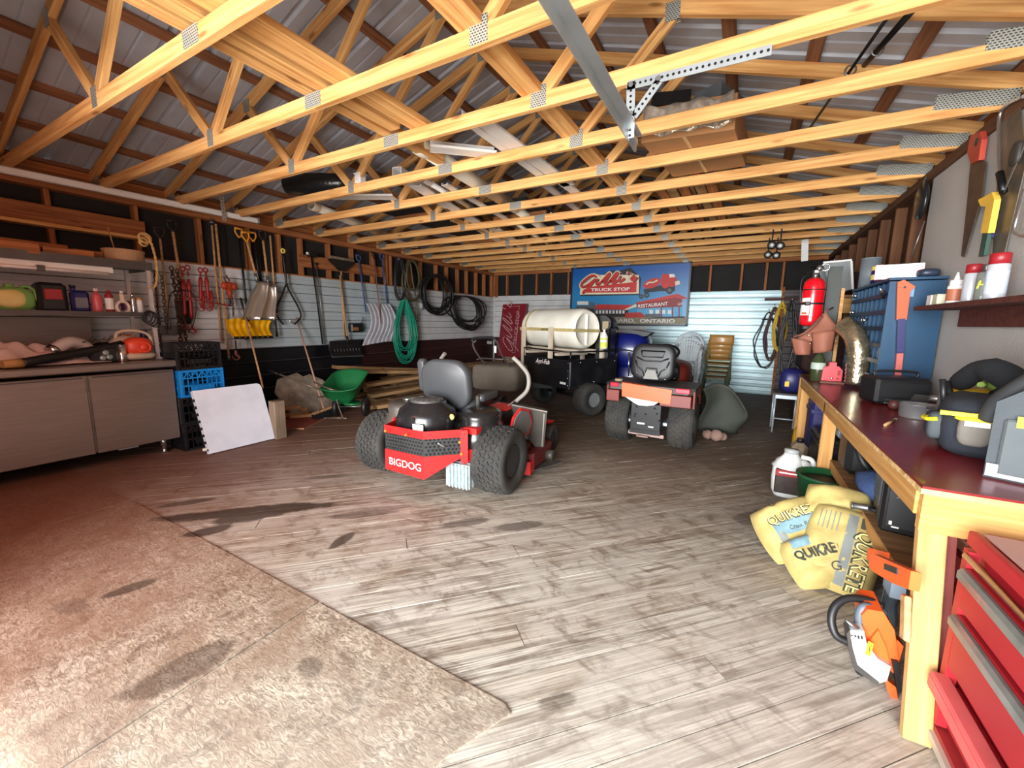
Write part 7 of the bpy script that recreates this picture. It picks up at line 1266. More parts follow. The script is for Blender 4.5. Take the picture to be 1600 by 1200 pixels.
# cement bags: pillows with printed faces
CBY = mat('yellow_paper_sack', S(186, 166, 102), .75, 0, .1, 5, dirt=S(150, 124, 70), dirtamt=.6, dscale=7, bump=1, bscale=9); SBL = mat('sack_blue_print', S(110, 140, 150), .7, 0, .15, 30); SDK = mat('sack_dark_print', S(60, 62, 50), .7); SGR = mat('sack_grey_print', S(120, 124, 120), .7); SWH = mat('sack_pale_print', S(232, 214, 140), .7)
class Pillow:
    def __init__(s, c, ux, uy, w, h, d): s.c, s.ux, s.uy = V(c), V(ux).normalized(), V(uy).normalized(); s.uz = s.ux.cross(s.uy).normalized(); s.uy = s.uz.cross(s.ux); s.w, s.h, s.d = w, h, d
    def z(s, x, y): u, v = min(1, abs(x)/(s.w/2)), min(1, abs(y)/(s.h/2)); return s.d*((1-u**3.2)*(1-v**3.6))**.5*(1+.08*math.sin(9*x/s.w+4*y/s.h)+.06*math.sin(17*y/s.h-6*x/s.w)+.05*abs(math.sin(13*x/s.w-11*y/s.h))+.03*math.sin(31*x/s.w+23*y/s.h))
    def p(s, x, y, o=0, sg=1): k = 1-.10*(abs(x)/(s.w/2))**2*(abs(y)/(s.h/2))**2; return s.c+s.ux*x*k+s.uy*y*k+s.uz*sg*(s.z(x, y)*(1 if sg > 0 else .6)+o)
    def body(s, mb):
        for sg in (1, -1):
            n = 18; vs = [s.p((i/n-.5)*s.w, (j/n-.5)*s.h, 0, sg) for i in range(n+1) for j in range(n+1)]; fs = [[i*(n+1)+j, (i+1)*(n+1)+j, (i+1)*(n+1)+j+1, i*(n+1)+j+1][::sg] for i in range(n) for j in range(n)]; mb.add(vs, fs, 0, True)
    def draw(s, mb, poly, m, o=.003, k=8):
        """polygon (quad) draped on the face"""
        a, b_, c, d = [V((*q, 0)) for q in poly]; vs = []
        for i in range(k+1):
            for j in range(k+1): q = a.lerp(b_, i/k).lerp(d.lerp(c, i/k), j/k); vs.append(s.p(q.x, q.y, o))
        mb.add(vs, [[i*(k+1)+j, (i+1)*(k+1)+j, (i+1)*(k+1)+j+1, i*(k+1)+j+1] for i in range(k) for j in range(k)], m, True)
    def text(s, mb, txt, x, y, ang, size, m, o=.005, sx=1, bold=0):
        q = MB(); textmesh(q, txt, (0, 0, 0), (1, 0, 0), (0, 1, 0), size, 0, .001, sx=sx, bold=bold); ca, sa = math.cos(ang), math.sin(ang)
        mb.add([s.p(x+v.x*ca-v.y*sa, y+v.x*sa+v.y*ca, o+v.z) for v in q.v], q.f, m)
PM = [SBL, SDK, SGR, SWH]
view = (CAM-V((.4, 2.95, .3))).normalized(); hx = up.cross(view).normalized()
def sack(label, c, tilt, w, h, d, lean, fn):
    uz = (view*math.cos(lean)+up*math.sin(lean)); uz.z = uz.z; uz = uz.normalized(); ux0 = up.cross(uz).normalized(); uy0 = uz.cross(ux0); ux = ux0*math.cos(tilt)+uy0*math.sin(tilt); uy = -ux0*math.sin(tilt)+uy0*math.cos(tilt)
    t = thing('cement_bag', label, 'bag', (c[0], c[1], 0), 0, 'cement bags on the floor by the workbench'); P = Pillow(c, ux, uy, w, h, d); b = MB(); P.body(b); b.build('sack', CBY, t); b = MB(); fn(P, b); b.build('print', PM, t); return t
def f1(P, b):
    P.draw(b, [(-.16, -.17), (-.115, -.17), (-.115, -.04), (-.16, -.04)], 2); P.draw(b, [(-.16, -.055), (.20, -.055), (.20, .025), (-.16, .025)], 0); P.text(b, 'QUIKRETE', -.17, .02, 0, .085, 1, .005, .78, .004); P.text(b, 'QUIKRETE', -.168, .022, 0, .085, 3, .0075, .78); P.text(b, '30', .14, .045, 0, .06, 1, .006); P.draw(b, [(.10, -.035), (.15, -.035), (.15, .01), (.10, .01)], 3, .005)
    for k in range(5): P.draw(b, [(.104+k*.009, -.03), (.108+k*.009, -.03), (.108+k*.009, .005), (.104+k*.009, .005)], 1, .007, 2)
    P.text(b, 'Crack Resistant', -.08, -.035, 0, .032, 1, .006); P.text(b, 'G', -.1, .13, .6, .06, 1, .006)
    for k in range(5): P.draw(b, [(-.18, -.10-.02*k), (-.02+.02*k, -.10-.02*k), (-.02+.02*k, -.094-.02*k), (-.18, -.094-.02*k)], 2, .0045, 3)
def f2(P, b):
    P.draw(b, [(.0, -.22), (.045, -.22), (.045, .19), (.0, .19)], 2); P.draw(b, [(.06, .12), (.085, .12), (.085, .19), (.06, .19)], 1, .004); P.text(b, 'QUIKRETE', .055, .10, -PI/2, .10, 1, .006, .72, .006); P.text(b, 'QUIKRETE', .058, .098, -PI/2, .10, 3, .0085, .72)
    for k in range(5): P.draw(b, [(-.13+k*.022, .06), (-.125+k*.022, .06), (-.125+k*.022, .18), (-.13+k*.022, .18)], 2, .0045, 3)
    P.text(b, 'G', -.02, -.16, .3, .07, 1, .006)
def f3(P, b):
    P.draw(b, [(-.14, .06), (.04, .06), (.04, .12), (-.14, .12)], 0); P.text(b, 'QUIKRETE', -.15, -.01, 0, .075, 1, .006, .8, .003)
    P.draw(b, [(-.15, .0), (-.10, .0), (-.10, .05), (-.15, .05)], 3, .004)
def f4(P, b): P.draw(b, [(-.10, -.12), (.16, -.12), (.16, -.03), (-.10, -.03)], 0); P.text(b, 'CONCRETE', -.08, -.16, 0, .055, 1, .006, .9, .002); P.text(b, 'Fast Setting', -.06, -.075, 0, .035, 1, .006)
sack('yellow cement bag farthest left, lying on its side with 30 printed', (.42, 3.08, .20), .62, .50, .38, .13, .55, f1)
sack('yellow cement bag at the front with a sideways blue print', (.52, 2.86, .13), .55, .40, .30, .11, .6, f3)
sack('yellow cement bag upright against the shelf with vertical lettering', (.60, 2.90, .21), -.12, .36, .50, .11, .35, f2)
sack('partly open yellow bag at the back against the bench leg', (.60, 3.10, .34), .02, .34, .36, .10, .3, f4)
# lower shelf contents
ZL = .426
c = V((.868, 2.90, ZL)); t = thing('black_charger_box', 'black boxy battery charger with small white print on the lower shelf', 'charger', tuple(c), -.15); T_ = WM[t.as_pointer()]
L().box((0, 0, .155), (.26, .34, .31), bev=.012).build('housing', BLKM, t); L().box((-.0, -.175, .16), (.22, .006, .25), bev=.002).box((-.133, .0, .16), (.006, .30, .26), bev=.002).build('front_plate', BLK, t)
b = L(); b.tube([(-.08, -.182, .20), (-.03, -.182, .235), (.05, -.182, .235), (.10, -.182, .18)], .003, 5); b.build('print_arc', SGR, t); b = L(); b.box((-.06, -.18, .275), (.07, .004, .01)).box((-.09, -.18, .06), (.012, .004, .02)).box((-.07, -.18, .04), (.03, .004, .008)); b.build('white_print', WHT, t)
L().tube(bez([(-.10, .08, .30), (-.13, .02, .38), (-.10, -.06, .40), (-.04, -.1, .31)]), .012).build('cable', BLK, t); L().lathe([(.0, 0), (.02, 0), (.02, .03), (0, .035)], (-.05, -.05, .31), n=12).build('post_terminal', CHR, t); b = L()
for i in range(8): b.box((-.14, -.12+i*.034, .2), (.008, .012, .16))
b.build('cooling_fins', BLK, t)
t = thing('blue_cloth', 'folded blue cloth on the lower shelf beside the charger', 'cloth', (.82, 3.25, ZL)); MB().blob((.82, 3.22, ZL+.09), (.11, .22, .09), amp=.12, seed=5, rot=Quaternion((0, 0, 1), .2)).build('cloth_heap', mat('slate_blue_cloth', S(54, 76, 120), .9, 0, .1, 8, bump=.4), t); MB().tube(bez([(.76, 3.0, ZL+.03), (.72, 2.95, ZL+.04), (.80, 2.9, ZL+.03)]), .012).build('cord', BLK, t)
t = thing('round_bar', 'thick dark rod sticking out over the lower shelf edge', 'rod', (.72, 3.0, ZL)); MB().cyl((.64, 3.0, ZL+.022), (.86, 3.02, ZL+.022), .018).build('shaft', STEEL, t); MB().torus((.645, 3.0, ZL+.022), .018, .004, (1, 0, 0)).build('collar', STEEL, t)
for i, (y, x, z, m_, lb) in enumerate(((2.42, 1.02, ZL, MAR, 'dark red toolbox on the lower shelf behind the near leg'), (2.40, 1.04, ZL+.13, mat('deep_red_case', S(120, 26, 30), .4), 'second red case stacked on the dark red toolbox'))):
    t = thing('toolbox', lb, 'toolbox', (x, y, z)); MB().box((x, y, z+.06), (.32, .26, .12), bev=.008).build('case', m_, t); MB().box((x-.164, y, z+.065), (.006, .22, .014)).build('trim', mat('faded_pink_trim', S(180, 110, 104), .5), t); MB().tube(bez([(x, y-.08, z+.12), (x, y-.06, z+.128), (x, y+.06, z+.128), (x, y+.08, z+.12)]), .005).build('handle', BLK, t)
t = thing('bead_hose', 'loop of black hose on items under the far part of the bench', 'hose', (.85, 3.7, ZL)); MB().torus((.84, 3.55, .62), .13, .02, (.6, -.5, .5), n=24).build('loop', HK, t); MB().box((.9, 3.85, ZL+.15), (.35, .3, .30), bev=.04).build('case', BLK, t)
# floor items under the bench, further in
for nm, lb, cat, x, y, w, d_, h, m_ in (('plastic_case', 'black case stack on the floor beyond the white jug', 'case', .86, 4.7, .4, .5, .52, BLK), ('storage_box', 'navy blue tote leaning under the bench middle', 'box', .82, 5.25, .3, .35, .74, NVY), ('parts_box', 'bright blue and white box under the bench behind the leg', 'box', .92, 4.45, .26, .22, .16, None)):
    z = .001 if m_ else .53
    t = thing(nm, lb, cat, (x, y, z)); MB().box((x, y, z+h/2), (w, d_, h), bev=.02).build('body', m_ or mat('bright_sky_blue_box', S(96, 170, 220), .5), t); MB().box((x, y, z+h*.86), (w+.015, d_+.015, h*.06), bev=.004).build('lid', m_ or WHT, t)
    if not m_:
        for k in range(3): MB().box((x-w/2-.002, y-.06+.05*k, z+.05), (.004, .03, .06)).build('print', WHT, t)
t = thing('yellow_jug', 'dirty yellow jug on the floor between the bench and stand', 'jug', (.78, 5.75, 0)); MB().blob((.72, 5.85, .15), (.11, .10, .16), p=.6, flat=.9).lathe([(.09, .22), (.03, .33), (.03, .36), (0, .36)], (.72, 5.85, 0), n=18).build('jug_body', DY, t); MB().tube(bez([(.76, 5.83, .32), (.83, 5.8, .28), (.82, 5.8, .14)]), .016).build('handle', DY, t)
t = thing('red_can', 'dark red fuel can behind the yellow jug', 'can', (.74, 6.15, 0)); MB().box((.80, 6.15, .17), (.22, .28, .34), bev=.03).build('can_body', MAR, t); MB().cyl((.76, 6.08, .34), (.70, 6.02, .42), .02).build('spout', BLK, t)
t = thing('cream_jug', 'pale jug with a dark cap under the bench end', 'jug', (.76, 5.35, 0)); MB().box((.60, 5.05, .16), (.14, .2, .30), bev=.04).build('jug_body', mat('cream_brown_plastic', S(150, 130, 108), .5), t); MB().cyl((.60, 5.05, .31), (.60, 5.05, .35), .03).build('cap', BLK, t)
# rod-like orange levels and chainsaw near the leg
OL = mat('fluorescent_orange', S(252, 98, 30), .45)
a0, a1, a2, a3 = V((.66, 2.36, .44)), V((.86, 2.12, .36)), V((.66, 2.42, .50)), V((.90, 2.22, .42))
t = thing('orange_blade_cover', 'bright orange slotted plastic blade cover in front of the shelf', 'cover', tuple(atx(1390, 885, .64))); d = V((.35, -.9, -.28)).normalized(); q = atx(1368, 876, .63); n_ = V((-.93, -.35, 0))
P = [atx(*p, .60) for p in ((1368, 866), (1428, 893), (1424, 922), (1398, 912), (1366, 893), (1360, 884), (1364, 868))]; MB().prism([(p.y, p.z) for p in P], (.592, 0, 0), (0, 1, 0), (0, 0, 1), (.03, 0, 0)).build('cover_plate', OL, t)
P = [atx(*p, .67) for p in ((1360, 856), (1382, 862), (1380, 880), (1358, 876))]; MB().prism([(p.y, p.z) for p in P], (.66, 0, 0), (0, 1, 0), (0, 0, 1), (.03, 0, 0)).build('cover_end', OL, t); MB().bar(atx(1382, 885, .59), atx(1402, 893, .59), .004, .022).build('slot', BLK, t)
MB().box((.68, 2.30, .36), (.05, .1, .07)).build('prop', mat('grey_blue_rag', S(120, 134, 146), .8), t)
# chainsaw standing on the floor by the leg
t = thing('chainsaw', 'orange and white chainsaw with a black wrap handle on the floor', 'chainsaw', (.58, 2.1, 0)); CO = mat('chainsaw_orange', S(226, 92, 34), .4, 0, .06, 5, dirt=S(120, 70, 50), dirtamt=.35); CW = mat('chainsaw_white', S(186, 190, 190), .4, 0, .04, 4, dirt=S(130, 130, 125), dirtamt=.4)
q = lambda px, py, d=0: aty(px, py, 2.04+d)
def slab(nm, pts, d, th_, m, par=None):
    P = [q(*p, d) for p in pts]; return MB().prism([(p.x, p.z) for p in P], (0, 2.04+d, 0), (1, 0, 0), (0, 0, 1), (0, th_, 0)).build(nm, m, par or t)
slab('engine_cover', ((1346, 962), (1356, 952), (1380, 956), (1398, 985), (1404, 1030), (1396, 1052), (1372, 1034), (1352, 1002)), .02, .15, CO); slab('top_panel', ((1356, 1005), (1372, 985), (1384, 1010), (1390, 1035), (1374, 1032)), .005, .03, OL)
slab('sprocket_cover', ((1327, 985), (1350, 986), (1354, 1005), (1372, 1030), (1392, 1042), (1386, 1064), (1374, 1068), (1338, 1040), (1330, 1012)), -.02, .05, CW); slab('sprocket_cover_rim', ((1323, 990), (1328, 984), (1332, 1012), (1340, 1040), (1374, 1067), (1372, 1072), (1335, 1046), (1326, 1015)), -.025, .07, DTP)
MB().tube(bez([q(1324, 1003, .0), q(1306, 992, .0), q(1299, 968, .02), q(1306, 946, .05), q(1326, 935, .08), q(1355, 938, .1), q(1380, 948, .1)]), .016, 10).build('wrap_handle', BLK, t)
MB().tube(bez([q(1343, 984, .04), q(1344, 958, .05), q(1354, 948, .06), q(1382, 958, .08)]), .018, 8).build('hand_guard', mat('blue_grey_plastic', S(84, 94, 104), .5), t)
slab('rear_handle', ((1386, 1020), (1402, 1000), (1412, 1010), (1400, 1050), (1392, 1046)), .03, .05, CO); slab('handle_pad', ((1394, 1034), (1404, 1036), (1409, 1080), (1404, 1086)), .0, .03, BLK); slab('bar_cover', ((1382, 1060), (1400, 1074), (1406, 1108), (1398, 1104), (1386, 1078)), .01, .03, CO)
slab('warning_label', ((1357, 1002), (1365, 1006), (1360, 1026), (1352, 1022)), -.026, .004, YEL); b = MB(); b.bar(q(1359, 1010, -.027), q(1358, 1018, -.027), .002, .004).bar(q(1361, 1008, -.027), q(1361, 1010, -.027), .002, .004); b.build('label_mark', BLK, t)
MB().tube([q(1321, 968, .0), q(1340, 984, .0)], [.005, .014]).build('spike', STEEL, t); b = MB()
for p in ((1350, 1028), (1334, 998)): b.cyl(q(*p, -.02), q(*p, -.03), .010, 8)
b.build('bar_nuts', STEEL, t); b = MB()
for k in range(4): b.bar(q(1331+k*5, 992+k*.5, -.021), q(1332+k*5, 997+k*.5, -.021), .003, .006)
b.build('model_number', BLK, t); MB().box((.60, 2.16, .02), (.1, .1, .04), bev=.01).build('base', BLK, t)
t = thing('work_cloth', 'blue-grey cloth draped down over the chainsaw', 'cloth', tuple(q(1385, 950, .55))); GL_ = mat('blue_grey_cloth', S(104, 118, 124), .85, 0, .15, 10, bump=.5, bscale=30)
CL_ = [(1388, 905, 1400, 905), (1380, 935, 1404, 930), (1376, 950, 1400, 948), (1380, 975, 1400, 975), (1378, 1000, 1398, 998), (1382, 1018, 1386, 1018)]
MB().sheet(lambda u, v: (lambda f, i: q(CL_[i][0], CL_[i][1], .535).lerp(q(CL_[min(i+1, 5)][0], CL_[min(i+1, 5)][1], .535), f).lerp(q(CL_[i][2], CL_[i][3], .555).lerp(q(CL_[min(i+1, 5)][2], CL_[min(i+1, 5)][3], .555), f), u))(v*5-int(v*4.999), int(v*4.999))+V((-.018*math.sin(PI*u)-.004*math.sin(9*u+5*v), 0, 0)), 8, 20, .005).build('drape', GL_, t)
o = MB().bar(atx(1416, 930, .62), atx(1414, 1000, .62), .02, .05, bev=.004).build('wood_offcut', HW); tag(o, 'narrow pale wood strip standing against the near bench leg', 'offcut')
# red tool chest at the near end
CR = mat('chest_red', S(168, 26, 38), .5, 0, .06, 3); CRT = mat('dusty_chest_top', S(196, 150, 140), .7, 0, .15, 4, dirt=S(150, 60, 60), dirtamt=.5); HG_ = mat('worn_grey_handle', S(150, 158, 156), .35, .6, .15, 14, dirt=S(96, 104, 90), dirtamt=.5)
X0, X1, Y0, Y1, Z0, Z1 = .716, 1.25, .75, 1.885, .10, .825
t = thing('tool_chest', 'red steel rolling tool chest with grey drawer handles at the bench end', 'tool chest', ((X0+X1)/2, (Y0+Y1)/2, 0))
MB().box(((X0+X1)/2+.02, (Y0+Y1)/2, (Z0+Z1)/2), (X1-X0-.04, Y1-Y0, Z1-Z0)).build('body', CR, t); MB().box(((X0+X1)/2, (Y0+Y1)/2, Z1+.0015), (X1-X0-.06, Y1-Y0-.03, .004)).build('rubber_top', CRT, t)
b = MB().box((X0+.012, (Y0+Y1)/2, Z1-.022), (.024, Y1-Y0, .05), bev=.004); b.build('top_lip', CR, t)
for y in (Y1-.018, Y0+.018): MB().box((X0+.012, y, (Z0+Z1)/2-.03), (.03, .036, Z1-Z0-.06)).build('corner_frame', CR, t)
dr = MB().cyl((X0-.004, Y0+.03, Z1-.078), (X0-.004, Y1-.03, Z1-.078), .012).build('trim_rail', mat('dark_red_gloss', S(120, 16, 30), .2, 0, coat=.5), t)
for i, (za, zb, off) in enumerate(((.555, .715, 0), (.335, .545, 0))):
    d = MB().box((X0+.012, (Y0+Y1)/2, (za+zb)/2), (.03, Y1-Y0-.075, zb-za-.012), bev=.004).build('drawer', CR, t); MB().box((X0-.012, (Y0+Y1)/2, zb-.028), (.03, Y1-Y0-.08, .045), bev=.01).build('handle', HG_, d)
    MB().box((X0+.02, (Y0+Y1)/2, za-.003), (.02, Y1-Y0-.075, .008)).build('gap_shadow_strip', BLKM, d)
d = MB().box((X0-.012, (Y0+Y1)/2, .285), (.05, Y1-Y0-.05, .028), bev=.006).box((X0-.034, (Y0+Y1)/2, .262), (.010, Y1-Y0-.05, .04)).build('open_door', mat('pinkish_red_face', S(214, 96, 96), .4), t); MB().box((X0-.012, (Y0+Y1)/2-.1, .3), (.014, .25, .003)).build('slot', BLKM, d)
MB().box((X0+.03, (Y0+Y1)/2, .19), (.01, Y1-Y0-.08, .16)).build('lower_panel', CR, t); MB().box((X0+.0, (Y0+Y1)/2, .055), (.03, Y1-Y0, .03)).build('base_strip', mat('pale_worn_strip', S(190, 180, 168), .5, .3), t); MB().box(((X0+X1)/2, (Y0+Y1)/2, .06), (X1-X0, Y1-Y0, .06)).build('base', MAR, t)
for x in (X0+.06, X1-.06):
    for y in (Y0+.08, Y1-.08): MB().cyl((x-.015, y, .03), (x+.015, y, .03), .03).build('caster', BLK, t)
# ================================================================== things stored in the roof
ZA = ZP+CHH+.004
TRW = mat('white_trim_metal', S(222, 218, 214), .45, 0, .04, 3); PVC = mat('pvc_cream', S(226, 216, 196), .45, 0, .05, 3)
def at3(px, py, z=ZA+.03): return atz(px, py, z)
def pipe(label, a, c, r, m=PVC, name='pvc_pipe', z=None):
    z = ZA+r; A, B = atz(*a, z), atz(*c, z); t = thing(name, label, 'pipe', tuple(A), 0, 'pipes and trims stored on the roof chords'); d = (B-A).normalized(); L_ = (B-A).length
    MB().lathe([(r*.9, .0), (r, 0), (r, L_), (r*.9, L_), (r*.9, 0)], A, d, n=18, caps=False).build('pipe_wall', m, t); MB().lathe([(r*1.02, 0), (r*1.14, .01), (r*1.14, .12), (r*1.02, .14)], A, d, n=18, caps=False).build('bell_end', m, t); return t
pipe('thick cream PVC pipe crossing the roof chords', (652, 225), (795, 318), .075); pipe('cream PVC pipe ahead of the thick one, deeper in the roof', (800, 322), (885, 380), .06)
pipe('cream pipe lying on the chords left of the square downspout', (486, 320), (602, 368), .06, PVC); pipe('thin white tube lying flat across deep chords', (690, 374), (790, 366), .03, TRW, 'white_tube')
pipe('slim white pipe between the gutter and thick PVC pipe', (662, 280), (745, 330), .03, TRW, 'white_tube'); pipe('slim cream pipe far back beside the boards', (800, 345), (880, 395), .03, PVC)
def trim(label, a, c, w, h, name='metal_trim', m=TRW, z=0, cat='trim'):
    """L-shaped flashing: a flat leg and an upright leg, plus hem"""
    A, B = at3(*a, ZA+z), at3(*c, ZA+z); d = (B-A).normalized(); s_ = d.cross(up).normalized(); t = thing(name, label, cat, tuple(A), 0, 'pipes and trims stored on the roof chords')
    MB().bar(A+s_*w/2+up*.003, B+s_*w/2+up*.003, w, .004).build('flat_leg', m, t); MB().bar(A+up*h/2, B+up*h/2, .004, h).build('upright_leg', m, t); MB().bar(A+s_*w+up*.012, B+s_*w+up*.012, .012, .018).build('hem', m, t); return t
trim('white L-shaped flashing sticking out nearest over the chords', (672, 238), (772, 248), .13, .10); trim('long white fascia strip, upper of the parallel pair', (735, 190), (880, 292), .13, .03); trim('long white fascia strip, lower of the parallel pair', (722, 192), (858, 290), .08, .09)
trim('white fascia strip continuing deeper to the right', (868, 285), (930, 330), .10, .03); trim('grey-white strip deep beside the fascia strips', (845, 290), (905, 335), .08, .03, m=mat('light_grey_trim', S(170, 168, 170), .5)); trim('bright white strip over the middle chords', (640, 292), (740, 350), .14, .03)
trim('white strip among the deep chords near the PVC pipe end', (730, 352), (800, 392), .15, .03); trim('white strip over the deepest visible middle chords', (765, 358), (850, 412), .16, .03); trim('short white strip deep left of the tube', (600, 372), (645, 388), .12, .02)
trim('wide tapered white panel strip at the left chords', (520, 312), (620, 312), .16, .02); trim('narrow white strip beside the wide bright one', (690, 290), (790, 345), .07, .03); trim('white strip crossing toward the big sign', (850, 335), (930, 385), .10, .03); trim('thin white strip deep over the big sign', (880, 350), (960, 402), .08, .02)
t = thing('downspout', 'square white downspout with its open end facing the door', 'downspout', tuple(at3(620, 262))); A, B = at3(620, 268, ZA+.05), at3(700, 320, ZA+.05); d = (B-A).normalized(); s_ = d.cross(up).normalized()
for nm, o, w, h in (('wall', s_*.05, .004, .09), ('wall', s_*-.05, .004, .09), ('wall', up*.045, .10, .004), ('wall', up*-.045, .10, .004)): MB().bar(A+o, B+o, w, h).build(nm, TRW, t)
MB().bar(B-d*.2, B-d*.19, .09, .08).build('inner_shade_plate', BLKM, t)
t = thing('downspout_elbow', 'small white fitting standing at a truss web', 'fitting', tuple(at3(563, 276, ZA+.04))); p = at3(563, 280, ZA+.05); MB().box(p, (.09, .09, .1), bev=.01).build('fitting_body', TRW, t); MB().box(p+up*.05, (.1, .1, .012)).build('flange', TRW, t)
t = thing('plastic_roll', 'black plastic-wrapped roll lying over the left chords', 'roll', tuple(at3(490, 290, ZA+.1))); A, B = atz(447, 290, ZA+.13), atz(545, 285, ZA+.13); d = (B-A).normalized(); P = [A+(B-A)*f for f in (0, .03, .3, .6, .9, 1)]; MB().tube(P, [.06, .11, .13, .12, .10, .03], 16).build('wrapped_roll', mat('shiny_black_film', S(22, 24, 26), .3, 0, .2, 10, bump=.7, bscale=14), t); MB().tube([A-d*.01, A+d*.02], .03).build('core_end', STEEL, t)
# cardboard box with clear film
t = thing('cardboard_box', 'long brown cardboard box with clear film lying on the chords', 'box', tuple(at3(1080, 240))); KB = mat('brown_cardboard', S(172, 124, 80), .8, 0, .06, 3)
A, B, C1, D1 = at3(1002, 222, ZA+.01), at3(1148, 200, ZA+.01), at3(1165, 258, ZA+.01), at3(1052, 275, ZA+.01)
MB().prism([(p.x, p.y) for p in (A, B, C1, D1)], (0, 0, ZA+.001), (1, 0, 0), (0, 1, 0), (0, 0, .26)).build('carton', KB, t); s0 = (A+D1)/2; MB().prism([(p.x, p.y) for p in (A.lerp(B, .46), A.lerp(B, .50), D1.lerp(C1, .50), D1.lerp(C1, .46))], (0, 0, ZA-.002), (1, 0, 0), (0, 1, 0), (0, 0, .002)).build('tape', mat('glossy_tape', S(196, 160, 116), .25), t)
fx = (B-A).normalized(); MB().sheet(lambda u, v: A+(B-A)*(.02+.95*u)+V((0, -.03-.02*math.sin(14*u), .02+.22*v+.015*math.sin(20*u+7*v))), 30, 8, .002).build('clear_film', mat('crinkled_clear_film', S(206, 196, 180), .12, .5, .4, 16, bump=1, bscale=26), t)
o = MB().box((A.x+.15, A.y+.25, ZA+.33), (.30, .4, .10), rot=Matrix.Rotation(.3, 3, 'Z')).build('black_shingle_pack', BLKM, origin=(A.x+.15, A.y+.25, ZA+.262)); tag(o, 'dark shingle pack on the cardboard box, left one', 'pack'); o = MB().box((A.x+.55, A.y+.3, ZA+.32), (.22, .4, .10), rot=Matrix.Rotation(-.4, 3, 'Z')).build('grey_shingle_pack', mat('grey_shingle', S(84, 88, 94), .8), origin=(A.x+.55, A.y+.3, ZA+.262)); tag(o, 'grey shingle pack on the cardboard box, right one', 'pack')
# small bundles of boards deeper in
rz = random.Random(9)
for i in range(10):
    x = -.98+.13*(i % 5)+rz.uniform(-.02, .02); y0 = 4.9+.35*rz.random(); z = ZA+.025+.05*(i//5); o = beam('attic_board', (x, y0, z), (x+.05, y0+2.4, z), .10, .04, (PLK2 if i % 2 else LUMD)); tag(o, ('attic board bundled behind the cardboard box, %s layer, %s' % (('lower', 'upper')[i//5], ('leftmost', 'second from left', 'middle', 'second from right', 'rightmost')[i % 5])), 'board', 'boards bundled on the roof chords')
for i, (x, y0, y1, w) in enumerate(((-3.1, 5.0, 9.5, .9), (-2.0, 6.8, 10.0, .7), (-4.6, 4.6, 7.2, .7))):  # plain dark sheets lying flat across the chords
    t = thing('dark_panel', ['large dark panel lying over the middle far chords', 'dark panel lying on the chords above the big sign', 'dark panel on the left chords beside the cream pipe'][i], 'panel', (x, (y0+y1)/2, ZA)); MB().box((x, (y0+y1)/2, ZA+.12), (w, y1-y0, .02)).build('sheet', TAR, t)
    for f in (.15, .85): MB().box((x, y0+(y1-y0)*f, ZA+.055), (w, .05, .108)).build('spacer', LUMD, t)
# door-opener rail, perforated bracket
t = thing('opener_rail', 'galvanised steel angle rail running overhead toward the bracket', 'rail', (-.76, 1.6, 2.6)); e = aty(988, 222, 2.74); st = V((e.x, -.2, e.z)); MB().bar(st, e, .004, .06).bar(st+V((.028, 0, .028)), e+V((.028, 0, .028)), .06, .004).build('angle', GALV, t); MB().bar(e-V((0, .10, .0)), e+V((0, .09, 0)), .012, .055).build('end_plate', GALV, t)
t = thing('perforated_bracket', 'triangular perforated steel bracket screwed to a roof chord', 'bracket', tuple(aty(990, 130, 2.62))); YB_ = 2.66-CT/2-.008; q = lambda px, py: aty(px, py, YB_)
def perfbar(a, c, w, n, nm):
    o = MB().bar(a, c, .004, w, up=(0, 0, 1) if abs((c-a).normalized().z) < .9 else (1, 0, 0)).build(nm, GALV, t); b = MB()
    for i in range(n): p = a+(c-a)*((i+.5)/n); b.cyl(p+V((0, -.0025, 0)), p+V((0, -.0045, 0)), .0075, 8)
    b.build('punched_holes', hm, o, kind='stuff')
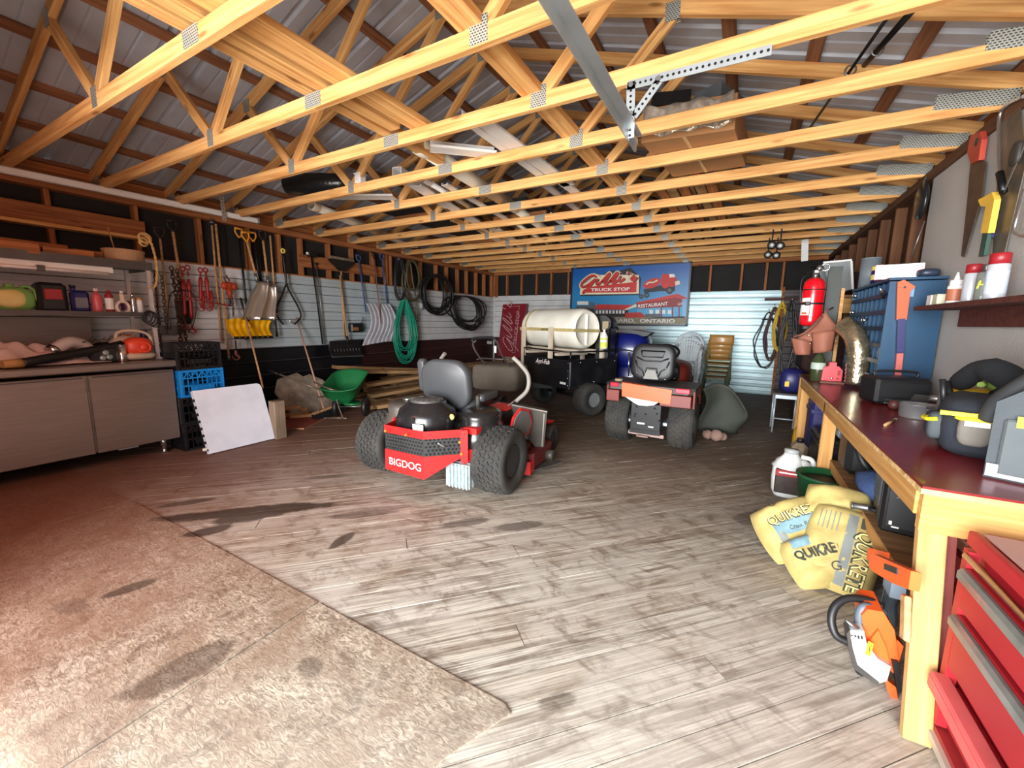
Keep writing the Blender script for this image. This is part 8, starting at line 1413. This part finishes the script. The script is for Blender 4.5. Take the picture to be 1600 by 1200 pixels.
def pv(a, c, w, n, nm):
    d = (c-a).normalized(); s_ = V((-d.z, 0, d.x))*w/2; o = MB().prism([((a+s_).x, (a+s_).z), ((c+s_).x, (c+s_).z), ((c-s_).x, (c-s_).z), ((a-s_).x, (a-s_).z)], (0, YB_, 0), (1, 0, 0), (0, 0, 1), (0, .004, 0)).build(nm, GALV, t); b = MB()
    for i in range(n): p = a+d*((c-a).length*(i+.5)/n); b.cyl(V((p.x, YB_-.0005, p.z)), V((p.x, YB_-.0025, p.z)), .0075, 8)
    b.build('punched_holes', hm, o, kind='stuff')
pv(q(980, 134), q(1206, 77), .05, 24, 'top_bar'); pv(q(986, 128), q(984, 216), .05, 10, 'upright_bar'); pv(q(990, 182), q(1030, 126), .045, 7, 'brace_bar')
b = MB()
for p in ((986, 133), (1029, 123), (986, 178)): c = q(*p); b.cyl(V((c.x, YB_-.002, c.z)), V((c.x, YB_-.012, c.z)), .014, 8)
b.build('bolts', STEEL, t)
MB().box((q(985, 214).x, (YB_+e.y)/2+.01, e.z), (.03, abs(e.y-YB_)+.02, .03)).build('joint', GALV, t)
# dark pipes slung under the right rafters
for i, (a, c) in enumerate((((1424, 18), (1335, 120)), ((1385, 30), (1290, 165)))):
    A, B = aty(*a, 3.2), aty(*c, 4.3); t = thing('dark_pipe', ['thicker dark pipe slung under the right-hand roof', 'thinner dark pipe left of the thicker one under the roof'][i], 'pipe', tuple(A)); MB().cyl(A, B+(B-A)*.6, (.018, .010)[i]).build('pipe_body', BLKM, t); MB().torus(A+(B-A)*.5, .03, .006, (B-A)).build('clamp', STEEL, t)
# pulleys
for i, (px, py, y) in enumerate(((1206, 383, 7.56), (1219, 384, 7.56), (1200, 398, 8.26), (1213, 399, 8.26))):
    p = aty(px, py, y-.06); t = thing('pulley', ['left pulley of the upper pair under the far chords', 'right pulley of the upper pair under the far chords', 'left pulley of the lower pair under the far chords', 'right pulley of the lower pair under the far chords'][i], 'pulley', tuple(p), 0, 'pulleys hung under the chords')
    MB().lathe([(.03, -.015), (.06, -.02), (.045, 0), (.06, .02), (.03, .015)], p, (0, 1, .2), n=18).build('sheave', BLK, t); MB().lathe([(0, -.024), (.022, -.024), (.022, .024), (0, .024)], p, (0, 1, .2), n=12).build('hub', WHT, t); MB().bar(p, V((p.x, y-.03, ZP+.03)), .02, .012).build('strap', BLKM, t)
